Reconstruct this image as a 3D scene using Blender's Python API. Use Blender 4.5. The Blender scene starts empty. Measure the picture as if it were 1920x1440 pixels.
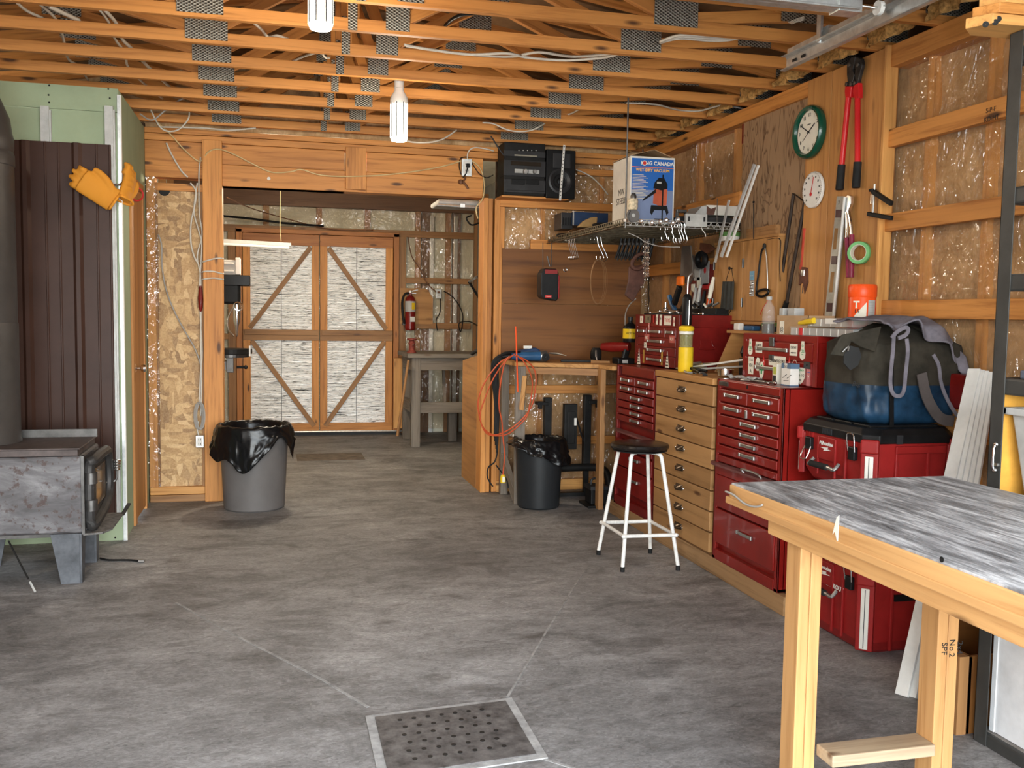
import bpy, bmesh, math, random
from mathutils import Vector, Matrix, noise, Euler
SC = bpy.context.scene
COL = SC.collection
RND = random.Random(7)
V = Vector
PI = math.pi
# ------------------------------------------------------------------ camera frame (1920x1440)
F, CX, CY, H = 1780.0, 960.0, 720.0, 1.5
AY = V((510 - CX, 582 - CY, F)).normalized()
AZ = V((-367, 23900, F)).normalized(); AZ = (AZ - AZ.dot(AY) * AY).normalized()
AX = AZ.cross(AY)
if AX.x < 0: AX = -AX
UP = -AZ
def at(px, py, x=None, y=None, z=None):
    """world point seen at pixel px,py lying on the plane x=, y= or z="""
    c = V(((px - CX) / F, (py - CY) / F, 1))
    r = V((c.dot(AX), c.dot(AY), c.dot(UP)))
    t = x / r.x if x is not None else (y / r.y if y is not None else (z - H) / r.z)
    return V((r.x * t, r.y * t, H + r.z * t))
def proj(p):
    q = V((p[0], p[1], p[2] - H))
    c = [AX[i] * q.x + AY[i] * q.y + UP[i] * q.z for i in range(3)]
    return CX + F * c[0] / c[2], CY + F * c[1] / c[2]

# ------------------------------------------------------------------ mesh builder
class MB:
    def __init__(s): s.v = []; s.f = []; s.g = []; s.m = []
    def off(s): return V((RND.uniform(0, 50), RND.uniform(0, 50), RND.uniform(0, 50)))
    def add(s, vs, fs, gs=None, m=0):
        n = len(s.v); s.v += [V(v) for v in vs]
        s.f += [tuple(n + i for i in f) for f in fs]
        s.m += [m] * len(fs)
        s.g += ([V(g) for g in gs] if gs else [V(v) for v in vs])
        return s
    def obox(s, c, size, R=None, m=0, ax=None, taper=None):
        c = V(c); h = V(size) / 2; R = R or Matrix.Identity(3)
        loc = [V((i * h.x, j * h.y, k * h.z)) for i in (-1, 1) for j in (-1, 1) for k in (-1, 1)]
        if taper:
            loc = [V((l.x * (taper if l.z < 0 else 1), l.y * (taper if l.z < 0 else 1), l.z)) for l in loc]
        if ax is None: ax = max(range(3), key=lambda i: size[i])
        o = s.off(); oth = [i for i in range(3) if i != ax]
        gs = [V((l[ax], l[oth[0]], l[oth[1]])) + o for l in loc]
        fs = [(0, 1, 3, 2), (4, 6, 7, 5), (0, 4, 5, 1), (2, 3, 7, 6), (0, 2, 6, 4), (1, 5, 7, 3)]
        return s.add([c + R @ l for l in loc], fs, gs, m)
    def box(s, x0, x1, y0, y1, z0, z1, m=0, ax=None):
        return s.obox(((x0 + x1) / 2, (y0 + y1) / 2, (z0 + z1) / 2), (abs(x1 - x0), abs(y1 - y0), abs(z1 - z0)), None, m, ax)
    def beam(s, a, b, w, h, up=(0, 0, 1), m=0):
        a, b = V(a), V(b); d = (b - a); L = d.length; d.normalize()
        u = V(up); sd = d.cross(u)
        if sd.length < 1e-4: sd = d.cross(V((1, 0, 0)))
        sd.normalize(); u = sd.cross(d)
        R = Matrix((d, sd, u)).transposed()
        return s.obox((a + b) / 2, (L, w, h), R, m, 0)
    def tube(s, pts, r, n=8, m=0, closed=False, cap=True, smooth=0):
        pts = [V(p) for p in pts]
        if smooth: pts = catmull(pts, smooth, closed)
        N = len(pts); rr = r if isinstance(r, (list, tuple)) else [r] * N
        if len(rr) != N: rr = [rr[0] + (rr[-1] - rr[0]) * i / (N - 1) for i in range(N)]
        prev = None; vs = []; gs = []; L = 0; o = s.off()
        for i in range(N):
            if closed: t = pts[(i + 1) % N] - pts[i - 1]
            else: t = pts[min(i + 1, N - 1)] - pts[max(i - 1, 0)]
            if t.length < 1e-9: t = V((0, 0, 1))
            t.normalize()
            if prev is None:
                a = V((0, 0, 1)) if abs(t.z) < .9 else V((1, 0, 0)); nn = t.cross(a).normalized()
            else:
                nn = (prev - prev.dot(t) * t)
                if nn.length < 1e-6: nn = t.orthogonal()
                nn.normalize()
            prev = nn; b = t.cross(nn)
            if i: L += (pts[i] - pts[i - 1]).length
            for k in range(n):
                an = 2 * PI * k / n; q = nn * math.cos(an) * rr[i] + b * math.sin(an) * rr[i]
                vs.append(pts[i] + q); gs.append(o + V((L, math.cos(an) * rr[i], math.sin(an) * rr[i])))
        fs = []
        for i in range(N if closed else N - 1):
            j = (i + 1) % N
            for k in range(n):
                l = (k + 1) % n; fs.append((i * n + k, i * n + l, j * n + l, j * n + k))
        if cap and not closed:
            fs.append(tuple(range(n))[::-1]); fs.append(tuple((N - 1) * n + k for k in range(n)))
        return s.add(vs, fs, gs, m)
    def cyl(s, a, b, r, r2=None, n=20, m=0):
        return s.tube([a, b], [r, r if r2 is None else r2], n, m)
    def lathe(s, prof, c, axis=(0, 0, 1), n=28, m=0, cap=True, arc=1.0, sx=1, sy=1):
        """prof = [(r,h)...] along axis from c"""
        w = V(axis).normalized(); u = w.orthogonal().normalized() if abs(w.z) < .99 else V((1, 0, 0)); v = w.cross(u)
        vs = []; fs = []; N = len(prof)
        for r, h in prof:
            for k in range(n):
                an = 2 * PI * k / n
                vs.append(V(c) + w * h + u * math.cos(an) * r * sx + v * math.sin(an) * r * sy)
        for i in range(N - 1):
            for k in range(n):
                l = (k + 1) % n; fs.append((i * n + k, i * n + l, (i + 1) * n + l, (i + 1) * n + k))
        if cap:
            fs.append(tuple(range(n))[::-1]); fs.append(tuple((N - 1) * n + k for k in range(n)))
        return s.add(vs, fs, None, m)
    def prism(s, poly, a, u, v, d, m=0):
        """2D poly placed at a with axes u,v extruded by vector d"""
        a, u, v, d = V(a), V(u), V(v), V(d); n = len(poly)
        vs = [a + u * p[0] + v * p[1] for p in poly]; vs += [q + d for q in vs]
        fs = [tuple(range(n))[::-1], tuple(range(n, 2 * n))] + [(i, (i + 1) % n, n + (i + 1) % n, n + i) for i in range(n)]
        o = s.off(); gs = [o + V((p[0], p[1], 0)) for p in poly] + [o + V((p[0], p[1], d.length)) for p in poly]
        return s.add(vs, fs, gs, m)
    def grid(s, fn, nu, nv, m=0, closed_u=False):
        vs = []; gs = []
        for j in range(nv + 1):
            for i in range(nu + (0 if closed_u else 1)):
                vs.append(V(fn(i / nu, j / nv)))
        w = nu if closed_u else nu + 1; fs = []
        for j in range(nv):
            for i in range(nu):
                k = (i + 1) % w
                fs.append((j * w + i, j * w + k, (j + 1) * w + k, (j + 1) * w + i))
        return s.add(vs, fs, None, m)
    def ball(s, c, r, n=12, m=0, sc=(1, 1, 1)):
        prof = [(math.sin(PI * i / n) * r, -math.cos(PI * i / n) * r) for i in range(n + 1)]
        k = len(s.v); s.lathe([(max(p, 1e-4), h) for p, h in prof], (0, 0, 0), n=n * 2, m=m, cap=False)
        for i in range(k, len(s.v)):
            q = s.v[i]; s.v[i] = V(c) + V((q.x * sc[0], q.y * sc[1], q.z * sc[2])); s.g[i] = s.v[i]
        return s
    def torus(s, c, R, r, axis=(0, 0, 1), n=28, m=0, k=8, sx=1, sy=1):
        w = V(axis).normalized(); u = w.orthogonal().normalized(); v = w.cross(u)
        return s.tube([V(c) + u * math.cos(2 * PI * i / n) * R * sx + v * math.sin(2 * PI * i / n) * R * sy for i in range(n)], r, k, m, closed=True)
    def build(s, name, mats, parent=None, bev=0, smooth=False, sub=0, origin=None, solid=0, ang=35, seg=2):
        me = bpy.data.meshes.new(name)
        if parent is not None: o0 = WORLD[parent.name]
        elif origin is not None: o0 = V(origin)
        else:
            lo = [min(v[i] for v in s.v) for i in range(3)]; hi = [max(v[i] for v in s.v) for i in range(3)]
            o0 = V(((lo[0] + hi[0]) / 2, (lo[1] + hi[1]) / 2, lo[2]))
        me.from_pydata([tuple(v - o0) for v in s.v], [], s.f)
        bm = bmesh.new(); bm.from_mesh(me); bmesh.ops.recalc_face_normals(bm, faces=bm.faces); bm.to_mesh(me); bm.free()
        a = me.attributes.new('gc', 'FLOAT_VECTOR', 'POINT')
        a.data.foreach_set('vector', [c for g in s.g for c in g])
        if not isinstance(mats, (list, tuple)): mats = [mats]
        for m in mats: me.materials.append(m)
        if len(mats) > 1: me.polygons.foreach_set('material_index', s.m)
        ob = bpy.data.objects.new(name, me); COL.objects.link(ob)
        if parent is not None: ob.parent = parent; WORLD[ob.name] = o0
        else: ob.location = o0; WORLD[ob.name] = o0
        if smooth:
            me.polygons.foreach_set('use_smooth', [True] * len(me.polygons))
            me.set_sharp_from_angle(angle=math.radians(ang))
        if solid: md = ob.modifiers.new('t', 'SOLIDIFY'); md.thickness = solid; md.offset = 0
        if bev: md = ob.modifiers.new('b', 'BEVEL'); md.width = bev; md.segments = seg; md.limit_method = 'ANGLE'
        if sub: md = ob.modifiers.new('s', 'SUBSURF'); md.levels = sub; md.render_levels = sub
        return ob
WORLD = {}
def catmull(p, k, closed=False):
    out = []; n = len(p)
    rng = range(n) if closed else range(n - 1)
    for i in rng:
        if closed: a, b, c, d = p[i - 1], p[i], p[(i + 1) % n], p[(i + 2) % n]
        else: a, b, c, d = p[max(i - 1, 0)], p[i], p[i + 1], p[min(i + 2, n - 1)]
        for j in range(k):
            t = j / k
            out.append(.5 * ((2 * b) + (c - a) * t + (2 * a - 5 * b + 4 * c - d) * t * t + (3 * b - a - 3 * c + d) * t ** 3))
    if not closed: out.append(p[-1])
    return out
def tag(o, label, cat, group=None):
    o['label'] = label; o['category'] = cat
    if group: o['group'] = group
    return o
def thing(name, label, cat, loc, group=None):
    o = bpy.data.objects.new(name, None); COL.objects.link(o); o.location = loc; o.empty_display_size = .05
    WORLD[o.name] = V(loc)
    return tag(o, label, cat, group)
def struct(o, label=None, cat=None):
    o['kind'] = 'structure'
    if label: o['label'] = label
    if cat: o['category'] = cat
    return o
def stroot(name, loc, label, cat):
    o = bpy.data.objects.new(name, None); COL.objects.link(o); o.location = loc; WORLD[o.name] = V(loc); return struct(o, label, cat)
def dup(root, loc, label=None, rot=None, scale=None):
    r = root.copy(); COL.objects.link(r); r.location = loc; WORLD[r.name] = V(loc)
    if label: r['label'] = label
    if rot is not None: r.rotation_euler = rot
    if scale is not None: r.scale = scale
    for ch in list(root.children):
        c = ch.copy(); COL.objects.link(c); c.parent = r
        for g in list(ch.children):
            d = g.copy(); COL.objects.link(d); d.parent = c
    return r
def text(body, c, u, v, size, mat, parent, name='lettering', ext=.0004, align='CENTER', shear=0, bold=0):
    """flat lettering centred at c, reading along u with up v"""
    cu = bpy.data.curves.new(name, 'FONT'); cu.body = body; cu.size = size; cu.extrude = ext; cu.align_x = align; cu.align_y = 'CENTER'; cu.shear = shear
    cu.offset = bold; cu.resolution_u = 3
    tmp = bpy.data.objects.new('tmp', cu); COL.objects.link(tmp)
    bpy.context.view_layer.update()
    me = bpy.data.meshes.new_from_object(tmp.evaluated_get(bpy.context.evaluated_depsgraph_get()))
    bpy.data.objects.remove(tmp); bpy.data.curves.remove(cu)
    u, v = V(u).normalized(), V(v).normalized(); w = u.cross(v)
    M = Matrix((u, v, w)).transposed().to_4x4(); base = WORLD[parent.name] if parent else V((0, 0, 0))
    M.translation = V(c) - base
    me.transform(M); me.materials.clear(); me.materials.append(mat)
    o = bpy.data.objects.new(name, me); COL.objects.link(o)
    if parent: o.parent = parent; WORLD[o.name] = base
    return o
def skin(name, pts, edges, rad, mat, parent, sub=2):
    me = bpy.data.meshes.new(name); b = WORLD[parent.name] if parent else V(pts[0])
    bm = bmesh.new(); ly = bm.verts.layers.skin.verify(); vv = []
    for i, p in enumerate(pts):
        q = bm.verts.new(V(p) - b); r = rad[i]; q[ly].radius = (r, r) if not isinstance(r, tuple) else r; q[ly].use_root = (i == 0); vv.append(q)
    for e in edges: bm.edges.new((vv[e[0]], vv[e[1]]))
    bm.to_mesh(me); bm.free(); me.materials.append(mat)
    o = bpy.data.objects.new(name, me); COL.objects.link(o)
    if parent: o.parent = parent; WORLD[o.name] = b
    else: o.location = b; WORLD[o.name] = b
    md = o.modifiers.new('k', 'SKIN'); md.use_smooth_shade = True
    md2 = o.modifiers.new('s', 'SUBSURF'); md2.levels = sub; md2.render_levels = sub
    return o
def nz(x, y=0, z=0): return noise.noise(V((x, y, z)))
# ------------------------------------------------------------------ materials
_mc = {}
def newmat(name):
    m = bpy.data.materials.new(name); m.use_nodes = True
    nt = m.node_tree; b = nt.nodes['Principled BSDF']; return m, nt, b
def nd(nt, t, **k):
    n = nt.nodes.new(t)
    for a, v in k.items():
        if a.startswith('i_'):
            key = a[2:]; n.inputs[int(key) if key.isdigit() else key.replace('_', ' ')].default_value = v
        else: setattr(n, a, v)
    return n
def lk(nt, a, b): nt.links.new(a, b)
def ramp(nt, src, stops):
    r = nt.nodes.new('ShaderNodeValToRGB'); e = r.color_ramp.elements
    while len(e) < len(stops): e.new(.5)
    for i, (p, c) in enumerate(stops): e[i].position = p; e[i].color = (*c, 1)
    lk(nt, src, r.inputs[0]); return r.outputs[0]
def coords(nt, scale=(1, 1, 1), kind='gc', rot=(0, 0, 0)):
    if kind == 'gc': a = nd(nt, 'ShaderNodeAttribute', attribute_name='gc').outputs['Vector']
    else: a = nd(nt, 'ShaderNodeTexCoord').outputs[kind]
    mp = nd(nt, 'ShaderNodeMapping'); mp.inputs['Scale'].default_value = scale; mp.inputs['Rotation'].default_value = rot
    lk(nt, a, mp.inputs[0]); return mp.outputs[0]
def noi(nt, vec, s, d=4, r=.6, dist=0):
    n = nd(nt, 'ShaderNodeTexNoise'); n.inputs['Scale'].default_value = s; n.inputs['Detail'].default_value = d
    n.inputs['Roughness'].default_value = r; n.inputs['Distortion'].default_value = dist
    lk(nt, vec, n.inputs['Vector']); return n.outputs['Fac']
def mixc(nt, f, a, b, mode='MIX'):
    m = nd(nt, 'ShaderNodeMix', data_type='RGBA', blend_type=mode)
    for s, v in ((m.inputs['Factor'], f), (m.inputs['A'], a), (m.inputs['B'], b)):
        if hasattr(v, 'is_linked') or hasattr(v, 'links'): lk(nt, v, s)
        elif isinstance(v, (int, float)): s.default_value = v
        else: s.default_value = (*v, 1)
    return m.outputs['Result']
def math_(nt, op, a, b=None):
    m = nd(nt, 'ShaderNodeMath', operation=op)
    for i, v in enumerate((a, b)):
        if v is None: continue
        if isinstance(v, (int, float)): m.inputs[i].default_value = v
        else: lk(nt, v, m.inputs[i])
    return m.outputs[0]
def bump(nt, b, h, st, d=.01):
    n = nd(nt, 'ShaderNodeBump'); n.inputs['Strength'].default_value = st; n.inputs['Distance'].default_value = d
    lk(nt, h, n.inputs['Height']); lk(nt, n.outputs[0], b.inputs['Normal'])
def plain(name, c, r=.5, metal=0, spec=.3, dirt=.12, coat=0, scale=9, trans=0, alpha=1, ior=1.45):
    """a coat of paint / plastic / metal with slight mottling and wear"""
    if name in _mc: return _mc[name]
    m, nt, b = newmat(name); vec = coords(nt, (1, 1, 1))
    f = noi(nt, vec, scale, 5, .65)
    dk = tuple(x * (1 - 2.2 * dirt) for x in c); lt = tuple(min(1, x * (1 + dirt) + .006 * dirt) for x in c)
    lk(nt, ramp(nt, f, [(.3, dk), (.65, lt)]), b.inputs['Base Color'])
    b.inputs['Roughness'].default_value = r; b.inputs['Metallic'].default_value = metal
    b.inputs['Specular IOR Level'].default_value = spec; b.inputs['Coat Weight'].default_value = coat
    b.inputs['Transmission Weight'].default_value = trans; b.inputs['Alpha'].default_value = alpha; b.inputs['IOR'].default_value = ior
    bump(nt, b, noi(nt, vec, scale * 6, 3), .08, .002)
    _mc[name] = m; return m
def wood(name, lt, dk, knot=(.09, .035, .012), r=.55, gs=1.0, kn=1.0, dirty=None):
    if name in _mc: return _mc[name]
    m, nt, b = newmat(name)
    v1 = coords(nt, (1.3 * gs, 26 * gs, 26 * gs)); f1 = noi(nt, v1, 1.6, 5, .6, .35)
    v2 = coords(nt, (.5, 4, 4)); f2 = noi(nt, v2, 1.3, 3, .5)
    col = ramp(nt, f1, [(.25, dk), (.5, lt), (.75, tuple(min(1, x * 1.12) for x in lt))])
    tone = ramp(nt, f2, [(.25, (.72, .66, .62)), (.7, (1.1, 1.08, 1.05))])
    col = mixc(nt, 1.0, col, tone, 'MULTIPLY')
    vo = nd(nt, 'ShaderNodeTexVoronoi'); vo.inputs['Scale'].default_value = 1.0; lk(nt, coords(nt, (2.6, 9, 9)), vo.inputs['Vector'])
    kf = ramp(nt, vo.outputs['Distance'], [(.07, (1, 1, 1)), (.16, (0, 0, 0))])
    if kn: col = mixc(nt, math_(nt, 'MULTIPLY', kf, .8 * kn), col, knot)
    if dirty:
        df = noi(nt, coords(nt, (3, 9, 9)), 1.5, 5, .7)
        col = mixc(nt, math_(nt, 'MULTIPLY', ramp(nt, df, [(.42, (0, 0, 0)), (.62, (1, 1, 1))]), .75), col, dirty)
    lk(nt, col, b.inputs['Base Color']); b.inputs['Roughness'].default_value = r
    b.inputs['Specular IOR Level'].default_value = .35
    bump(nt, b, f1, .25, .003); _mc[name] = m; return m
PINE = wood('pine_lumber', (.60, .265, .068), (.33, .115, .024), kn=1.3)
PINEY = wood('pale_pine', (.66, .34, .105), (.42, .18, .045))
PINED = wood('aged_pine', (.33, .17, .065), (.2, .095, .034))
FIR = wood('reddish_fir', (.42, .17, .05), (.27, .09, .026))
BENCHW = wood('varnished_bench_pine', (.56, .315, .125), (.40, .19, .062), kn=.9)
GREYW = wood('weathered_wood', (.22, .195, .165), (.11, .095, .08), kn=.6, r=.8)
OLDPLY = wood('old_plywood_fir', (.215, .088, .022), (.095, .034, .009), gs=.5, kn=.25)  # base colour darkened to carry the shade of the bench recess
CABW = wood('shellacked_plywood', (.44, .225, .075), (.30, .135, .038), gs=.55, kn=.5)
DRAWW = wood('spruce_drawer_plywood', (.39, .215, .085), (.24, .12, .04), gs=.45, kn=1.2)
PLINTH = wood('dusty_fir_plinth', (.33, .2, .095), (.18, .10, .042), kn=.8, r=.8)
DOORW = wood('orange_door_veneer', (.55, .26, .085), (.45, .19, .055), kn=.1, gs=.5)
BROWNBEAM = wood('dark_stained_beam', (.16, .085, .045), (.09, .045, .022))
def plyface(name, lt, dk):
    """rotary-cut plywood: wavy contour grain"""
    m, nt, b = newmat(name); v = coords(nt, (1, 1, 1))
    n1 = noi(nt, coords(nt, (1.6, 5.5, 5.5)), 1.2, 3, .5, .4)
    w = math_(nt, 'FRACT', math_(nt, 'MULTIPLY', n1, 11.0))
    f2 = noi(nt, coords(nt, (2, 30, 30)), 2, 3)
    c = ramp(nt, w, [(0, dk), (.22, lt), (.9, lt), (1, dk)])
    c = mixc(nt, .12, c, ramp(nt, f2, [(.3, dk), (.7, lt)]))
    lk(nt, c, b.inputs['Base Color']); b.inputs['Roughness'].default_value = .7; bump(nt, b, f2, .2, .002); return m
PLYC = plyface('rotary_plywood', (.33, .205, .11), (.12, .06, .025))
PLYO = plyface('varnished_plywood_sheet', (.50, .26, .085), (.33, .15, .045))
def osb():
    m, nt, b = newmat('oriented_strand_board'); cols = []; hs = []
    for i, (rot, sc) in enumerate((((0, .3, 0), (11, 30, 30)), ((0, 1.2, 0), (28, 40, 9)), ((0, 2.2, 0), (12, 40, 34)), ((0, 2.8, 0), (30, 40, 10)))):
        vec = coords(nt, sc, 'Object', rot)
        mx = nd(nt, 'ShaderNodeMapping'); lk(nt, vec, mx.inputs[0]); mx.inputs['Scale'].default_value = (1, 0.001, 1)
        vo = nd(nt, 'ShaderNodeTexVoronoi'); vo.inputs['Scale'].default_value = 1; lk(nt, mx.outputs[0], vo.inputs['Vector'])
        sep = nd(nt, 'ShaderNodeSeparateColor'); lk(nt, vo.outputs['Color'], sep.inputs[0])
        cols.append(ramp(nt, sep.outputs[0], [(0, (.24, .12, .04)), (.35, (.42, .235, .085)), (.7, (.56, .34, .14)), (1, (.70, .47, .23))])); hs.append(sep.outputs[1])
    sel = coords(nt, (7, .001, 9), 'Object'); vs = nd(nt, 'ShaderNodeTexVoronoi'); vs.inputs['Scale'].default_value = 1; lk(nt, sel, vs.inputs['Vector'])
    sp = nd(nt, 'ShaderNodeSeparateColor'); lk(nt, vs.outputs['Color'], sp.inputs[0])
    c = mixc(nt, math_(nt, 'GREATER_THAN', sp.outputs[0], .5), cols[0], cols[1])
    c2 = mixc(nt, math_(nt, 'GREATER_THAN', sp.outputs[1], .5), cols[2], cols[3])
    c = mixc(nt, math_(nt, 'GREATER_THAN', sp.outputs[2], .5), c, c2)
    fine = noi(nt, coords(nt, (60, 60, 60), 'Object'), 1.5, 3)
    c = mixc(nt, .22, c, ramp(nt, fine, [(.35, (.25, .14, .06)), (.65, (.8, .6, .34))]))
    lk(nt, c, b.inputs['Base Color']); b.inputs['Roughness'].default_value = .6; bump(nt, b, hs[0], .25, .004); return m
OSB = osb()
def insul():
    m, nt, b = newmat('pink_brown_fibreglass'); v = coords(nt, (1, 1, 1), 'Object')
    f = noi(nt, v, 2.6, 6, .62, .6); g = noi(nt, coords(nt, (2.2, 2.2, 1), 'Object'), 9, 5, .7, 1.0)
    c = ramp(nt, f, [(.3, (.20, .105, .04)), (.5, (.48, .29, .125)), (.68, (.78, .53, .29))])
    c = mixc(nt, .35, c, ramp(nt, g, [(.3, (.22, .125, .055)), (.7, (.78, .56, .33))]))
    lk(nt, c, b.inputs['Base Color']); b.inputs['Roughness'].default_value = .9; bump(nt, b, g, .45, .012); return m
INSUL = insul()
def insulw():
    m, nt, b = newmat('pale_insulation_board'); v = coords(nt, (1, 1, 1), 'Object')
    f = noi(nt, v, 3, 5, .6, .3)
    lk(nt, ramp(nt, f, [(.3, (.55, .56, .46)), (.7, (.78, .79, .68))]), b.inputs['Base Color']); b.inputs['Roughness'].default_value = .85; return m
INSULW = insulw()
def film():
    m = bpy.data.materials.new('clear_vapour_barrier'); m.use_nodes = True; nt = m.node_tree; nt.nodes.clear()
    out = nd(nt, 'ShaderNodeOutputMaterial'); tr = nd(nt, 'ShaderNodeBsdfTransparent'); tr.inputs[0].default_value = (.97, .91, .83, 1)
    gl = nd(nt, 'ShaderNodeBsdfGlossy'); gl.inputs['Roughness'].default_value = .07; gl.inputs[0].default_value = (1, 1, 1, 1)
    df = nd(nt, 'ShaderNodeBsdfDiffuse'); df.inputs[0].default_value = (.72, .6, .45, 1)
    lw = nd(nt, 'ShaderNodeLayerWeight'); lw.inputs[0].default_value = .06
    v = coords(nt, (1, 1, 1), 'Object'); f1 = noi(nt, v, 3.2, 3, .45, 1.2); f2 = noi(nt, v, 14, 2, .4, 1.5)
    rid = math_(nt, 'ABSOLUTE', math_(nt, 'SUBTRACT', f1, .5))
    rg = math_(nt, 'MAXIMUM', math_(nt, 'SUBTRACT', 1.0, math_(nt, 'MULTIPLY', rid, 26.0)), 0.0)
    f3 = noi(nt, coords(nt, (1.0, 1.0, .55), 'Object', (.5, .3, 0)), 5.5, 2, .4, 2.0); rid3 = math_(nt, 'ABSOLUTE', math_(nt, 'SUBTRACT', f3, .5))
    rg3 = math_(nt, 'MAXIMUM', math_(nt, 'SUBTRACT', 1.0, math_(nt, 'MULTIPLY', rid3, 20.0)), 0.0)
    msk = ramp(nt, noi(nt, v, 1.7, 2, .5), [(.48, (.05, .05, .05)), (.62, (1, 1, 1))])
    hh = math_(nt, 'ADD', math_(nt, 'ADD', math_(nt, 'MULTIPLY', math_(nt, 'MULTIPLY', rg, msk), .7), math_(nt, 'MULTIPLY', math_(nt, 'MULTIPLY', rg3, msk), .45)), math_(nt, 'MULTIPLY', math_(nt, 'ADD', f1, math_(nt, 'MULTIPLY', f2, .22)), 1.7))
    bp = nd(nt, 'ShaderNodeBump'); bp.inputs['Strength'].default_value = 1; bp.inputs['Distance'].default_value = .05; lk(nt, hh, bp.inputs['Height'])
    lk(nt, bp.outputs[0], gl.inputs['Normal'])
    mx = nd(nt, 'ShaderNodeMixShader'); fac = math_(nt, 'ADD', math_(nt, 'MULTIPLY', lw.outputs['Fresnel'], .7), .09)
    lk(nt, fac, mx.inputs[0]); 
    m0 = nd(nt, 'ShaderNodeMixShader'); m0.inputs[0].default_value = .07; lk(nt, tr.outputs[0], m0.inputs[1]); lk(nt, df.outputs[0], m0.inputs[2])
    lk(nt, m0.outputs[0], mx.inputs[1]); lk(nt, gl.outputs[0], mx.inputs[2]); lk(nt, mx.outputs[0], out.inputs[0]); return m
FILM = film()
def foil():
    m, nt, b = newmat('bubble_foil'); v = coords(nt, (2.4, 1, 60), 'Object'); f = noi(nt, v, 1, 5, .7, .5)
    g = noi(nt, coords(nt, (9, 1, 120), 'Object'), 1, 4, .7, .2); h = noi(nt, coords(nt, (1.1, 1, 13), 'Object'), 1.2, 3, .6)
    st = ramp(nt, g, [(.38, (.03, .03, .028)), (.46, (.97, .97, .95))])
    st2 = ramp(nt, f, [(.36, (.08, .08, .075)), (.43, (1, 1, 1))])
    c = mixc(nt, 1, st, st2, 'MULTIPLY')  # dark streaks put the crinkle reflections into the foil's base colour
    lk(nt, c, b.inputs['Base Color']); b.inputs['Metallic'].default_value = .35; b.inputs['Roughness'].default_value = .38
    bump(nt, b, math_(nt, 'ADD', f, math_(nt, 'MULTIPLY', h, 3)), .55, .02); return m
FOIL = foil()
def concrete():
    m, nt, b = newmat('troweled_concrete'); O = 'Object'
    big = noi(nt, coords(nt, (1, 1, 1), O), .75, 4, .6, .4); mid = noi(nt, coords(nt, (1.1, 3.2, 1), O, (0, 0, .15)), 1.8, 8, .72, .8)
    fine = noi(nt, coords(nt, (7, 13, 1), O, (0, 0, -.35)), 4, 8, .78, 1.4); sp = noi(nt, coords(nt, (1, 1, 1), O), 90, 2, .5)
    c = ramp(nt, mid, [(.3, (.10, .096, .094)), (.45, (.20, .194, .191)), (.6, (.30, .293, .289)), (.75, (.43, .423, .418))])
    c = mixc(nt, .5, c, ramp(nt, fine, [(.36, (.06, .057, .055)), (.5, (.24, .234, .229)), (.66, (.45, .442, .436))]))
    c = mixc(nt, .8, c, ramp(nt, big, [(.3, (.5, .49, .48)), (.7, (1.3, 1.29, 1.28))]), 'MULTIPLY')
    blot = noi(nt, coords(nt, (1, 1.5, 1), O, (0, 0, .6)), 2.1, 7, .72, 1.1)
    c = mixc(nt, .75, c, ramp(nt, blot, [(.34, (.42, .41, .40)), (.5, (.95, .945, .94)), (.68, (1.35, 1.345, 1.34))]), 'MULTIPLY')
    sn = noi(nt, coords(nt, (1, 1.6, 1), O), 2.6, 5, .65, .6)
    c = mixc(nt, math_(nt, 'MULTIPLY', ramp(nt, sn, [(.58, (0, 0, 0)), (.72, (1, 1, 1))]), .6), c, (.06, .052, .046))
    c = mixc(nt, math_(nt, 'MULTIPLY', ramp(nt, sp, [(.72, (0, 0, 0)), (.78, (1, 1, 1))]), .5), c, (.55, .54, .52))
    sc2 = nd(nt, 'ShaderNodeSeparateXYZ'); lk(nt, coords(nt, (1, 1, 1), O), sc2.inputs[0])
    lk(nt, c, b.inputs['Base Color']); b.inputs['Roughness'].default_value = .62; b.inputs['Specular IOR Level'].default_value = .4
    bump(nt, b, math_(nt, 'ADD', fine, math_(nt, 'MULTIPLY', mid, .6)), .22, .006); return m
CONC = concrete()
CONCL = plain('pale_mortar', (.33, .32, .305), .85, dirt=.2, scale=14)
JOINT = plain('joint_filler', (.30, .29, .275), .85, dirt=.2, scale=20)
def worktop():
    m, nt, b = newmat('scarred_black_worktop'); f = noi(nt, coords(nt, (9, 1.2, 1), 'Object'), 3.5, 8, .75, .4); g = noi(nt, coords(nt, (1, 1, 1), 'Object'), 2.5, 5, .6)
    c = ramp(nt, f, [(.32, (.06, .06, .063)), (.48, (.24, .238, .24)), (.6, (.50, .495, .495)), (.74, (.8, .79, .78))])
    c = mixc(nt, .5, c, ramp(nt, g, [(.3, (.45, .45, .46)), (.7, (1.5, 1.48, 1.46))]), 'MULTIPLY')
    lk(nt, c, b.inputs['Base Color']); b.inputs['Roughness'].default_value = .5; bump(nt, b, f, .3, .003); return m
WTOP = worktop()
def stovem():
    m, nt, b = newmat('worn_stove_steel'); f = noi(nt, coords(nt, (1.2, 1, 3), 'Object', (0, .5, 0)), 2.6, 7, .65, .8); g = noi(nt, coords(nt, (1, 1, 1), 'Object'), 28, 3, .6)
    c = ramp(nt, f, [(.3, (.05, .045, .046)), (.5, (.11, .104, .107)), (.72, (.23, .222, .226))])
    c = mixc(nt, math_(nt, 'MULTIPLY', ramp(nt, g, [(.56, (0, 0, 0)), (.64, (1, 1, 1))]), .75), c, (.055, .03, .024))
    lk(nt, c, b.inputs['Base Color']); b.inputs['Roughness'].default_value = .5; b.inputs['Metallic'].default_value = .45; bump(nt, b, f, .15, .004); return m
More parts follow.
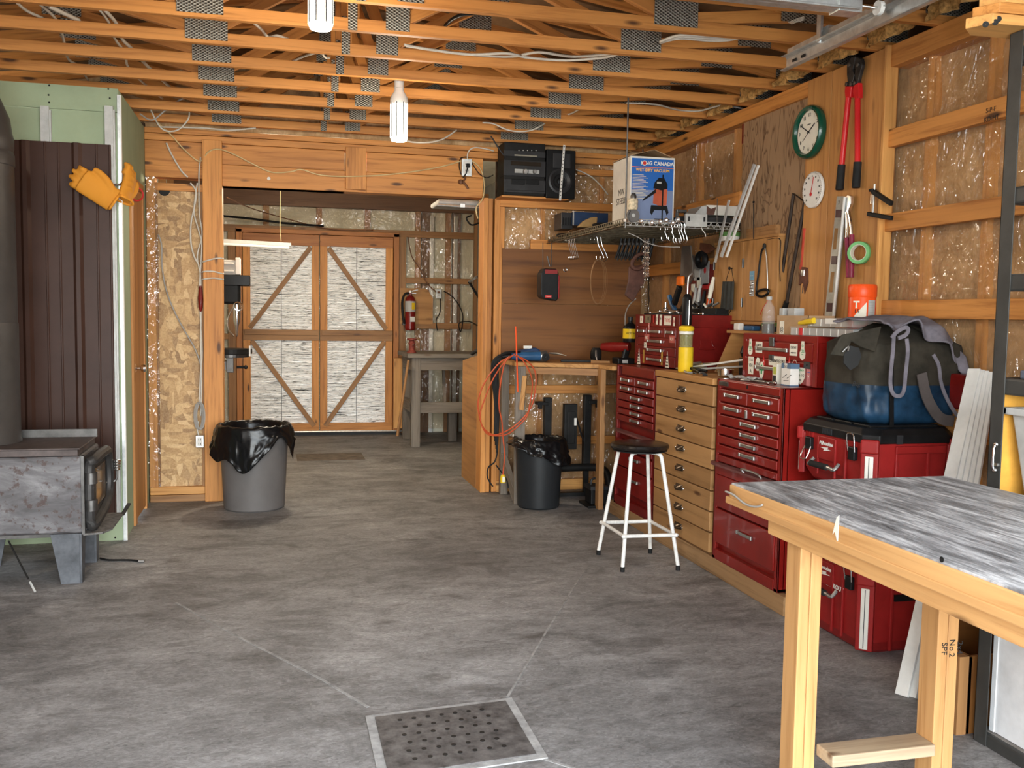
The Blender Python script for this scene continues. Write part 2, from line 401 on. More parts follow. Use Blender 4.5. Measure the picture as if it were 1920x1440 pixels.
STOVE = stovem()
def gusset(name='galvanised_gusset'):
    m, nt, b = newmat(name); v = coords(nt, (60, 110, 60), 'Object')
    sx = nd(nt, 'ShaderNodeSeparateXYZ'); lk(nt, coords(nt, (1, 1, 1), 'Object'), sx.inputs[0])
    a = math_(nt, 'SINE', math_(nt, 'MULTIPLY', sx.outputs[0], 250)); c_ = math_(nt, 'SINE', math_(nt, 'MULTIPLY', sx.outputs[2], 420))
    s = math_(nt, 'MULTIPLY', a, c_)
    c = ramp(nt, s, [(.0, (.30, .28, .23)), (.3, (.24, .22, .18)), (.5, (.04, .035, .027)), (1, (.02, .018, .014))])
    lk(nt, c, b.inputs['Base Color']); b.inputs['Metallic'].default_value = .6; b.inputs['Roughness'].default_value = .45; bump(nt, b, s, .5, .004); return m
GUSS = gusset()
GREEN = plain('moisture_resistant_drywall', (.33, .40, .26), .8, dirt=.05, scale=3)
BROWNM = plain('brown_painted_steel', (.050, .024, .017), .40, spec=.22, dirt=.1, scale=3)
GALV = plain('galvanised_steel', (.62, .63, .62), .36, metal=.85, dirt=.12, scale=20)
GALVP = plain('dull_zinc_stud', (.48, .48, .46), .6, metal=.3, dirt=.1)
CHROME = plain('polished_chrome', (.75, .74, .72), .17, metal=1, dirt=.06)
STEEL = plain('brushed_steel', (.42, .41, .39), .35, metal=.9, dirt=.15)
DSTEEL = plain('dark_bare_steel', (.11, .105, .10), .42, metal=.8, dirt=.2)
BLK = plain('black_plastic', (.008, .008, .0085), .42, dirt=.2, spec=.2)
BLKM = plain('black_painted_metal', (.011, .0105, .01), .5, dirt=.2, spec=.2)
RUB = plain('black_rubber', (.014, .014, .014), .75, dirt=.2)
CHAR = plain('charcoal_plastic', (.026, .026, .028), .4, dirt=.15)
RED = plain('red_enamel', (.22, .010, .007), .28, dirt=.1, coat=.25, scale=4)
REDD = plain('red_enamel_old', (.175, .009, .007), .36, dirt=.16, coat=.12, scale=6)
REDP = plain('red_polymer', (.27, .014, .013), .42, dirt=.08)
REDB = plain('bright_red_paint', (.55, .015, .018), .3, dirt=.05)
WHT = plain('white_paint', (.78, .77, .73), .4, dirt=.1, scale=18)
WHTP = plain('white_plastic', (.75, .73, .68), .45, dirt=.04)
WCARD = plain('white_cardboard', (.70, .67, .60), .8, dirt=.05)
PVC = plain('white_trim_board', (.66, .65, .61), .5, dirt=.06)
BRCARD = plain('brown_cardboard', (.42, .27, .145), .85, dirt=.07)
GREY = plain('grey_plastic', (.125, .115, .11), .5, dirt=.06, scale=4)
LGREY = plain('light_grey_plastic', (.42, .42, .405), .5, dirt=.08)
YEL = plain('yellow_plastic', (.75, .50, .02), .4, dirt=.06)
ORG = plain('orange_plastic', (.85, .17, .01), .4, dirt=.05)
ORGR = plain('orange_red_plastic', (.82, .085, .012), .35, dirt=.04)
CORDO = plain('orange_cord', (.48, .075, .022), .5, dirt=.05)  # orange darkened in the colour itself, as the coil hangs in shade
CORDW = plain('white_cable_sheath', (.62, .58, .50), .5, dirt=.08)
CORDY = plain('cream_cable_sheath', (.66, .50, .25), .5, dirt=.08)
CORDG = plain('grey_cable_sheath', (.36, .34, .31), .5, dirt=.08)
CORDB = plain('brown_cable_sheath', (.16, .07, .035), .5, dirt=.08)
LEATH = plain('tan_leather', (.66, .27, .028), .75, dirt=.14, scale=14)
DLEATH = plain('dark_brown_leather', (.085, .035, .024), .6, dirt=.2)
OLIVE = plain('olive_canvas', (.032, .027, .019), .9, dirt=.2, scale=12)
BLUEV = plain('blue_vinyl', (.009, .034, .07), .4, dirt=.35, scale=8)
TOWEL = plain('mauve_grey_towel', (.17, .155, .18), .95, dirt=.15, scale=16)
BLUE = plain('blue_plastic', (.03, .10, .22), .4, dirt=.12)
BLUEP = plain('blue_print', (.025, .12, .40), .5, dirt=.04)
GRN = plain('dark_green_plastic', (.006, .065, .036), .25, dirt=.04, coat=.4)
GRNL = plain('green_painter_tape', (.16, .42, .16), .6, dirt=.05)
GRNC = plain('bright_green_cap', (.02, .36, .09), .4, dirt=.03)
CREAM = plain('cream_paper', (.76, .73, .62), .7, dirt=.04)
INK = plain('black_ink', (.02, .02, .02), .7, dirt=.05)
INKR = plain('red_ink', (.55, .03, .03), .6, dirt=.05)
INKG = plain('green_ink', (.03, .28, .10), .6, dirt=.05)
ORGB = plain('orange_tinted_board', (.72, .36, .06), .6, dirt=.08)
BAGM = plain('black_bin_liner', (.006, .006, .0065), .24, dirt=.1, spec=.32)
YFOAM = plain('yellow_mesh_insulation', (.46, .26, .085), .85, dirt=.35, scale=40)
DARKW = plain('dark_attic_brown', (.07, .038, .02), .9, dirt=.4, scale=6)
CLEARP = plain('clear_plastic', (.75, .75, .73), .1, dirt=.02, alpha=.14, spec=.8)
CLEARF = plain('frosted_plastic', (.62, .62, .60), .35, dirt=.04, alpha=.55)
GLASSD = plain('smoked_glass', (.03, .025, .02), .08, dirt=.05, spec=.8)
TWINE = plain('cotton_twine', (.62, .52, .36), .9, dirt=.25, scale=60)
FOAMW = plain('white_foam_board', (.66, .66, .66), .7, dirt=.06, scale=10)
GRAVEL = plain('pale_gravel_drive', (.36, .34, .31), .95, dirt=.25, scale=3)
EXTR = plain('grass_green', (.12, .17, .05), .95, dirt=.3, scale=.6)
SKIRT = plain('dusty_black_sill', (.03, .03, .03), .6)
def emis(name, c, s):
    m, nt, b = newmat(name); b.inputs['Base Color'].default_value = (.9, .9, .88, 1)
    b.inputs['Emission Color'].default_value = (*c, 1); b.inputs['Emission Strength'].default_value = s; return m
LED = emis('lit_led_tube', (1, .92, .78), 3.0)
# ================================================================== SETTING
BW = 7.75      # face of the back wall
RW = 3.12      # face of the right wall
FAR = 11.75    # far wall of the back bay
CZ = 2.90      # underside of the trusses
LW = -2.3
# ---- floor
b = MB(); b.box(LW - .4, 3.5, -1.2, 12.1, -.12, 0, ax=1); struct(b.build('floor', CONC), 'grey troweled concrete slab with dark stains', 'floor')
b = MB(); b.box(-14, 14, -16, -1.2, -.16, -.04); struct(b.build('ground', GRAVEL), 'pale gravel driveway outside the open garage door', 'ground')
# saw-cut joints
dTL, dTR, dBR = at(703, 1349, z=0), at(948, 1318, z=0), at(1006, 1418, z=0)
u = (dTR - dTL); wv = (dBR - dTR); dBL = dTL + wv
def strip(pts, w, z, mat, name):
    b = MB()
    for a, c in zip(pts[:-1], pts[1:]):
        a, c = V(a), V(c); b.beam(a + V((0, 0, z)), c + V((0, 0, z)), w, .004)
    return struct(b.build(name, mat), 'thin pale joint line across the concrete floor', 'joint')
strip([at(690, 1326, z=0), at(600, 1272, z=0), at(455, 1198, z=0), at(330, 1130, z=0)], .012, 0, JOINT, 'trim_1')
strip([at(951, 1308, z=0), at(1027, 1180, z=0), at(1095, 1070, z=0)], .010, 0, JOINT, 'trim_2')
strip([at(1016, 1422, z=0), at(1110, 1452, z=0)], .012, 0, JOINT, 'trim_3')
# mortar collar around the drain
ctr = (dTL + dBR) / 2
b = MB(); k = [ctr + (p - ctr) * 1.0 for p in (dTL, dTR, dBR, dBL)]; ko = [ctr + (p - ctr) * 1.13 for p in (dTL, dTR, dBR, dBL)]
for i in range(4):
    j = (i + 1) % 4; b.prism([(0, 0), (1, 0)], k[i], (1, 0, 0), (0, 1, 0), (0, 0, .001)) if 0 else None
    vs = [k[i], k[j], ko[j], ko[i]]; b.add([v + V((0, 0, .001)) for v in vs] + [v + V((0, 0, .006)) for v in vs], [(0, 1, 2, 3), (7, 6, 5, 4), (0, 4, 5, 1), (1, 5, 6, 2), (2, 6, 7, 3), (3, 7, 4, 0)])
struct(b.build('trim_4', CONCL), 'pale mortar collar around the floor drain cover', 'collar')
# drain cover : plate with real holes shown as recessed dark cups
t = thing('drain_cover', 'square grey steel drain cover with rows of round holes set in the concrete floor', 'drain cover', ctr)
b = MB(); q = [k[0], k[1], k[2], k[3]]
b.add([v + V((0, 0, .0)) for v in q] + [v + V((0, 0, .010)) for v in q], [(3, 2, 1, 0), (4, 5, 6, 7), (0, 1, 5, 4), (1, 2, 6, 5), (2, 3, 7, 6), (3, 0, 4, 7)])
b.build('cover_plate', plain('drain_plate_concrete_steel', (.115, .105, .10), .6, metal=.2, dirt=.3, scale=18), t)
h0 = None
for i in range(7):
    for j in range(6):
        p = k[0] + u * (.17 + .66 * (i + .22 * (j % 2)) / 6.4) + wv * (.12 + .72 * j / 5.2) + V((0, 0, .0105))
        if h0 is None: b = MB(); b.lathe([(.0088, 0), (.0088, .0012), (.0001, .0012)], p, n=12, cap=False); h0 = b.build('hole', BLKM, t); hp = p
        else: hc = h0.copy(); COL.objects.link(hc); hc.parent = t; hc.location = p - hp
# old slot in the floor of the back bay
b = MB(); f1, f2 = at(555, 852, z=0), at(685, 862, z=0)
b.box(f1.x, f2.x, f2.y, f1.y, 0, .004, ax=0); struct(b.build('trim_5', plain('dusty_board', (.15, .12, .095), .8, dirt=.2)), 'thin dusty board let into the floor in front of the double doors', 'board')

def tex_label(ob, l, c): return struct(ob, l, c)
# ---- right wall : sheathing, studs, batts, film, girts
wr = stroot('wall_right', (RW + .1, 4, 0), 'right wall of studs with brown insulation behind clear plastic', 'wall')
b = MB()
def batt(xf, y0, y1, z0, z1):
    n = 26; m_ = int(n * (z1 - z0) / (y1 - y0)) if y1 > y0 else n
    return lambda u_, v_: (xf + .018 * nz(u_ * 14, v_ * 14, 3) + .012 * nz(u_ * 40, v_ * 40, 9), y0 + (y1 - y0) * u_, z0 + (z1 - z0) * v_)
b.grid(batt(RW + .065, -.9, BW, 0, CZ), 180, 60); b.build('insulation_batt', INSUL, wr)
b = MB(); b.box(RW + .15, RW + .2, -1.0, BW + .2, 0, CZ + .35); b.build('sheathing', DARKW, wr)
ys = [7.35, 6.75, 6.15, 5.55, 4.95, at(1722, 500, x=RW).y, at(1834, 500, x=RW).y, at(1834, 500, x=RW).y - .58, 2.3, 1.7, 1.1, .5, -.1, -.7]
for y in ys:
    b = MB(); b.box(RW + .02, RW + .14, y - .02, y + .02, .05, CZ); b.build('stud', PINEY, wr)
b = MB(); b.box(RW - .01, RW + .14, -1, BW, 0, .09); b.build('bottom_plate', PINE, wr)
def filmgrid(fn, nu, nv, name, par):
    b = MB(); b.grid(fn, nu, nv); return b.build(name, FILM, par, smooth=True, ang=180)
def wr_film(u_, v_):
    y = -.9 + (BW - .05 + .9) * u_; z = .05 + (CZ - .05) * v_
    return (RW + .004 + .010 * nz(y * 2.2, z * 2.6, 1) + .007 * nz(y * 6 + z * 3, z * 5, 5), y, z)
filmgrid(wr_film, 240, 90, 'plastic_film', wr)
gz = [(2.385, 2.475), (1.955, 2.045), (1.508, 1.60), (.95, 1.04), (.45, .54)]
for i, (a, c) in enumerate(gz):
    b = MB(); b.box(RW - .04, RW, -.9, 4.36, a, c, ax=1); b.build('girt', PINE, wr, bev=.003)
    b = MB(); b.box(RW - .038, RW, 5.95, BW, a - .12, c - .12, ax=1) if i < 3 else None
    if i < 3: b.build('girt', PINE, wr, bev=.003)
# stamped grade mark on the top girt
text('S-P-F', at(1858, 206, x=RW - .045), (0, -1, 0), (0, 0, 1), .03, INK, wr, 'grade_stamp'); text('KD-HT', at(1859, 222, x=RW - .045), (0, -1, 0), (0, 0, 1), .03, INK, wr, 'grade_stamp')
# top plates
b = MB(); b.box(RW - .045, RW + .1, -.9, 4.36, 2.79, 2.90, ax=1); b.build('top_plate', PINE, wr, bev=.003)
b = MB(); b.box(RW - .045, RW + .1, 5.11, BW, 2.81, 2.90, ax=1); b.build('top_plate', PINE, wr, bev=.003)
# corner panel boards and grey plywood sheet
wp = stroot('trim_6', (RW, 4.75, 0), 'tall orange-brown varnished board on the right wall behind the hanging bolt cutter', 'board')
for y0, y1, x in ((4.365, 4.60, RW - .055), (4.604, 4.86, RW - .052), (4.864, 5.11, RW - .055)):
    b = MB(); b.box(x, RW + .02, y0, y1, .9, 2.895, ax=2); b.build('board', FIR if 0 else wood('varnished_fir_board', (.52, .255, .08), (.37, .15, .04), kn=.5), wp, bev=.003)
b = MB(); b.box(RW - .07, RW + .0, 4.345, 4.366, .6, 2.9, ax=2); b.build('edge_board', PINEY, wp, bev=.002)
ws = MB(); ws.box(RW - .022, RW - .005, 5.11, 5.955, 1.2, 2.81, ax=2); struct(ws.build('trim_7', PLYC), 'grey-brown wavy-grain plywood sheet on the right wall behind the green clock', 'plywood')

# ---- back wall
bk = stroot('wall_back', (.5, BW + .07, 0), 'back wall of pine framing with a wide opening to the rear bay', 'wall')
def bx(name, mat, x0, x1, z0, z1, y0=BW, y1=BW + .14, ax=None, bev=.003, par=None):
    b = MB(); b.box(x0, x1, y0, y1, z0, z1, ax=ax); return b.build(name, mat, par or bk, bev=bev)
bx('header_board', PINE, -.37, 1.69, 2.452, 2.615, BW); bx('header_board', PINE, -.37, .565, 2.617, 2.772, BW + .004); bx('header_board', PINE, .737, 1.69, 2.617, 2.772, BW + .004)
bx('header_board', PINE, -.37, .565, 2.452, 2.615, BW - .002); bx('header_board', PINE, .737, 1.69, 2.452, 2.613, BW - .002)
bx('header_board', PINE, -.93, -.51, 2.50, 2.772, BW + .004)
bx('splice_board', PINE, .57, .732, 2.47, 2.80, BW - .03, BW, 2)
bx('top_plate', PINE, -.93, 3.12, 2.775, 2.825, BW - .004); bx('top_plate', PINE, -.93, 3.12, 2.83, 2.87, BW + .002)
bx('post', PINE, -.512, -.368, 0, 2.79, BW - .05, BW + .13, 2)
for x in (1.69, 1.733, 1.79): bx('post', PINE, x, x + .04 if x < 1.78 else x + .045, 0, 2.45, BW - (.045 if x < 1.7 else .02), BW + .14, 2)
bx('post_bracket', PINED, -.93, -.52, 2.35, 2.38, BW + .01) if 0 else None
# osb bay
b = MB(); b.box(-.86, -.50, BW + .03, BW + .045, .10, 2.46); b.build('strand_board_panel', OSB, bk)
bx('stud', PINEY, -.925, -.86, .06, 2.50, BW + .01, BW + .12, 2); bx('stud', PINED, -.86, -.845, .1, 2.45, BW, BW + .12, 2)
bx('sill_plate', PINEY, -.92, -.51, .055, .115, BW - .01); bx('sill_plate', PINED, -.92, -.51, 0, .053, BW - .02); bx('top_blocking', PINE, -.86, -.51, 2.40, 2.455, BW - .002)
bx('nailing_strip', PINED, -.535, -.512, .1, 2.45, BW + .005, BW + .03, 2)
b = MB(); b.lathe([(.042, 0), (.042, .002), (.0005, .002)], at(308, 357, y=BW + .03) - V((0, .001, 0)), axis=(0, -1, 0), n=24, cap=False); b.build('drilled_hole', BLKM, bk)
filmgrid(lambda u_, v_: (-.93 + .09 * u_, BW - .002 - .006 * abs(nz(u_ * 5, v_ * 22)), .1 + 2.4 * v_), 8, 90, 'plastic_film', bk)
# gable above the plates, over the opening
b = MB(); b.grid(lambda u_, v_: (-2.3 + 5.5 * u_, BW + .06 + .02 * nz(u_ * 30, v_ * 10), 2.88 + .62 * v_), 60, 14); b.build('gable_insulation', INSUL, bk)
b = MB(); b.box(LW, -.93, BW, BW + .12, 0, 2.9); b.build('wall_panel', DARKW, bk)
# right bay of the back wall
bx('sheathing', DARKW, 1.83, 3.3, 0, 2.9, BW + .13, BW + .16)
b = MB(); b.grid(lambda u_, v_: (1.84 + 1.35 * u_, BW + .055 + .018 * nz(u_ * 6, v_ * 12, 2) + .012 * nz(u_ * 20, v_ * 40, 2), 2.9 * v_), 50, 90); b.build('insulation_batt', INSUL, bk)
for x in (2.20, 2.72): bx('stud', PINEY, x, x + .04, .05, 2.75, BW + .03, BW + .13, 2)
bx('stud', PINE, 1.835, 1.88, .02, 2.43, BW + .0, BW + .13, 2)
filmgrid(lambda u_, v_: (1.84 + 1.3 * u_, BW + .02 + .012 * nz(u_ * 4 + v_ * 3, v_ * 8, 4), .04 + 2.8 * v_), 60, 120, 'plastic_film', bk)
bx('girt', PINE, 1.83, 3.12, 2.385, 2.445, BW - .03, BW + .02, 0); bx('girt', PINE, 2.1, 3.12, 2.045, 2.125, BW - .022, BW + .02, 0)
bx('girt', PINE, 1.88, 3.12, .83, .90, BW - .02, BW + .02, 0); bx('girt', PINE, 1.88, 3.12, .39, .46, BW - .02, BW + .02, 0); bx('sill_plate', PINEY, 1.83, 3.12, 0, .09, BW - .03, BW + .05, 0)
bx('girt', PINE, 2.5, 3.12, 2.68, 2.73, BW - .02, BW + .02, 0)
bx('plywood_backboard', OLDPLY, 1.86, 3.1, 1.59, 2.045, BW - .016, BW - .003, 0, 0); bx('plywood_backboard', OLDPLY, 1.86, 3.1, 1.10, 1.587, BW - .013, BW, 0, 0)

# ---- left wall and green service closet
wl = stroot('wall_left', (-1.6, 6.5, 0), 'pale green drywall closet behind the wood stove', 'wall')
def wb(name, mat, *a, ax=None, bev=0):
    b = MB(); b.box(*a, ax=ax); return b.build(name, mat, wl, bev=bev)
wb('drywall_front', GREEN, LW, -.932, 6.49, 6.51, 0, 2.72); wb('drywall_front', GREEN, LW, -.932, 6.488, 6.51, 2.724, 2.87)
wb('drywall_side', GREEN, -.95, -.93, 6.51, 6.90, 0, 2.865); wb('drywall_side', GREEN, -.95, -.93, 7.53, BW, 0, 2.865); wb('drywall_side', GREEN, -.95, -.93, 6.90, 7.53, 2.38, 2.865)
wb('corner_bead', GALV, -.936, -.918, 6.478, 6.493, .0, 2.83); wb('corner_bead', WHTP, -.918, -.912, 6.478, 6.500, .0, 2.83); wb('closet_top', DARKW, LW, -.95, 6.51, BW, 2.80, 2.82)
b = MB()
for px, py in ((92, 160), (203, 167), (91, 178), (206, 184), (92, 192), (208, 200), (108, 1012), (216, 1008)):
    p = at(px, py, y=6.488); b.lathe([(.006, 0), (.004, .003), (.0003, .003)], p, axis=(0, -1, 0), n=8, cap=False)
b.build('drywall_screws', BLKM, wl)
for px in (86, 206):
    p = at(px, 200, y=6.48); b = MB(); b.box(p.x - .028, p.x + .02, 6.455, 6.49, .15, p.z + .0); b.box(p.x + .02, p.x + .03, 6.465, 6.49, .15, p.z - .02)
    b.build('spacer_channel', GALVP, wl)
b = MB(); b.box(LW - .05, LW, -1, 6.5, 0, 2.9); b.build('wall_panel', PINED, wl)
# brown corrugated heat shield
prof = []; x = -2.2
while x < -.985:
    for dx, dy in ((0, 0), (.018, .02), (.042, .02), (.06, 0)): prof.append((x + dx, dy))
    for k_ in (1, 2): prof += [(x + .06 + .077 * k_, 0), (x + .064 + .077 * k_, .005), (x + .07 + .077 * k_, .005), (x + .074 + .077 * k_, 0)]
    x += .295
prof = [(px_ + .115, d) for px_, d in prof if px_ + .115 < -.966]
b = MB(); n = len(prof); zz = [.19, 1.35, 1.352, 2.515]
for z in (.19, 2.515):
    for px_, d in prof: b.v.append(V((px_, 6.452 - d, z))); b.g.append(b.v[-1])
b.f = [(i, i + 1, n + i + 1, n + i) for i in range(n - 1)]; b.m = [0] * len(b.f)
o = b.build('heat_shield_panel', BROWNM, None, solid=.0015); tag(o, 'dark brown ribbed steel sheet standing off the green closet behind the stove', 'metal panel')
# side door of closet
t = stroot('door_2', (-.93, 7.2, 0), 'narrow orange-brown wooden door in the side of the green closet', 'door')
b = MB(); b.box(-.965, -.925, 6.985, 7.50, .02, 2.34, ax=2); b.build('door_leaf', DOORW, t, bev=.003)
for a in ((6.90, 6.985), (7.50, 7.53)):
    b = MB(); b.box(-.955, -.915, a[0], a[1], 0, 2.38, ax=2); b.build('door_jamb', DOORW, t, bev=.003)
b = MB(); b.box(-.955, -.915, 6.9, 7.53, 2.34, 2.40); b.build('door_header', DOORW, t)
p = V((-.925, 7.03, 1.085)); b = MB(); b.lathe([(.028, 0), (.028, .006), (.011, .012), (.011, .035), (.024, .042), (.03, .058), (.026, .072), (.0005, .078)], p, axis=(1, 0, 0), cap=False); b.build('door_knob', CHROME, t, smooth=True)

# ---- rear bay
fw = stroot('wall_far', (.8, FAR, 0), 'far wall of the rear bay with pale insulation behind plastic', 'wall')
def fb(name, mat, x0, x1, z0, z1, y0=FAR, y1=FAR + .1, ax=None, bev=.003):
    b = MB(); b.box(x0, x1, y0, y1, z0, z1, ax=ax); return b.build(name, mat, fw, bev=bev)
fb('sheathing', DARKW, -1.2, 2.7, 0, 3.1, FAR + .12, FAR + .16)
b = MB(); b.grid(lambda u_, v_: (-1.15 + 3.8 * u_, FAR + .06 + .01 * nz(u_ * 12, v_ * 10), 3.0 * v_), 40, 30); b.build('insulation_board', INSULW, fw)
fb('top_beam', BROWNBEAM, -1.2, 2.6, 2.74, 3.0, FAR - .05)
for x in (-.75, -.1, .52, 1.1, 1.72, 2.1): fb('stud', PINED, x, x + .07, 0 if not -.3 < x < 1.4 else 2.44, 2.76, FAR + .01, FAR + .1, 2)
for x in (1.86, 2.25): fb('stud', BROWNBEAM, x - .06, x + .04, 0, 2.76, FAR + .01, FAR + .1, 2)
for x in (1.9, 2.2): fb('foil_strip', GALV, x, x + .05, 0, 2.7, FAR + .0, FAR + .02, 2)
filmgrid(lambda u_, v_: (-1.1 + 3.6 * u_, FAR - .02 + .02 * nz(u_ * 9 + v_ * 5, v_ * 9, 7), .05 + 2.75 * v_), 90, 80, 'plastic_film', fw)
fb('girt', PINED, -1.15, 2.45, 2.42, 2.50, FAR - .045, FAR, 0)
fb('girt', PINED, 1.5, 2.42, 1.86, 1.93, FAR - .045, FAR, 0); fb('girt', PINED, 1.5, 2.42, 1.30, 1.375, FAR - .045, FAR, 0)
fb('girt', PINED, -1.1, -.4, 1.86, 1.93, FAR - .045, FAR, 0); fb('girt', PINED, -1.1, -.4, 1.15, 1.22, FAR - .045, FAR, 0)
fb('door_trim', PINED, 1.47, 1.60, 0, 2.42, FAR - .05, FAR, 2); fb('door_trim', PINED, -.50, -.40, 0, 2.42, FAR - .05, FAR, 2)
wa = stroot('wall_1', (2.46, 9.8, 0), 'grey right-hand wall of the rear bay', 'wall')
b = MB(); b.box(2.47, 2.52, BW + .14, FAR + .1, 0, 3.0); b.build('wall_panel', plain('grey_painted_board', (.25, .255, .23), .7, dirt=.1), wa)
for y in (8.6, 9.2, 9.8, 10.4, 11.0, 11.6):
    b = MB(); b.box(2.43, 2.47, y, y + .05, 0, 2.9, ax=2); b.build('stud', PINED, wa)
wa = stroot('wall_2', (-1.1, 9.8, 0), 'left-hand wall of the rear bay', 'wall')
b = MB(); b.box(-1.15, -1.1, BW + .14, FAR + .1, 0, 3.0); b.build('wall_panel', INSULW, wa)
for y in (8.6, 9.4, 10.2, 11.0):
    b = MB(); b.box(-1.1, -1.03, y, y + .05, 0, 2.9, ax=2); b.build('stud', PINED, wa)
b = MB(); b.box(-1.2, 2.6, BW + .14, FAR + .2, 3.0, 3.05); struct(b.build('ceiling_1', INSULW), 'pale insulated ceiling of the rear bay', 'ceiling')
# ---- roof deck above trusses
RX, HX = .42, 3.34; SL = .16
HXL = 2 * RX - HX
b = MB()
for s, xe in ((1, HX + .3), (-1, HXL - .3)):
    z0 = 3.04 + SL * abs(HX - RX); z1 = z0 - SL * abs(xe - RX)
    vs = [(RX, -1, z0), (RX, 7.95, z0), (xe, 7.95, z1), (xe, -1, z1)]
    b.add(vs + [(x_, y_, z_ + .03) for x_, y_, z_ in vs], [(0, 1, 2, 3), (7, 6, 5, 4), (0, 4, 5, 1), (1, 5, 6, 2), (2, 6, 7, 3), (3, 7, 4, 0)])
struct(b.build('ceiling', plain('brown_roof_deck', (.16, .088, .04), .9, dirt=.35, scale=2.5)), 'brown roof decking above the open trusses', 'ceiling')
# front wall header around the garage opening (behind the camera)
b = MB(); b.box(LW, 3.3, -1.05, -.95, 2.75, 3.95); b.box(2.75, 3.3, -1.05, -.95, 0, 2.75); b.box(LW, -1.9, -1.05, -.95, 0, 2.75); struct(b.build('wall_front', PINED), 'front wall around the open garage doorway', 'wall')
# ---- trusses
def truss(y):
    """bottom chord near face at y"""
    t = thing('roof_truss', '', 'roof truss', (RX, y + .019, CZ), 'open roof trusses')
    zt = CZ + .06; cnt = [0]
    def m(a, c, w=.038, h=.06, name='web', dy=0):
        cnt[0] += 1; dy = .0012 * cnt[0] * (0 if name == 'bottom_chord' else 1)
        b = MB(); b.beam((a[0], y + .019 + dy, a[1]), (c[0], y + .019 + dy, c[1]), w, h); return b.build(name, PINE, t, bev=.002)
    m((HXL - .1, CZ + .03), (HX + .05, CZ + .03), name='bottom_chord')
    top = zt + .055 + SL * (HX - RX) - .11
    m((HXL, zt - .01), (RX, top), name='top_chord'); m((HX, zt - .01), (RX, top), name='top_chord')
    A, B_ = -.33, 1.93
    f = lambda x_: zt - .01 + SL * (HX - abs(x_ - RX) - RX) - .03
    for a, c in ((A, -1.12), (A, RX - .05), (B_, 1.22), (B_, 2.6), (-2.05, -1.14), (.62, 1.20), (.62, RX + .04)):
        m((a, CZ + .06), (c, f(c)), dy=0)
    m((RX - .02, CZ + .05), (RX - .02, f(RX) + .02), name='web')
    def pl(xc, zc, w, h, tilt=0):
        b = MB(); b.obox((xc, y - .0035, zc), (w, .0015, h)); b.build('gusset_plate', GUSS, t)
    pl(A, 2.985, .215, .135); pl(.62, 2.99, .12, .15); pl(.395, 3.0, .045, .20); pl(B_, 2.985, .23, .125)
    pl(-1.12, f(-1.12) + .02, .2, .11); pl(1.21, f(1.21) + .02, .2, .11); pl(-2.05, 2.96, .22, .12); pl(2.6, f(2.6) + .02, .2, .12); pl(RX, f(RX) + .01, .2, .16); pl(HX - .22, 3.0, .25, .11)
    return t
names = ['nearest', 'second', 'third', 'fourth', 'fifth', 'sixth', 'seventh', 'eighth', 'ninth', 'tenth', 'eleventh', 'twelfth']
ty = [4.907 + .46 * k_ for k_ in range(6, -5, -1)]
t0 = None
for i, y in enumerate(ty):
    lb = '%s pine roof truss counting out from the back wall, open above the room' % ('first' if i == 0 else names[i])
    if t0 is None: t0 = truss(y); t0['label'] = lb
    else: dup(t0, (RX, y + .019, CZ), lb)
# baffle insulation at the heels along the right wall
for i, y in enumerate(ty):
    b = MB()
    def fn(u_, v_, y=y, i=i):
        a = v_ * PI * .5; r = .19 + .035 * nz(u_ * 5, v_ * 5, i) + .02 * nz(u_ * 14, v_ * 12, i)
        return (RW + .10 - math.cos(a) * r * 1.3, y + .05 + .38 * u_, 2.895 + math.sin(a) * r)
    b.grid(fn, 26, 14); o = b.build('eave_insulation', YFOAM, wr, smooth=True, ang=180)
b = MB(); b.box(RW + .12, RW + .16, -1, 7.9, 2.9, 3.2); b.build('eave_blocking', DARKW, wr)
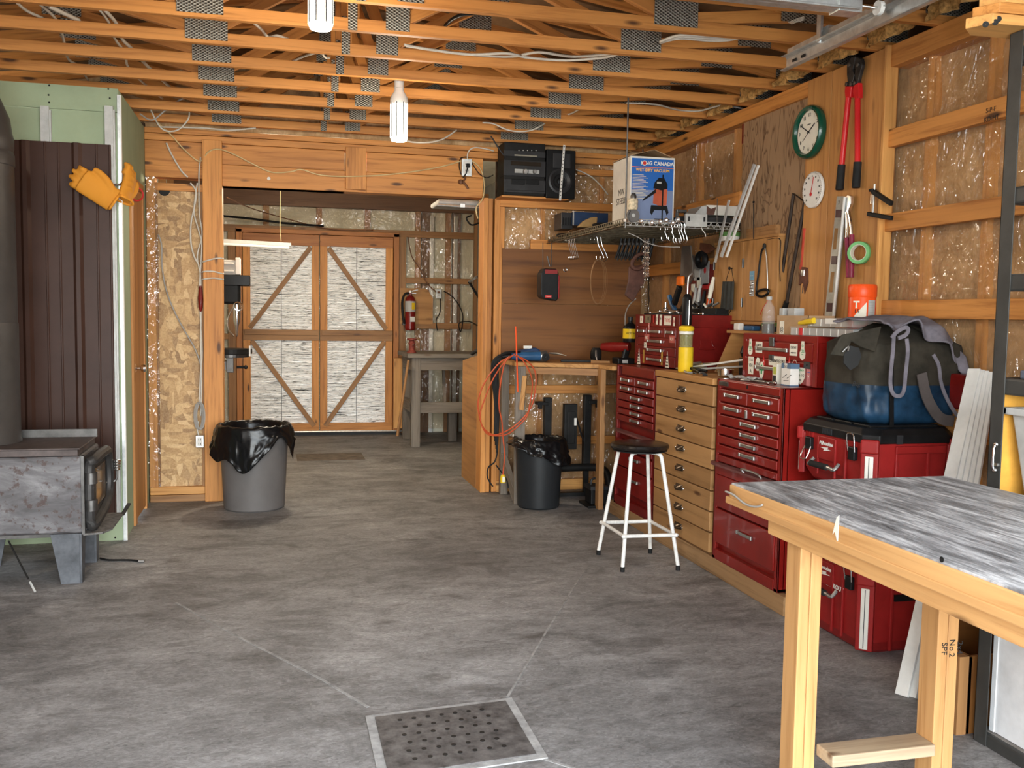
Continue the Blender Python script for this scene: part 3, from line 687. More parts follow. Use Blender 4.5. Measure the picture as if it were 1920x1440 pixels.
# ---- far double door
t = stroot('door_1', (.55, FAR - .06, 0), 'pair of wooden barn doors lined with shiny bubble foil at the far end', 'door')
xl, xm, xr = -.335, .555, 1.435; zt, zb = 2.40, .03
y0, y1 = FAR - .09, FAR - .05
def mem(par, name, a, c, w=.085, mat=PINED, yo=0, th=.035):
    b = MB(); b.beam((a[0], y0 + yo + th / 2, a[1]), (c[0], y0 + yo + th / 2, c[1]), th, w, up=(0, 0, 1) if abs(a[0] - c[0]) > .02 else (1, 0, 0)); return b.build(name, mat, par, bev=.003)
for s, (a, c) in enumerate(((xl, xm - .004), (xm + .004, xr))):
    lf = MB(); lf.box(a + .005, c - .005, y1, y1 + .03, zb, zt); leaf = lf.build('door_leaf', BROWNBEAM, t)
    for z0, z1, nm in ((zb + .12, 1.15, 'foil_panel'), (1.28, zt - .13, 'foil_panel')):
        b = MB(); b.grid(lambda u_, v_: (a + .07 + (c - a - .14) * u_, y1 - .010 + .004 * nz(u_ * 6, v_ * 40, s), z0 - .02 + (z1 - z0 + .04) * v_), 30, 70); b.build(nm, FOIL, leaf, smooth=True, ang=180)
        b = MB(); b.box(a + .07 + (c - a - .14) * .5 - .003, a + .07 + (c - a - .14) * .5 + .003, y1 - .016, y1 - .012, z0, z1); b.build('foil_seam', CHAR, leaf)
    mem(leaf, 'stile', (a + .045, zb), (a + .045, zt), mat=FIR if 0 else PINE); mem(leaf, 'stile', (c - .045, zb), (c - .045, zt), mat=PINE)
    mem(leaf, 'rail', (a, zt - .06), (c, zt - .06), .13, FIR, -.004); mem(leaf, 'rail', (a + .002, zb + .05), (c - .002, zb + .05), .13, PINE, -.003); mem(leaf, 'rail', (a + .001, 1.21), (c - .001, 1.21), .13, PINED, -.005)
    mem(leaf, 'rail', (a + .02, 1.24), (c - .02, 1.24), .06, PINED, -.022, .018)
    if s == 0: mem(leaf, 'brace', (a + .08, 1.29), (c - .10, zt - .14), .055, PINED, -.004, .03); mem(leaf, 'brace', (a + .10, 1.14), (c - .06, zb + .08), .055, PINED, -.004, .03)
    else: mem(leaf, 'brace', (c - .08, 1.29), (a + .10, zt - .14), .055, PINED, -.004, .03); mem(leaf, 'brace', (c - .10, 1.14), (a + .06, zb + .08), .055, PINED, -.004, .03)
b = MB(); b.box(xl - .07, xl - .005, y0 - .02, FAR, 0, 2.45, ax=2); b.box(xr + .005, xr + .07, y0 - .02, FAR, 0, 2.45, ax=2); b.box(xl - .07, xr + .07, y0 - .02, FAR, 2.41, 2.46, ax=0); b.build('door_frame', FIR, t, bev=.003)
b = MB(); b.box(xl - .1, xr + .1, y0 - .03, y0, 0, .035); b.build('threshold_seal', SKIRT, t)
b = MB(); b.tube([(xl - .1, y0 - .05, .045), (.5, y0 - .055, .05), (xr + .25, y0 - .05, .04)], .012, smooth=6); b.build('door_sweep', GALV, t, smooth=True)
SKY = 24.0
EXPO = 0.3
BULBS = [((.76, 5.9, 2.5), 26), ((.2, 4.2, 2.62), 24), ((.3, 8.55, 2.56), 90)]  # last entry lights the added, unseen rear bay bulb
# ================================================================== STOVE CORNER
YS0, YS1 = 5.5, 6.02
t = thing('wood_stove', 'low grey steel box wood stove with a glass door on its right end', 'wood stove', (-1.5, 5.76, 0))
b = MB(); b.box(-2.05, -1.0, YS0, YS1, .275, .70, ax=0); b.build('firebox', STOVE, t, bev=.012)
b = MB(); b.box(-2.05, -1.006, YS0 - .012, YS1 + .02, .735, .745); b.box(-2.05, -1.02, YS0, YS1, .70, .735); b.build('top_plate', plain('brown_stove_top', (.10, .08, .075), .55, metal=.3, dirt=.2), t, bev=.003)
b = MB(); b.box(-1.55, -1.0, YS1 - .05, YS1 - .03, .745, .79); b.build('rear_top_ledge', DSTEEL, t)
b = MB(); b.box(-1.005, -.99, YS0 - .004, YS0 + .03, .27, .70); b.build('corner_weld_strip', DSTEEL, t)
dm = plain('black_cast_door', (.05, .047, .045), .5, metal=.4, dirt=.2)
b = MB(); b.tube([(-.975, YS0 + .06, .34), (-.975, YS0 + .06, .62), (-.955, YS0 + .08, .665), (-.945, YS0 + .30, .675), (-.945, YS0 + .47, .64), (-.945, YS0 + .47, .40), (-.955, YS0 + .12, .31)], .03, n=10, smooth=6, closed=True)
d = b.build('door', dm, t, smooth=True)
b = MB(); b.box(-1.0, -.955, YS0 + .06, YS0 + .48, .33, .66); b.build('door_panel', dm, d, bev=.01)
b = MB(); b.box(-.957, -.95, YS0 + .14, YS0 + .42, .40, .61); b.build('door_glass', plain('amber_stove_glass', (.12, .07, .03), .12, dirt=.2, spec=.8), d)
for z in (.42, .57):
    b = MB(); b.cyl((-.965, YS0 + .05, z - .03), (-.965, YS0 + .05, z + .03), .034, n=14); b.build('hinge', DSTEEL, d, smooth=True)
b = MB(); b.tube([(-.96, YS0 + .47, .47), (-.92, YS0 + .5, .47), (-.90, YS0 + .5, .49), (-.898, YS0 + .5, .545)], .006, smooth=5); h = b.build('latch_rod', STEEL, t, smooth=True)
b = MB(); b.lathe([(.008, 0)] + [(.013 + .004 * (i % 2) + .0012 * i, .008 * i) for i in range(1, 9)] + [(.001, .07)], (-.898, YS0 + .5, .535), n=16); b.build('coil_handle', CHROME, h, smooth=True)
b = MB(); b.prism([(-1.0, YS0 + .0), (-.905, YS0 + .03), (-.87, YS0 + .12), (-.87, YS0 + .55), (-1.0, YS0 + .56)], (0, 0, .262), (1, 0, 0), (0, 1, 0), (0, 0, .01)); b.build('ash_lip', plain('ashy_steel', (.16, .15, .14), .7, metal=.2, dirt=.3, scale=30), t)
b = MB(); b.beam((-.872, YS0 + .5, .267), (-.85, YS0 + .62, .31), .02, .01); b.build('lip_handle', DSTEEL, t)
legm = plain('grey_leg_steel', (.10, .105, .115), .5, metal=.4, dirt=.2)
for x, y, s in ((-1.02, YS0, 1), (-1.02, YS1 - .08, 1), (-1.95, YS0, -1), (-1.62, YS1 - .08, -1)):
    b = MB(); sx = -s
    b.prism([(0, .275), (sx * .145, .275), (sx * .095, 0), (0.0 - s * 0.0, 0)], (x, y + .0, 0), (1, 0, 0), (0, 0, 1), (0, .012, 0))
    b.prism([(0, .275), (.12, .275), (.06, 0), (0, 0)], (x, y, 0), (0, 1, 0), (0, 0, 1), (.012, 0, 0)); b.build('leg', legm, t, bev=.001)
b = MB(); b.box(-2.05, -1.12, YS0 + .02, YS0 + .5, .255, .275); b.build('bottom_rail', DSTEEL, t)
# chimney pipe
t = thing('stove_pipe', 'wide dark grey chimney pipe rising from the wood stove top to the roof', 'stove pipe', (-1.57, 5.8, .745))
pm = plain('dark_flue_pipe', (.07, .063, .058), .45, metal=.4, dirt=.12, scale=3)
b = MB(); b.lathe([(.205, 0), (.205, .01), (.2, .02), (.2, .66), (.198, .665)], (-1.57, 5.8, .745), n=40); b.build('pipe_section', pm, t, smooth=True)
b = MB(); b.lathe([(.196, .665), (.196, 1.52), (.2, 1.525), (.2, 1.58), (.192, 1.60), (.198, 1.62), (.198, 1.67), (.19, 1.70), (.18, 1.78), (.11, 1.95), (.10, 2.4), (.10, 2.9)], (-1.57, 5.8, .745), n=40); b.build('upper_pipe_section', pm, t, smooth=True)
# tools on the floor by the stove
t = thing('fire_poker', 'thin dark poker lying on the floor beside the front leg of the stove', 'poker', at(230, 1050, z=.006))
b = MB(); b.tube([at(188, 1047, z=.007), at(205, 1050, z=.007), at(240, 1050, z=.007), at(262, 1052, z=.007)], .006, smooth=4); b.build('rod', BLKM, t, smooth=True)
b = MB(); b.cyl(at(260, 1052, z=.009), at(271, 1052, z=.009), .009, n=10); b.build('tip', STEEL, t, smooth=True)
t = thing('ash_rake', 'thin rod with a pale flat tip leaning from the stove down to the floor', 'ash rake', at(62, 1108, z=0))
a0, a1 = V((-1.36, 5.46, .26)), at(66, 1110, z=.008); b = MB(); b.tube([a0, a0.lerp(a1, .75)], .005, n=6); b.build('rod', BLKM, t)
b = MB(); b.beam(a0.lerp(a1, .80), a1, .010, .005); b.build('tip', GALVP, t)
# gloves clipped to the corner of the closet
def glove(name_label, o, ax_u, ax_v, nrm, lens, thumb, sc=1.0):
    t = thing('work_glove', name_label, 'glove', o, 'tan leather work gloves on the closet corner')
    u_, v_, n_ = V(ax_u).normalized(), V(ax_v).normalized(), V(nrm).normalized(); o = V(o)
    P = lambda a, c, d=0: o + (u_ * a + v_ * c + n_ * d) * sc
    pts = [P(0, 0), P(.05, .0, .008), P(.10, 0, .012), P(.135, 0, .01)]; ed = [(0, 1), (1, 2), (2, 3)]; rad = [(.05 * sc, .022 * sc), (.052 * sc, .026 * sc), (.056 * sc, .024 * sc), (.05 * sc, .02 * sc)]
    b = MB(); b.tube([P(-.005, 0), P(.03, 0, .004), P(.07, 0, .01), P(.11, 0, .012), P(.135, 0, .01)], .03 * sc, n=20)
    k0 = o.copy()
    for q in range(len(b.v)):   # flatten the palm tube across its thickness and widen it
        d = b.v[q] - o; a_, c_, e_ = d.dot(u_), d.dot(v_), d.dot(n_); b.v[q] = o + u_ * a_ + v_ * c_ * 1.75 + n_ * (e_ * .72)
    for i, (l, off) in enumerate(zip(lens, (-.036, -.012, .012, .035))):
        b.tube([P(.11, off), P(.15, off * 1.02, .012), P(.13 + l * .6, off * (1.05 + .1 * (i % 2)), .016 - .01 * (i % 2)), P(.13 + l, off * 1.1, -.002)], [.017 * sc, .0165 * sc, .015 * sc, .009 * sc], n=12, smooth=3)
    b.tube([P(.02, .03 * thumb, .006), P(.06, .055 * thumb, .018), P(.10, .066 * thumb, .024), P(.125, .064 * thumb, .022)], [.02 * sc, .019 * sc, .016 * sc, .010 * sc], n=12, smooth=3)
    for k_ in range(3): b.tube([P(.04 + .03 * k_, -.045, .012), P(.05 + .03 * k_, 0, .031), P(.04 + .03 * k_, .04, .016)], .0055 * sc, n=8, smooth=3)
    g = b.build('leather_hand', LEATH, t, smooth=True, ang=180)
    md = g.modifiers.new('r', 'REMESH'); md.mode = 'VOXEL'; md.voxel_size = .0045 * sc; md.use_smooth_shade = True
    md = g.modifiers.new('m', 'SMOOTH'); md.iterations = 5; md.factor = .5
    b = MB(); b.torus(P(-.008, 0), .036 * sc, .006 * sc, axis=u_, sx=1.35, sy=.7); b.build('cuff_hem', LEATH, t, smooth=True)
    return t
g0 = at(212, 375, y=6.40); g1 = at(150, 335, y=6.36)
dv = (g1 - g0).normalized(); pv = V((0, -1, 0)).cross(dv)
glove('left tan leather work glove pointing left across the brown ribbed steel', g0, dv, pv, (0, -1, 0), (.05, .065, .06, .045), -1, 1.45)
g2 = at(226, 372, y=6.46) + V((.02, 0, 0)); dv2 = V((.05, .28, .62)).normalized()
glove('right tan leather work glove pointing up against the green closet side', g2, dv2, V((-.15, -.8, .35)), (1, -.1, 0), (.045, .055, .05, .04), -1, 1.35)
t = thing('clip_hook', 'small silver clip holding the pair of leather gloves on the closet corner', 'hook', at(216, 348, y=6.45))
b = MB(); p = at(207, 347, y=6.44); b.ball(p, .012, 8); b.build('clip_knob', CHROME, t, smooth=True); b = MB(); b.tube([p, at(226, 345, y=6.45), V((-.90, 6.5, 2.32))], .006, smooth=4); b.build('clip_wire', CHROME, t, smooth=True)
b = MB(); b.torus(at(256, 364, x=-.905), .045, .006, axis=(.5, -1, 0)); o = b.build('ring', INKR, None, smooth=True); tag(o, 'red plastic ring hanging on the side of the closet above the door', 'ring')

# ---- cables on the strand board bay
def cable(label, pts, r=.005, mat=None, name='electrical_cable', group=None, n=6, sm=6, cat='cable'):
    b = MB(); b.tube(pts, r, n, smooth=sm); o = b.build(name, mat or CORDW, None, smooth=True, ang=180); return tag(o, label, cat, group)
yb = BW - .012
ck = lambda l: [at(x, y, y=yb + (dy[0] if dy else 0)) for x, y, *dy in l]
cable('pale cable running down the strand board from its top and curving left then right', ck([(312, 268), (322, 290), (340, 320), (352, 332)]), .007)
cable('pale cable looping down the right side of the strand board', ck([(357, 343), (368, 360), (364, 390), (358, 420), (358, 455), (364, 480), (372, 495)]), .007)
cable('pale cable hanging straight beside the tall post', ck([(370, 343), (366, 370), (364, 400), (372, 430), (378, 455), (377, 490), (374, 540), (376, 600), (379, 660), (376, 700), (373, 760)]), .006)
cable('second pale cable running down tight against the tall post', ck([(376, 295), (373, 330), (374, 400), (379, 440), (370, 480), (376, 520), (377, 600), (376, 640), (378, 720), (376, 780)]), .006)
cable('grey cable sweeping diagonally over the strand board down to the post', ck([(297, 440), (303, 460), (304, 500), (312, 545), (330, 590), (352, 630), (366, 655), (377, 690), (376, 740)]), .006, CORDG)
for i, (ya, yc) in enumerate(((489, 484), (508, 512), (522, 523))):
    p = [at(378, ya + 3, y=BW - .02), at(384, ya + 1, y=BW - .062), at(400, (ya + yc) / 2 - 1, y=BW - .062), at(412, yc, y=BW - .062), at(419, yc + 1, y=BW - .03)]
    cable('white cable wrapped across the front of the tall post, %s of the three turns' % ('topmost', 'middle', 'lowest')[i], p, .006)
pts = []
for k_ in range(5):
    for a in range(12):
        an = 2 * PI * a / 12; c = at(374, 780, y=BW - .035 - .004 * k_); pts.append(c + V((.030 * math.sin(an) + .005 * k_ - .01, -.004 * math.cos(an), .105 * math.cos(an))))
cable('bundle of grey cable coiled low beside the tall post', pts, .005, CORDG, 'cable_coil', sm=2)
cable('pair of short pale cables between the cable coil and the outlet box', [at(372, 790, y=BW - .03), at(370, 805, y=BW - .03), at(373, 818, y=BW - .03)], .006)
def outlet(c, w_, h_, label, nrm=(0, -1, 0), d=.03):
    t = thing('outlet_box', label, 'outlet box', c); c = V(c)
    b = MB(); b.box(c.x - w_ / 2, c.x + w_ / 2, c.y - d, c.y, c.z - h_ / 2, c.z + h_ / 2); b.build('box_body', GALV, t, bev=.003)
    b = MB(); b.box(c.x - w_ * .33, c.x + w_ * .33, c.y - d - .004, c.y - d, c.z - h_ * .36, c.z + h_ * .36); pl = b.build('receptacle', WHTP, t, bev=.002)
    for s in (-1, 1):
        for q in (-1, 1):
            b = MB(); z = c.z + s * h_ * .18; b.box(c.x + q * w_ * .12 - .002, c.x + q * w_ * .12 + .002, c.y - d - .0055, c.y - d - .0035, z - .007, z + .007); b.build('slot', INK, pl)
    return t
outlet(at(375, 827, y=BW - .02), .06, .095, 'small metal outlet box hanging low beside the tall post')
p = at(376, 560, y=BW - .015); b = MB(); b.tube([p + V((0, 0, .1)), p + V((0, 0, .07)), p, p - V((0, 0, .07)), p - V((0, 0, .1))], [.008, .014, .02, .016, .006], n=10)
tag(b.build('cord_plug', REDD, None, smooth=True), 'red cord plug hanging beside the left edge of the tall post', 'plug')
# cream cord along the header
yh = BW - .02
cable('cream cord draped along the header boards from the ceiling to the outlet box', [at(290, 225, y=yh), at(318, 250, y=yh), at(345, 280, y=yh), at(368, 300, y=yh), at(378, 301, y=yh), at(392, 284, y=BW - .07), at(412, 280, y=BW - .065), at(440, 290, y=yh), at(475, 308, y=yh), at(510, 323, y=yh), at(545, 322, y=yh), at(565, 318, y=yh), at(600, 328, y=yh), at(650, 331, y=BW - .045), at(720, 328, y=yh), at(780, 321, y=yh), at(830, 312, y=yh), at(865, 302, y=yh), at(880, 300, y=yh), at(900, 315, y=yh), at(908, 345, y=yh), at(905, 372, y=BW - .06), at(893, 390, y=BW - .06), at(896, 410, y=BW - .06)], .0055, CORDY)
outlet(at(874, 315, y=BW), .085, .14, 'metal outlet box with black plugs on the right end of the header')
t = thing('power_plug', 'black plug pushed into the outlet box on the header', 'plug', at(876, 311, y=BW - .06)); p = at(876, 311, y=BW - .03)
b = MB(); b.box(p.x - .012, p.x + .016, p.y - .035, p.y, p.z - .015, p.z + .015); b.build('plug_body', BLK, t, bev=.004)
b = MB(); b.tube([p + V((0, -.03, 0)), at(874, 325, y=BW - .05), at(868, 333, y=BW - .04)], .005, smooth=5); b.build('plug_cord', BLK, t, smooth=True)
cable('thin black cord bowing around the left side of the header outlet box', [at(878, 294, y=yh), at(864, 297, y=yh), at(861, 312, y=yh), at(865, 328, y=yh)], .004, BLK)
cable('black cord from the header outlet box to the stereo', [at(884, 304, y=yh), at(898, 325, y=yh), at(912, 333, y=yh), at(925, 328, y=yh)], .004, BLK)
cable('pale cable arching above the header outlet box', [at(876, 300, y=yh), at(878, 285, y=yh), at(888, 277, y=yh), at(905, 278, y=yh), at(926, 283, y=yh)], .006, CORDW)
t = thing('shop_hook', 'dark red wooden toggle hanging below the header outlet box', 'toggle', at(870, 345, y=BW - .03))
b = MB(); b.lathe([(.001, -.02), (.018, -.014), (.021, 0), (.017, .014), (.001, .02)], at(864, 341, y=BW - .03)); b.build('knob', CORDB, t, smooth=True)
b = MB(); b.tube([at(865, 341, y=BW - .03), at(872, 345, y=BW - .03), at(878, 354, y=BW - .03)], .009, smooth=4); b.tube([at(868, 342, y=BW - .03), at(873, 333, y=BW - .03)], .007); b.build('arm', CORDB, t, smooth=True)
b = MB(); b.lathe([(.012, 0), (.013, .006), (.0005, .008)], at(504, 335, y=BW - .004), axis=(0, -1, 0), cap=False); tag(b.build('screw_hook', WHTP, None, smooth=True), 'small round white button fixed to the header board left of centre', 'button')

# ---- ceiling cables
cc = lambda l, z=3.0: [at(x, y, z=z + (d[0] if d else 0)) for x, y, *d in l]
CR = .0075
cable('white cable crossing the trusses at the upper left corner', cc([(32, 5), (50, 20), (80, 34)], 3.02), CR)
cable('white cable slanting down through the trusses left of the first gusset plates', cc([(75, 8), (100, 30), (112, 50), (120, 78), (128, 110), (148, 125), (165, 150)], 3.03), CR)
cable('pair of bright white cables running diagonally across the upper left trusses', cc([(93, 12), (120, 25), (148, 38)], 3.02), CR * 1.5)
cable('white cable diagonal between the second and third row of gusset plates on the left', cc([(187, 18), (204, 42), (215, 72), (235, 100), (240, 125), (268, 155), (305, 185)], 3.03), CR)
cable('white cable beside it running toward the green closet', cc([(196, 18), (218, 44), (228, 72), (246, 90), (268, 115), (285, 132), (318, 163)], 3.03), CR * 1.3)
cable('loose grey cable sagging above the left end of the back wall', [at(262, 213, y=7.3), at(285, 225, y=7.3), at(310, 207, y=7.3), at(342, 185, y=7.3), at(365, 183, y=7.3)], .006, CORDG)
cable('looping white cable above the top of the strand board', [at(280, 200, y=7.5), at(302, 240, y=7.5), at(330, 245, y=7.5), at(352, 225, y=7.5), at(355, 208, y=7.5)], .006)
cable('long thin white cable lying along the plate above the header', [at(300, 238, y=7.6), at(380, 240, y=7.6), at(430, 244, y=7.6), at(480, 240, y=7.6)], .006)
cable('white cable crossing the trusses near the lit lamp at the top', cc([(475, 42), (490, 55), (503, 69), (520, 67), (540, 73)], 2.98), CR)
cable('white cable hooking around the narrow gusset plates', cc([(548, 115), (575, 104), (600, 99), (610, 108), (618, 108)], 3.02), .006)
cable('white cable sagging from the second lamp toward the right', [at(742, 256, y=6.3), at(770, 266, y=6.5), at(805, 267, y=6.6), at(832, 260, y=6.7), at(856, 244, y=6.8)], .006)
cable('long white cable along the trusses through the centre', cc([(758, 84), (800, 92), (880, 102), (950, 100), (990, 108), (1060, 113), (1130, 108), (1165, 100)], 2.94), CR)
cable('second white cable along the trusses just above it', cc([(762, 86), (830, 96), (900, 104), (960, 106), (1010, 98), (1070, 106), (1125, 103), (1160, 98)], 2.95), CR)
for i in range(3):
    cable('white cable %s of a slack bundle under the trusses on the right' % ('lowest', 'middle', 'topmost')[i], cc([(1238, 80 - i), (1275, 72 - 3 * i), (1330, 76 - 4 * i), (1365, 75 - 3 * i), (1402, 67)], 2.93), CR)
cable('wavy white cable under the trusses above the right wall plate', cc([(1175, 193), (1230, 196), (1270, 206), (1310, 208), (1350, 198), (1375, 200), (1395, 204)], 2.94), .0065)
cable('white cable looping under the trusses above the stereo', [at(905, 230, y=7.1), at(925, 232, y=7.1), at(950, 243, y=7.1), at(975, 247, y=7.1), at(1000, 243, y=7.1), at(1022, 231, y=7.1)], .006)
cable('short white cable between the trusses right of the centre gussets', cc([(1050, 215), (1068, 214), (1084, 206)], 2.96), .006)
cable('black cable arching over the trusses in the middle', cc([(835, 48), (850, 35), (870, 27), (895, 25), (915, 27)], 3.05), .010, BLK)
for i in range(4):
    cable('thin white wire behind the garage door strut, one of a small fan', cc([(1478 + 2 * i, 42 + i), (1492, 36 + 2 * i), (1508, 31 + 2 * i)], 2.93), .0016, group='fan of thin white wires')
# ---- lamps
def lamp(c, label, k_=1.0):
    t = thing('ceiling_lamp', label, 'lamp', c, 'LED ceiling lamps'); c = V(c)
    b = MB(); b.lathe([(.001, 0), (.066, 0), (.068, -.012), (.058, -.022), (.04, -.034), (.03, -.055), (.028, -.085), (.031, -.095), (.024, -.10)], c, n=32); b.build('lamp_holder', WHTP, t, smooth=True)
    b = MB(); z = -.095; b.lathe([(.028, z), (.03, z - .02), (.052, z - .055), (.056, z - .08), (.054, z - .10)], c, n=32); b.build('bulb_collar', WHTP, t, smooth=True)
    b = MB(); b.lathe([(.051, -.175), (.051, -.40), (.045, -.415), (.001, -.416)], c, n=24)
    for i in range(8):
        an = 2 * PI * i / 8; q = c + V((math.cos(an) * .051, math.sin(an) * .051, 0))
        b.obox(q + V((0, 0, -.285)), (.004, .027, .22), Matrix.Rotation(an, 3, 'Z'))
    b.build('led_column', LED, t)
    b = MB()
    for i in range(8):
        an = 2 * PI * (i + .5) / 8; q = c + V((math.cos(an) * .0535, math.sin(an) * .0535, 0))
        b.obox(q + V((0, 0, -.285)), (.003, .005, .22), Matrix.Rotation(an, 3, 'Z'))
    b.build('strip_gap', CHAR, t)
    return t
l1 = lamp((.76, 5.93, 2.965), 'lit LED corn bulb hanging from its white holder below the trusses')
lc = at(601, 30, y=4.25); lamp((lc.x, 4.25, lc.z + .36), 'lit LED bulb near the top edge, nearer to the garage door')
lamp((.3, 8.55, 3.0), 'added unseen LED bulb lighting the rear bay, hidden above the header')  # invented lamp, out of view, added to brighten the rear bay
# ================================================================== BINS
def bin_(label, c, r0, r1, h, mat, bagfn, baglabel, rim=True):
    t = thing('waste_bin', label, 'waste bin', c); c = V(c)
    b = MB(); b.lathe([(.001, .0), (r0 - .012, 0), (r0, .012), (r1 - .004, h - .03), (r1 + .008, h - .028), (r1 + .009, h), (r1 - .004, h), (r0 - .01, .02), (.001, .018)], c, n=48, cap=False); b.build('bin_body', mat, t, smooth=True)
    b = MB()
    def fn(u_, v_):
        an = 2 * PI * u_; L = bagfn(an); ca, sa = math.cos(an), math.sin(an)
        w1 = nz(ca * 3 + 2, sa * 3, v_ * 4 + c.x); w2 = nz(ca * 8, sa * 8, v_ * 6 + c.x)
        if v_ < .35:
            s = v_ / .35; r = r1 - .02 - .05 * (1 - s) * (1 + w1); z = h - .30 * (1 - s) ** 1.2
        elif v_ < .5:
            s = (v_ - .35) / .15; r = r1 - .02 + .04 * s; z = h + .012 * math.sin(PI * s) + .01 * w2 + .012
        else:
            s = (v_ - .5) / .5; r = r1 + .02 + .028 * s * (1 + w1) + .022 * abs(w2) * (.3 + s); z = h - L * s + .008
        return c + V((ca * r, sa * r, z))
    b.grid(fn, 120, 36, closed_u=True)
    o = b.build('bin_liner', BAGM, t, smooth=True, ang=180, solid=.001)
    return t
gc_ = at(475, 948, z=0); gc_.y += .30; gc_ = V((-.135, 7.42, 0))
def lg(an):
    d = math.degrees(an) % 360 # toward camera = 270, left = 180
    def bmp(m, w_): 
        q = (d - m + 180) % 360 - 180; return math.exp(-(q / w_) ** 2)
    return .07 + .23 * bmp(262, 26) + .16 * bmp(212, 32) + .17 * bmp(338, 15) + .10 * bmp(90, 60) + .015 * math.sin(an * 9)
bin_('grey plastic waste bin with a black liner standing by the tall post', gc_, .225, .258, .62, GREY, lg, '')
bc = V((2.02, 7.08, 0))
def lb(an):
    d = math.degrees(an) % 360
    def bmp(m, w_): 
        q = (d - m + 180) % 360 - 180; return math.exp(-(q / w_) ** 2)
    return .035 + .15 * bmp(300, 40) + .12 * bmp(345, 20) + .05 * bmp(240, 20)
bin_('black plastic waste bin with a shiny liner under the corner bench', bc, .165, .19, .52, plain('black_bin_plastic', (.02, .022, .024), .4, dirt=.1, scale=3), lb, '')
# ================================================================== REAR BAY
# drill press behind the post
X, Y = -.30, 8.75
t = thing('drill_press', 'old floor drill press standing behind the tall post in the rear bay', 'drill press', (X - .1, Y, 0))
b = MB(); b.box(X - .32, X + .1, Y - .22, Y + .22, 0, .05); b.build('base', DSTEEL, t, bev=.01)
b = MB(); b.cyl((X - .20, Y, .05), (X - .20, Y, 1.75), .04, n=24); b.build('column', STEEL, t, smooth=True)
b = MB(); b.box(X - .30, X + .03, Y - .12, Y + .12, 1.55, 1.78); b.build('head', BLKM, t, bev=.02)
b = MB(); b.box(X - .25, X + .115, Y - .16, Y + .1, 1.71, 1.80); b.build('belt_guard', BLK, t, bev=.006)
b = MB(); b.box(X - .12, X - .0, Y - .14, Y + .0, 1.80, 1.93); mo = b.build('motor', LGREY, t, bev=.01)
b = MB(); b.box(X - .005, X + .035, Y - .15, Y + .02, 1.805, 1.95); b.build('motor_end_plate', WHTP, mo, bev=.004)
for z in (1.835, 1.90):
    b = MB(); b.box(X - .1, X - .02, Y - .152, Y - .139, z - .008, z + .008); b.build('vent_slot', WHTP, mo, bev=.003)
b = MB(); b.lathe([(.028, .0), (.032, -.06), (.03, -.16), (.016, -.2), (.012, -.27), (.0005, -.30)], (X + .0, Y - .05, 1.56), n=20); b.build('chuck', CHROME, t, smooth=True)
b = MB(); b.torus((X + .015, Y - .15, 1.53), .035, .009, axis=(0, 1, .2)); b.tube([(X - .03, Y - .14, 1.52), (X - .07, Y - .15, 1.42), (X - .065, Y - .15, 1.33), (X - .02, Y - .15, 1.27)], .007, smooth=5); b.build('feed_handle', CHROME, t, smooth=True)
b = MB(); b.lathe([(.001, 0), (.19, 0), (.19, .045), (.001, .045)], (X - .06, Y - .05, 1.115), n=36); b.build('table', BLKM, t, bev=.003)
b = MB(); b.lathe([(.13, 0), (.165, .0), (.165, .03), (.001, .03)], (X - .06, Y - .05, 1.085), n=36); b.box(X - .09, X - .03, Y - .09, Y - .02, .95, 1.09); b.box(X - .24, X - .05, Y - .08, Y + .05, .97, 1.05); b.build('table_bracket', DSTEEL, t, bev=.003)
b = MB(); b.cyl((X - .0, Y - .12, 1.0), (X + .07, Y - .12, 1.0), .012, n=10); b.ball((X + .075, Y - .12, 1.0), .018, 8); b.build('table_crank', BLKM, t, smooth=True)
b = MB(); b.box(X + .105, X + .118, Y - .2, Y - .185, 1.10, 1.19); b.build('white_tag', WHTP, t)
# fluorescent fixture hung on a wire
t = thing('fluorescent_fixture', 'slim grey fluorescent fixture hanging in front of the barn doors', 'light fixture', at(480, 455, y=9.5))
a, c = at(405, 451, y=9.5), at(546, 459, y=9.5)
b = MB(); b.beam(a, c, .06, .035); b.build('housing', LGREY, t, bev=.004); b = MB(); b.cyl(a + V((.02, -.02, -.03)), c + V((-.02, -.02, -.03)), .014, n=14); b.build('tube', WHTP, t, smooth=True)
b = MB(); q = at(527, 452, y=9.5); b.tube([q, q + V((-.01, 0, .12)), q + V((0, 0, .9))], .003, n=5); b.build('hanging_wire', CORDY, t)
# suspended grey panel lamp under the bay ceiling
t = thing('ceiling_light_panel', 'grey flat fixture under the header at the right of the rear bay', 'light fixture', at(860, 388, y=8.3))
p1, p2 = at(812, 384, y=8.3), at(905, 392, y=8.3)
b = MB(); b.box(p1.x, p2.x + .05, 8.05, 8.45, 2.42, 2.465); b.build('panel', LGREY, t, bev=.02, seg=3)
b = MB(); b.tube([(p1.x, 8.06, 2.415), (p1.x + .2, 8.05, 2.41), (p2.x + .03, 8.05, 2.41)], .012, smooth=3); b.box(p1.x + .19, p1.x + .23, 8.03, 8.07, 2.40, 2.43); b.build('conduit', GALV, t)
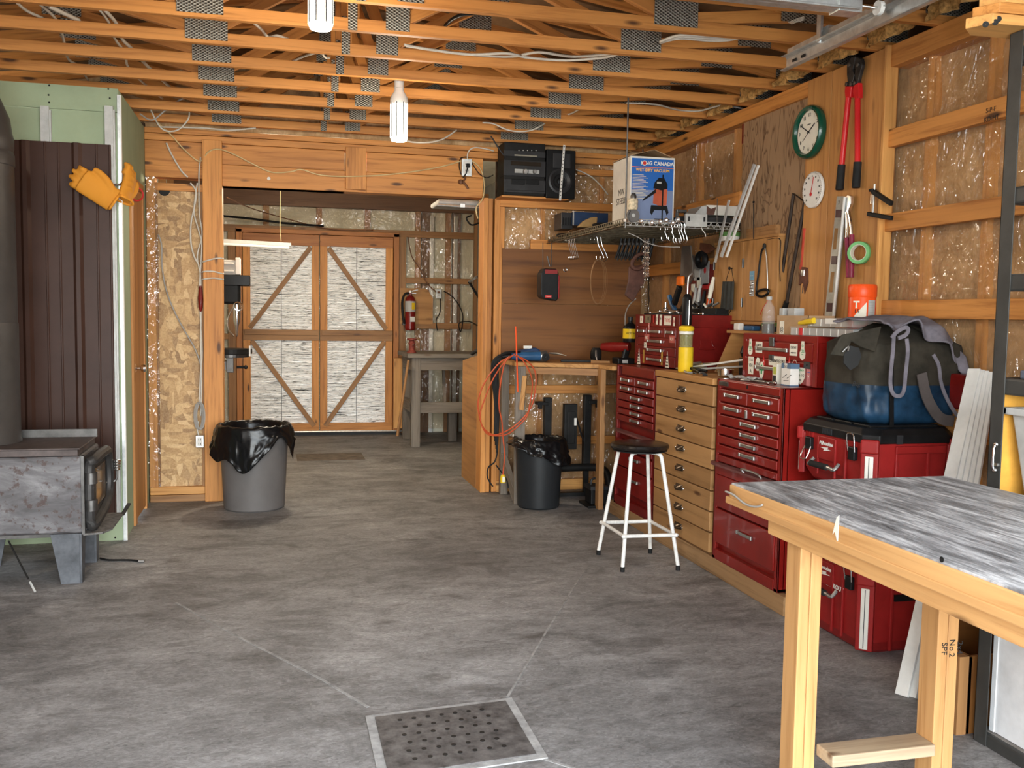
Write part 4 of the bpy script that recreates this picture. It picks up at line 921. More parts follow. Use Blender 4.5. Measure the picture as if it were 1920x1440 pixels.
# sagging cables
cable('thin brown wire slanting from the header across the rear bay top', [at(425, 370, y=9.5), at(470, 390, y=10.5), at(530, 408, y=11.4), at(620, 430, y=11.6), at(700, 432, y=11.6)], .006, CORDB)
cable('sagging black cable under the plastic at the rear bay top', [at(418, 405, y=11.2), at(470, 410, y=11.4), at(530, 418, y=11.5), at(607, 424, y=11.6)], .014, BLK)
cable('brown cord hanging in a curve beside the barn doors', [at(765, 444, y=11.6), at(772, 480, y=11.6), at(788, 505, y=11.6), at(800, 530, y=11.6), at(818, 548, y=11.6)], .007, CORDB)
cable('black cord hooked over the grey wall edge', [at(898, 418, y=9.3), at(885, 422, y=9.3), at(877, 415, y=9.3), at(875, 408, y=9.3), at(884, 404, y=9.3)], .009, BLK)
cable('black cord draped along the far wall right of the outlet', [at(832, 546, y=11.6), at(848, 556, y=11.6), at(862, 575, y=11.6), at(868, 595, y=11.6), at(864, 622, y=11.6), at(861, 606, y=11.6), at(880, 603, y=11.6), at(898, 612, y=11.3)], .007, BLK)
cable('short black cord dangling below the far wall outlet', [at(826, 560, y=11.6), at(825, 585, y=11.6), at(818, 600, y=11.6), at(820, 620, y=11.6)], .007, BLK)
# backing board + extinguisher
b = MB(); p1, p2 = at(749, 540, y=FAR - .05), at(811, 608, y=FAR - .05)
b.prism([(p1.x, p2.z), (p2.x, p2.z), (p2.x, p1.z - .12), (p2.x - .06, p1.z - .02), (p2.x - .1, p1.z), (p1.x, p1.z)], (0, FAR - .065, 0), (1, 0, 0), (0, 0, 1), (0, .018, 0)); tag(b.build('backing_board', CABW, None), 'plywood board with clipped corner behind the fire extinguisher', 'board')
c = at(769, 620, y=FAR - .16)
t = thing('fire_extinguisher', 'red fire extinguisher with black hose on the far wall', 'fire extinguisher', c)
b = MB(); b.lathe([(.001, 0), (.05, .004), (.062, .02), (.063, .36), (.055, .40), (.03, .425), (.018, .43), (.018, .46)], c, n=32); b.build('cylinder', REDB if 0 else REDD, t, smooth=True)
b = MB(); b.lathe([(.0645, .23), (.0645, .36)], c, n=32, cap=False); b.build('label_band', LGREY, t, smooth=True)
b = MB(); b.obox(c + V((.028, -.058, .30)), (.04, .01, .08), Matrix.Rotation(.45, 3, 'Z')); b.build('yellow_label', YEL, t); b = MB(); b.obox(c + V((.02, -.062, .14)), (.06, .004, .06), Matrix.Rotation(.3, 3, 'Z')); b.build('white_label', WHTP, t)
b = MB(); b.beam(c + V((-.02, 0, .47)), c + V((.09, 0, .50)), .02, .012); b.beam(c + V((-.02, 0, .46)), c + V((.07, 0, .455)), .02, .01); b.cyl(c + V((0, 0, .44)), c + V((0, 0, .49)), .018, n=12); b.build('valve_lever', STEEL, t)
b = MB(); b.tube([c + V((-.01, 0, .46)), c + V((-.07, 0, .44)), c + V((-.10, -.01, .34)), c + V((-.09, -.01, .18)), c + V((-.07, 0, .08))], [.012, .012, .013, .015, .018], smooth=6); b.build('hose', RUB, t, smooth=True)
b = MB(); b.box(c.x - .09, c.x - .06, c.y - .01, c.y + .09, c.z + .07, c.z + .10); b.box(c.x - .03, c.x + .03, c.y + .06, c.y + .11, c.z + .2, c.z + .45); b.build('wall_bracket', DSTEEL, t)
o_ = outlet(at(822, 551, y=FAR - .03), .07, .115, 'white outlet box on the far wall with a brown plug'); 
b = MB(); b.box(-.014 + at(822, 549, y=FAR - .07).x, .014 + at(822, 549, y=FAR - .07).x, FAR - .11, FAR - .06, at(822, 548, y=FAR - .07).z - .012, at(822, 548, y=FAR - .07).z + .012); tag(b.build('brown_plug', CORDB, None, bev=.003), 'brown plug in the far wall outlet', 'plug')
# clamp lamp on the grey wall edge
t = thing('strap_clamp', 'black and chrome folding arm sticking out from the right wall of the rear bay', 'bracket', at(888, 525, y=11.3))
b = MB(); b.beam(at(900, 515, y=11.3), at(879, 529, y=11.3), .04, .03); b.build('chrome_end', CHROME, t, bev=.004); b = MB(); b.beam(at(879, 528, y=11.3), at(899, 560, y=11.3), .03, .025); b.build('lower_arm', BLKM, t, bev=.004)
# rough wooden work table
t = thing('work_table', 'weathered grey timber work table at the right of the rear bay', 'table', (1.95, 10.9, 0))
def gb(name, *a, ax=None, rot=None):
    b = MB(); b.box(*a, ax=ax); return b.build(name, GREYW, t, bev=.004)
gb('tabletop', 1.45, 2.44, 10.42, 10.85, 1.0, 1.045, ax=0); gb('tabletop_board', 1.45, 2.44, 10.86, 11.3, 1.0, 1.045, ax=0)
for x, y in ((1.5, 10.46), (1.5, 11.16), (2.33, 10.46), (2.33, 11.16)): gb('leg', x, x + .1, y, y + .09, 0, 1.0, ax=2)
gb('apron', 1.6, 2.33, 10.47, 10.51, .86, 1.0, ax=0); gb('apron', 1.5, 1.54, 10.55, 11.16, .86, 1.0, ax=1); gb('lower_rail', 1.5, 2.43, 10.48, 10.53, .38, .50, ax=0); gb('lower_rail', 1.5, 1.55, 10.55, 11.16, .38, .50, ax=1); gb('shelf_board', 1.6, 2.4, 10.6, 11.1, .42, .44, ax=0); gb('foot_block', 2.0, 2.1, 10.9, 11.0, 0, .42, ax=2)
b = MB(); b.beam((1.93, 10.9, .95), (1.9, 10.6, .46), .03, .06); b.build('brace', GREYW, t)
# red screw jack
c = V((at(772, 662, y=10.65).x, 10.65, 1.045)); t = thing('bottle_jack', 'small rusty red screw jack standing on the grey work table', 'jack', c)
jm = plain('rusty_red_iron', (.22, .045, .03), .6, dirt=.25, scale=20)
b = MB(); b.lathe([(.001, 0), (.055, 0), (.05, .02), (.036, .03), (.034, .09), (.042, .11), (.034, .125), (.03, .14)], c); b.build('jack_body', jm, t, smooth=True); b = MB(); b.lathe([(.025, .13), (.03, .14), (.055, .145), (.055, .165), (.001, .17)], c); b.build('jack_head', jm, t, smooth=True); b = MB(); b.ball(c + V((.01, -.036, .10)), .008, 6); b.build('valve', CHROME, t)
b = MB(); b.tube([at(766, 675, y=10.35), at(745, 818, y=10.3)], [.014, .016], n=8); o = b.build('broom_handle', PINED, None, smooth=True); tag(o, 'wooden stick leaning on the left corner of the grey work table', 'stick')
b = MB(); b.box(1.42, 1.53, 11.4, 11.45, .1, .95, ax=2); tag(b.build('lumber_offcut', PINEY, None, bev=.003), 'pale short board standing behind the left leg of the grey work table', 'board')
# plywood sheet leaning by the right post
b = MB(); p1, p2 = at(877, 905, z=0), at(905, 918, z=0)
b.prism([(0, 0), (.62, 0), (.62, 1.07), (.05, 1.14), (0, 1.14)], (1.69, 7.90, 0), (0, 1, 0), (0, 0, 1), (.02, 0, 0))
tag(b.build('plywood_sheet', CABW, None, bev=.001), 'upright plywood end panel just behind the right-hand post of the opening', 'plywood')
b = MB(); b.tube([(1.73, 8.3, 1.14), (1.74, 8.1, 1.18), (1.735, 7.95, 1.15)], .016, smooth=5); tag(b.build('black_strap', BLK, None, smooth=True), 'black strap lying on top of the plywood end panel', 'strap')
# ================================================================== CORNER BENCH AND ITS CLUTTER
BZ = 1.12
t = thing('corner_bench', 'plywood corner bench fixed to the back wall between the post and the red chest', 'workbench', (2.4, 7.45, 0))
b = MB(); e1, e2 = at(958, 676, z=BZ), at(1165, 684, z=BZ)
b.prism([(1.84, BW - .02), (3.06, BW - .02), (3.06, 6.70), (2.47, 6.70), (2.45, 6.95), (1.86, 7.24)], (0, 0, BZ - .03), (1, 0, 0), (0, 1, 0), (0, 0, .03)); b.build('benchtop', PLYO, t, bev=.002)
b = MB(); b.beam((1.87, 7.25, BZ - .06), (2.46, 6.96, BZ - .06), .03, .05); b.build('front_rail', PINED, t)
b = MB(); b.box(1.85, 1.93, 7.18, 7.22, 0, BZ - .03, ax=2); b.build('leg', GREYW, t, bev=.003); b = MB(); b.box(1.90, 1.94, 7.22, 7.30, .0, BZ - .03, ax=2); b.build('leg', GREYW, t, bev=.003)
b = MB(); b.box(2.44, 2.48, 6.86, 6.94, 0, BZ - .03, ax=2); b.build('leg', PINED, t, bev=.003); b = MB(); b.box(1.84, 1.90, 7.6, 7.66, 0, BZ - .03, ax=2); b.build('leg', GREYW, t)
b = MB(); b.beam((1.88, 7.25, .05), (1.86, 7.64, .32), .04, .09); b.build('brace', GREYW, t); b = MB(); b.beam((1.9, 7.18, .75), (1.92, 7.17, 1.02), .03, .035); b.build('pale_block', PLYO, t)
# red-orange driveway marker
b = MB(); q0, q1 = at(971, 735, y=7.12), at(967, 612, y=7.12); b.tube([q0, q1], .006, n=8); tag(b.build('marker_rod', ORGR, None, smooth=True), 'thin orange-red rod standing upright at the bench corner', 'rod')
# orange cord coil
t = thing('extension_cord', 'orange extension cord looped over the bench corner with a yellow plug', 'extension cord', at(945, 900, y=7.05)); yc = 7.08
L1 = [(958, 668), (935, 682), (910, 715), (898, 745), (897, 770), (905, 800), (925, 815), (950, 808), (975, 790), (995, 765), (1003, 735), (1004, 700), (990, 678), (965, 666)]
L2 = [(965, 664), (945, 680), (925, 710), (910, 745), (900, 780), (910, 810), (930, 817), (955, 812), (985, 785), (993, 760), (998, 715), (985, 682), (970, 667)]
L3 = [(955, 668), (945, 685), (937, 730), (936, 765), (941, 790), (943, 820), (946, 850), (944, 880), (943, 890)]
for i, L in enumerate((L1, L2, L3)):
    b = MB(); b.tube([at(x, y, y=yc - .012 * i) for x, y in L], .0055, smooth=6); b.build('cord_loop', CORDO, t, smooth=True)
p = at(943, 898, y=yc); b = MB(); b.tube([p + V((0, 0, .035)), p + V((0, 0, .02)), p, p - V((0, 0, .03))], [.012, .02, .022, .021], n=12); b.build('yellow_plug', YEL, t, smooth=True)
b = MB(); b.box(p.x - .01, p.x + .01, p.y - .024, p.y - .018, p.z - .02, p.z + .02); b.build('plug_face', CREAM, t)
# black cable bundle
for i in range(5):
    o = (i - 2) * .012
    cable('black cable in the bundle drooping from the bench down the post, %s strand' % ('outermost', 'second', 'middle', 'fourth', 'innermost')[i], [at(975, 660, y=7.3) + V((0, 0, .0)), at(948, 664, y=7.2) + V((0, o, .01)), at(932, 675, y=7.15) + V((o, 0, 0)), at(928, 700, y=7.15) + V((o, 0, 0)), at(932, 760, y=7.15) + V((o * .6, 0, 0)), at(930, 820, y=7.15) + V((o * .4, 0, -.03 * i))], .009, RUB, 'black_cable', 'black cables at the bench corner')
cable('single black cord hanging from the bundle to a loop near the floor', [at(930, 815, y=7.15), at(933, 840, y=7.15), at(928, 865, y=7.15), at(916, 876, y=7.15), at(914, 895, y=7.15), at(924, 912, y=7.15)], .006, RUB, 'black_cable')
cable('black cord curving from the loop toward the floor behind the yellow plug', [at(930, 872, y=7.2), at(940, 885, y=7.2), at(950, 900, y=7.2), at(953, 915, y=7.2)], .006, RUB, 'black_cable')
# angle grinder
c = at(985, 664, y=7.35); t = thing('angle_grinder', 'blue angle grinder with silver head lying on the left of the bench', 'angle grinder', (c.x, 7.35, BZ))
q0, q1 = at(958, 659, y=7.35), at(1012, 658, y=7.35); q0.z = q1.z = BZ + .045
b = MB(); b.tube([q0, q0.lerp(q1, .2), q0.lerp(q1, .6), q1], [.026, .034, .037, .040], n=16); b.build('motor_body', BLUE, t, smooth=True)
b = MB(); b.tube([q0 + V((-.10, 0, -.005)), q0 + V((-.03, 0, 0)), q0], [.018, .024, .028], n=14); b.build('rear_grip', BLK, t, smooth=True)
b = MB(); b.tube([q1, q1 + V((.03, 0, 0)), q1 + V((.05, 0, .0)), q1 + V((.065, 0, -.005))], [.042, .047, .045, .028], n=18); b.build('gear_head', STEEL, t, smooth=True)
b = MB(); b.lathe([(.03, 0), (.03, .02), (.012, .02), (.012, .035), (.001, .036)], q1 + V((.035, -.045, -.005)), axis=(0, -1, 0), n=20); b.build('spindle', BLK, t, smooth=True)
t = thing('blue_case', 'dark blue tool body behind the angle grinder', 'power tool', (c.x, 7.5, BZ)); b = MB(); b.prism([(0, 0), (.28, 0), (.27, .05), (.18, .11), (.06, .09), (0, .06)], (c.x - .06, 7.45, BZ), (1, 0, 0), (0, 0, 1), (0, .1, 0)); b.build('tool_body', plain('navy_plastic', (.02, .045, .11), .45), t, bev=.01); b = MB(); b.box(c.x + .02, c.x + .09, 7.47, 7.5, BZ + .10, BZ + .125); b.build('white_tag', WHTP, t, bev=.005)
b = MB(); b.tube([at(1030, 662, y=7.35), at(1045, 663, y=7.3), at(1062, 667, y=7.2)], [.006, .010, .002], n=8); o = b.build('file_blade', STEEL, None, smooth=True); tag(o, 'slim steel blade pointing right from the angle grinder', 'file')
b = MB(); b.beam((2.25, 7.3, BZ + .012), (2.62, 7.2, BZ + .012), .03, .02); tag(b.build('black_pry_bar', BLKM, None, bev=.004), 'black flat bar lying on the middle of the bench', 'bar')
b = MB(); b.tube([(2.42, 7.05, BZ + .015), (2.56, 7.0, BZ + .015)], [.016, .012]); tag(b.build('chisel', PINED, None, smooth=True), 'short wooden handled chisel at the front edge of the bench', 'chisel')
# cordless tools cluster (dark + red)
t = thing('cordless_drill', 'dark red and black cordless tool lying at the right end of the bench', 'power tool', (2.66, 7.1, BZ))
b = MB(); b.tube([(2.56, 7.2, BZ + .13), (2.62, 7.15, BZ + .13), (2.74, 7.05, BZ + .135)], [.03, .04, .038], n=14); b.build('motor_body', REDD, t, smooth=True); b = MB(); b.beam((2.72, 7.06, BZ + .12), (2.70, 7.06, BZ + .03), .05, .045, up=(0, 1, 0)); b.build('grip', BLK, t, bev=.01); b = MB(); b.box(2.62, 2.76, 6.98, 7.12, BZ, BZ + .05); b.build('battery_pack', BLK, t, bev=.008); b = MB(); b.box(2.655, 2.70, 6.975, 6.98, BZ + .01, BZ + .035); b.build('grey_label', LGREY, t)
t = thing('cordless_tool', 'black cordless tool with ribbed body beside the red one on the bench', 'power tool', (2.5, 7.2, BZ)); b = MB(); b.lathe([(.04, 0), (.045, .02), (.04, .03), (.045, .04), (.045, .09), (.03, .12)], (2.52, 7.22, BZ + .0), n=20); b.build('body', BLKM, t, smooth=True); b = MB(); b.tube([(2.50, 7.16, BZ + .1), (2.49, 7.13, BZ + .06), (2.50, 7.12, BZ + .01)], .008); b.build('silver_strip', STEEL, t, smooth=True)
b = MB(); b.box(2.84, 3.02, 6.95, 7.15, BZ, BZ + .17); t = thing('red_jerry_box', 'red box standing on the bench behind the far tool box', 'box', (2.93, 7.05, BZ)); b.build('box_body', REDD, t, bev=.01); b = MB(); b.box(2.86, 2.92, 6.944, 6.95, BZ + .09, BZ + .14); b.build('grey_label', LGREY, t)
c = V((2.92, at(1182, 610, x=2.92).y, BZ + .17)); c = V((at(1182, 610, y=7.05).x, 7.05, BZ + .172)); t = thing('oil_bottle', 'black bottle with a yellow label on the bench against the back wall', 'bottle', c)
b = MB(); b.lathe([(.001, 0), (.055, 0), (.058, .01), (.058, .11), (.05, .13), (.018, .155), (.016, .175)], c, n=26); b.build('bottle_body', BLK, t, smooth=True); b = MB(); b.lathe([(.059, .03), (.059, .105)], c, n=26, cap=False); b.build('yellow_label', YEL, t, smooth=True); b = MB(); b.lathe([(.001, .17), (.02, .17), (.02, .2), (.001, .2)], c, n=16); b.build('cap', CHAR, t, smooth=True)
text('MOTOR', c + V((-.02, -.0605, .07)), (1, 0, 0), (0, 0, 1), .02, INK, t)
# hitch rack under the bench
t = thing('bike_rack', 'black steel rack with two upright posts standing under the bench behind the bin', 'rack', (2.35, 7.45, 0))
def kx(px, y=7.45): return at(px, 800, y=y).x
for px, zt_ in ((1026, 745), (1100, 740)):
    b = MB(); x = kx(px); b.box(x - .03, x + .03, 7.42, 7.48, .26, at(px, zt_, y=7.45).z); b.build('upright', BLKM, t, bev=.004)
x = kx(1018); z = at(1018, 752, y=7.45).z; b = MB(); b.box(x - .06, x + .03, 7.40, 7.50, z - .03, z - .005); b.box(x - .05, x - .02, 7.40, 7.44, z - .06, z); b.build('cradle', BLKM, t, bev=.004)
x = kx(1110); z = at(1110, 750, y=7.45).z; b = MB(); b.box(x - .05, x + .06, 7.40, 7.50, z - .03, z); b.box(x + .02, x + .05, 7.4, 7.44, z - .06, z - .03); b.build('cradle', BLKM, t, bev=.004)
x = kx(1064); b = MB(); b.box(x - .055, x + .055, 7.36, 7.42, .40, at(1064, 757, y=7.4).z, ax=2); b.box(x - .03, x + .035, 7.35, 7.36, .45, at(1064, 770, y=7.4).z); b.build('wheel_tray', BLKM, t, bev=.012, seg=3)
b = MB(); b.box(x + .025, x + .045, 7.348, 7.352, .60, .66); b.build('white_tag', WHTP, t)
b = MB(); b.tube([(kx(1045), 7.42, .24), (kx(1105), 7.42, .24), (kx(1125), 7.40, .23), (kx(1134), 7.36, .18), (kx(1134), 7.3, .04)], .032, n=12, smooth=5); b.build('cross_tube', BLKM, t, smooth=True)
b = MB(); b.tube([(kx(1078), 7.42, .66), (kx(1090), 7.43, .5), (kx(1098), 7.44, .42)], .008); b.build('strut', BLKM, t, smooth=True)
b = MB(); b.box(kx(1018), kx(1110), 7.42, 7.48, .0, .03); b.box(kx(1026) - .02, kx(1026) + .02, 7.43, 7.47, 0, .28); b.box(kx(1100) - .02, kx(1100) + .02, 7.43, 7.47, 0, .28); b.build('foot_bar', BLKM, t)
c = at(1124, 952, z=0); t = thing('battery_pack', 'small black battery box standing on a tray at the foot of the far red chest', 'battery box', c)
b = MB(); b.box(c.x - .10, c.x + .09, c.y - .02, c.y + .22, 0, .02); b.build('tray', BLKM, t, bev=.006); b = MB(); b.box(c.x - .065, c.x + .075, c.y + .02, c.y + .17, .02, .155); b.build('case', BLK, t, bev=.01); b = MB(); b.box(c.x - .07, c.x + .08, c.y + .015, c.y + .175, .135, .165); b.tube([(c.x - .04, c.y + .1, .165), (c.x - .03, c.y + .1, .21), (c.x + .04, c.y + .1, .21), (c.x + .05, c.y + .1, .165)], .01, smooth=4); b.build('handle', CHAR, t, bev=.003)
# radio shelf with stereo
t = thing('radio_shelf', 'small plywood shelf on the back wall carrying the stereo', 'shelf', (2.1, 7.62, 2.45)); b = MB(); b.prism([(1.80, 0), (2.36, 0), (2.36, .14), (2.28, .22), (1.80, .22)], (0, BW - .22, 2.44), (1, 0, 0), (0, 1, 0), (0, 0, .015)); b.build('shelf_board', PINE, t)
SZ = 2.456; sx0, sx1 = at(945, 330, y=7.5).x, at(1022, 330, y=7.5).x
t = thing('stereo', 'black compact stereo on the small shelf above the bench', 'stereo', (2.0, 7.6, SZ)); ztop = 2.875
b = MB(); b.box(sx0, sx1, 7.505, 7.74, SZ, ztop); b.build('body', BLKM, t, bev=.006)
def fp(name, pxa, pya, pxb, pyb, mat, d=.012, yf_=7.505, bev=.003):
    a, c_ = at(pxa, pya, y=yf_), at(pxb, pyb, y=yf_); b = MB(); b.box(a.x, c_.x, yf_ - d, yf_, c_.z, a.z); return b.build(name, mat, t, bev=bev)
fp('top_unit', 944, 281, 1022, 297, CHAR); fp('display_strip', 964, 290, 1006, 295, plain('pale_display', (.3, .28, .22), .3), .016, bev=0); fp('cd_unit', 944, 299, 1022, 333, CHAR); fp('display_window', 957, 302, 1014, 313, GLASSD, .018)
fp('control_strip', 964, 317, 1010, 327, LGREY, .02); fp('cassette_deck', 944, 335, 1022, 364, CHAR, .012); fp('cassette_door', 958, 336, 983, 347, BLK, .02); fp('cassette_door', 985, 336, 1010, 347, BLK, .02); fp('lower_strip', 950, 356, 1020, 360, BLK, .016)
for px, r in ((985, .022), (1002, .016)):
    b = MB(); b.lathe([(r, 0), (r, .016), (r * .8, .02), (.001, .02)], at(px, 322, y=7.485), axis=(0, -1, 0), n=24); b.build('knob', STEEL, t, smooth=True)
b = MB(); [b.ball(at(973 + 8 * i, 282, y=7.49), .005, 5) for i in range(5)]; b.build('buttons', LGREY, t)
b = MB(); [b.box(sx0 - .002, sx0, 7.55 + .03 * i, 7.565 + .03 * i, 2.6, 2.61) for i in range(3)]; b.build('side_vents', INK, t)
cable('thin pale antenna cable running off the stereo to the upper left', [at(945, 292, y=7.5), at(935, 278, y=7.5), at(925, 262, y=7.5), at(920, 255, y=7.5)], .006, CHAR, 'antenna', cat='antenna')
s0, s1 = at(1024, 330, y=7.52).x, at(1079, 330, y=7.52).x
t = thing('speaker', 'black loudspeaker with round grey woofer beside the stereo', 'speaker', (2.3, 7.6, SZ)); b = MB(); b.box(s0, s1, 7.52, 7.74, SZ - .01, 2.84); b.build('cabinet', BLK, t, bev=.008)
wc = at(1050, 340, y=7.52); tw = at(1053, 303, y=7.52)
b = MB(); b.lathe([(.10, 0), (.10, .008), (.085, .012), (.06, -.0), (.055, -.01)], wc, axis=(0, -1, 0), n=36, cap=False, sx=1); b.build('woofer_ring', CHAR, t, smooth=True); b = MB(); b.lathe([(.056, .002), (.03, -.004), (.022, .006), (.001, .010)], wc, axis=(0, -1, 0), n=30, cap=False); b.build('woofer_cone', BLK, t, smooth=True)
b = MB(); b.box(tw.x - .075, tw.x + .075, 7.512, 7.52, tw.z - .055, tw.z + .065); b.build('tweeter_grille', CHAR, t, bev=.01)
t = thing('perforated_strap', 'white perforated strap hanging from a truss down past the speaker', 'strap', at(1055, 330, y=7.50)); a, c_ = at(1058, 272, y=7.49), at(1050, 376, y=7.49); b = MB(); b.beam(a, c_, .018, .002, up=(0, 1, 0)); b.build('strap_band', WHT, t)
b = MB(); [b.lathe([(.0045, 0), (.0045, .002), (.0002, .002)], a.lerp(c_, (i + .5) / 16) + V((0, -.0015, 0)), axis=(0, -1, 0), n=8, cap=False) for i in range(16)]; b.build('strap_holes', INK, t)
cable('white cable running down from the speaker to behind the vacuum box', [at(1080, 318, y=7.7), at(1095, 324, y=7.7), at(1112, 334, y=7.7), at(1128, 350, y=7.7), at(1140, 365, y=7.7)], .006, CORDW)
# hanging wire shelf
HZ = 2.11; hx0, hx1, hy0, hy1 = 2.23, 3.06, 5.9, 7.66
t = thing('hanging_shelf', 'perforated steel shelf hanging from threaded rods above the bench', 'shelf', (2.65, 6.8, HZ))
perf = plain('perforated_zinc', (.17, .14, .09), .45, metal=.7, dirt=.3, scale=30)
b = MB(); b.box(hx0, hx1, hy0, hy1, HZ - .004, HZ); b.build('deck', perf, t)
b = MB()
for i in range(12): y = hy0 + (hy1 - hy0) * (i + .5) / 12; b.box(hx0 + .01, hx1 - .01, y - .01, y + .01, HZ - .016, HZ - .004)
b.build('deck_ribs', perf, t)
for a, c_ in (((hx0, hy0, 0), (hx0, hy1, 0)), ((hx0, hy0, 0), (hx1, hy0, 0)), ((hx1, hy0, 0), (hx1, hy1, 0))):
    b = MB(); a, c_ = V(a) + V((0, 0, HZ - .0)), V(c_) + V((0, 0, HZ - .0)); b.beam(a + V((0, 0, -.022)), c_ + V((0, 0, -.022)), .03, .003); b.beam(a + V((0, 0, .022)), c_ + V((0, 0, .022)), .003, .004); b.beam(a + V((0, 0, .0)), c_ + V((0, 0, .0)), .003, .004)
    n = int((c_ - a).length / .045)
    for i in range(n): p, q = a.lerp(c_, i / n), a.lerp(c_, (i + .5) / n); r_ = a.lerp(c_, (i + 1) / n); b.beam(p + V((0, 0, -.02)), q + V((0, 0, .02)), .003, .004); b.beam(q + V((0, 0, .02)), r_ + V((0, 0, -.02)), .003, .004)
    b.build('edge_truss', GALV if a.y == c_.y else perf, t)
for (x, y, zt_, nm) in ((2.235, 5.88, 2.93, 'front left'), (3.03, 7.6, 2.9, 'rear')):
    b = MB(); b.cyl((x, y, HZ - .04), (x, y, zt_), .006, n=8); b.build('threaded_rod', DSTEEL, t); b = MB(); b.cyl((x, y, HZ + .0), (x, y, HZ + .02), .014, n=6); b.build('nut', CHROME, t)
# vacuum box
vx = at(1180, 405, z=2.135); VX0, VY0 = at(1180, 403, y=6.0).x, 6.0; VX1 = at(1263, 403, y=6.0).x; vz1 = at(1220, 294, y=6.0).z; VY1 = 6.0 + .33
t = thing('vacuum_box', 'blue and white wet-dry vacuum carton on the hanging shelf', 'box', ((VX0 + VX1) / 2, 6.15, HZ + .01)); vz0 = HZ + .012
b = MB(); b.box(VX0, VX1, VY0, VY1, vz0, vz1); b.build('carton', WCARD, t, bev=.002)
bh = plain('royal_blue_print', (.02, .12, .42), .45, dirt=.02); bl = plain('slate_sky_print', (.17, .22, .36), .5, dirt=.03)
W_, Hh = VX1 - VX0, vz1 - vz0
def vp(name, u0, u1, v0, v1, mat, d=.001): b = MB(); b.box(VX0 + W_ * u0, VX0 + W_ * u1, VY0 - d, VY0, vz0 + Hh * v0, vz0 + Hh * v1); return b.build(name, mat, t)
vp('blue_panel', .03, .97, .50, .97, bh); vp('lower_panel', .03, .97, .03, .50, bl); vp('orange_rule', .03, .97, .835, .845, ORG, .0015)
text('KING CANADA', (VX0 + W_ * .60, VY0 - .002, vz0 + Hh * .90), (1, 0, 0), (0, 0, 1), .034, CREAM, t, bold=.0008); text('WET-DRY VACUUM', (VX0 + W_ * .5, VY0 - .002, vz0 + Hh * .795), (1, 0, 0), (0, 0, 1), .027, plain('gold_print', (.8, .45, .08), .5), t, bold=.0008)
b = MB(); b.lathe([(.017, 0), (.017, .001), (.001, .001)], (VX0 + W_ * .31, VY0 - .001, vz0 + Hh * .90), axis=(0, -1, 0), n=20); b.build('round_emblem', CREAM, t); b = MB(); b.lathe([(.012, 0), (.012, .001), (.001, .001)], (VX0 + W_ * .31, VY0 - .0022, vz0 + Hh * .90), axis=(0, -1, 0), n=20); b.build('emblem_centre', INKR, t)
b = MB(); [b.box(VX0 + W_ * .05, VX0 + W_ * (.30 + .05 * ((i * 7) % 3)), VY0 - .0018, VY0 - .001, vz0 + Hh * (.72 - .022 * i) - .0018, vz0 + Hh * (.72 - .022 * i) + .0018) for i in range(17)]; b.build('printed_lines', plain('pale_print', (.6, .55, .4), .6), t)
def vq(nm, poly, mat, d): b = MB(); b.prism([(p[0] * W_, p[1] * Hh) for p in poly], (VX0, VY0 - d, vz0), (1, 0, 0), (0, 0, 1), (0, -.0008, 0)); b.build(nm, mat, t)
vq('printed_drum', [(.52, .30), (.54, .52), (.84, .52), (.83, .28), (.68, .26)], plain('vac_orange', (.45, .09, .04), .5), .001); vq('printed_motor_head', [(.52, .53), (.55, .62), (.64, .69), (.76, .69), (.84, .60), (.84, .53), (.7, .50)], BLK, .0012); vq('printed_base', [(.46, .16), (.48, .27), (.84, .27), (.88, .17), (.84, .12), (.80, .2), (.56, .2), (.50, .12)], BLK, .0012); vq('printed_hose', [(.28, .32), (.30, .36), (.58, .52), (.58, .46)], BLK, .0022); vq('printed_wand', [(.72, .06), (.72, .74), (.75, .74), (.75, .06)], BLK, .0024); vq('printed_nozzle', [(.56, .04), (.56, .07), (.90, .07), (.92, .04)], BLK, .0024); vq('printed_badge', [(.6, .60), (.6, .63), (.7, .63), (.7, .60)], LGREY, .0024)
b = MB(); b.prism([(0, 0), (.18, .05), (.18, .052), (0, .004)], (VX0 - .01, VY0 + .02, vz1), (1, 0, 0), (0, 0, 1), (0, .3, 0)); b.prism([(0, 0), (-.14, .05), (-.14, .054), (0, .004)], (VX1, VY0 + .02, vz1), (1, 0, 0), (0, 0, 1), (0, .3, 0)); b.build('top_flaps', BRCARD, t)
text('NW\nSTEELE', (VX0 - .001, VY0 + .16, vz0 + Hh * .42), (0, -1, 0), (0, 0, 1), .06, CHAR, t); text('5', (VX0 + .02, VY0 - .003, vz0 + .02), (1, 0, 0), (0, 0, 1), .04, CHAR, t)
# twine spool hanging on the rod
c = V((2.235, 5.84, 0)); z1_, z2_ = at(1185, 385, y=5.84).z, at(1187, 403, y=5.84).z; xx = at(1187, 400, y=5.82).x
t = thing('twine_spool', 'spool of pale twine with a grey disc hanging in front of the vacuum box', 'spool', (xx, 5.82, z2_ - .05))
b = MB(); b.lathe([(.03, -.035), (.034, -.02), (.033, .0), (.035, .02), (.030, .035)], (xx - .004, 5.82, at(1185, 383, y=5.82).z), axis=(0, 0, 1), n=24); b.build('twine', TWINE, t, smooth=True)
b = MB(); b.lathe([(.001, -.006), (.043, -.006), (.045, 0), (.043, .006), (.001, .006)], (xx, 5.82, at(1187, 404, y=5.82).z), axis=(0, 1, 0), n=32); d = b.build('grey_disc', GREY, t, smooth=True); b = MB(); b.lathe([(.012, .006), (.012, .009), (.005, .009)], (xx, 5.82, at(1187, 404, y=5.82).z), axis=(0, -1, 0), n=20); b.build('hub', LGREY, d)
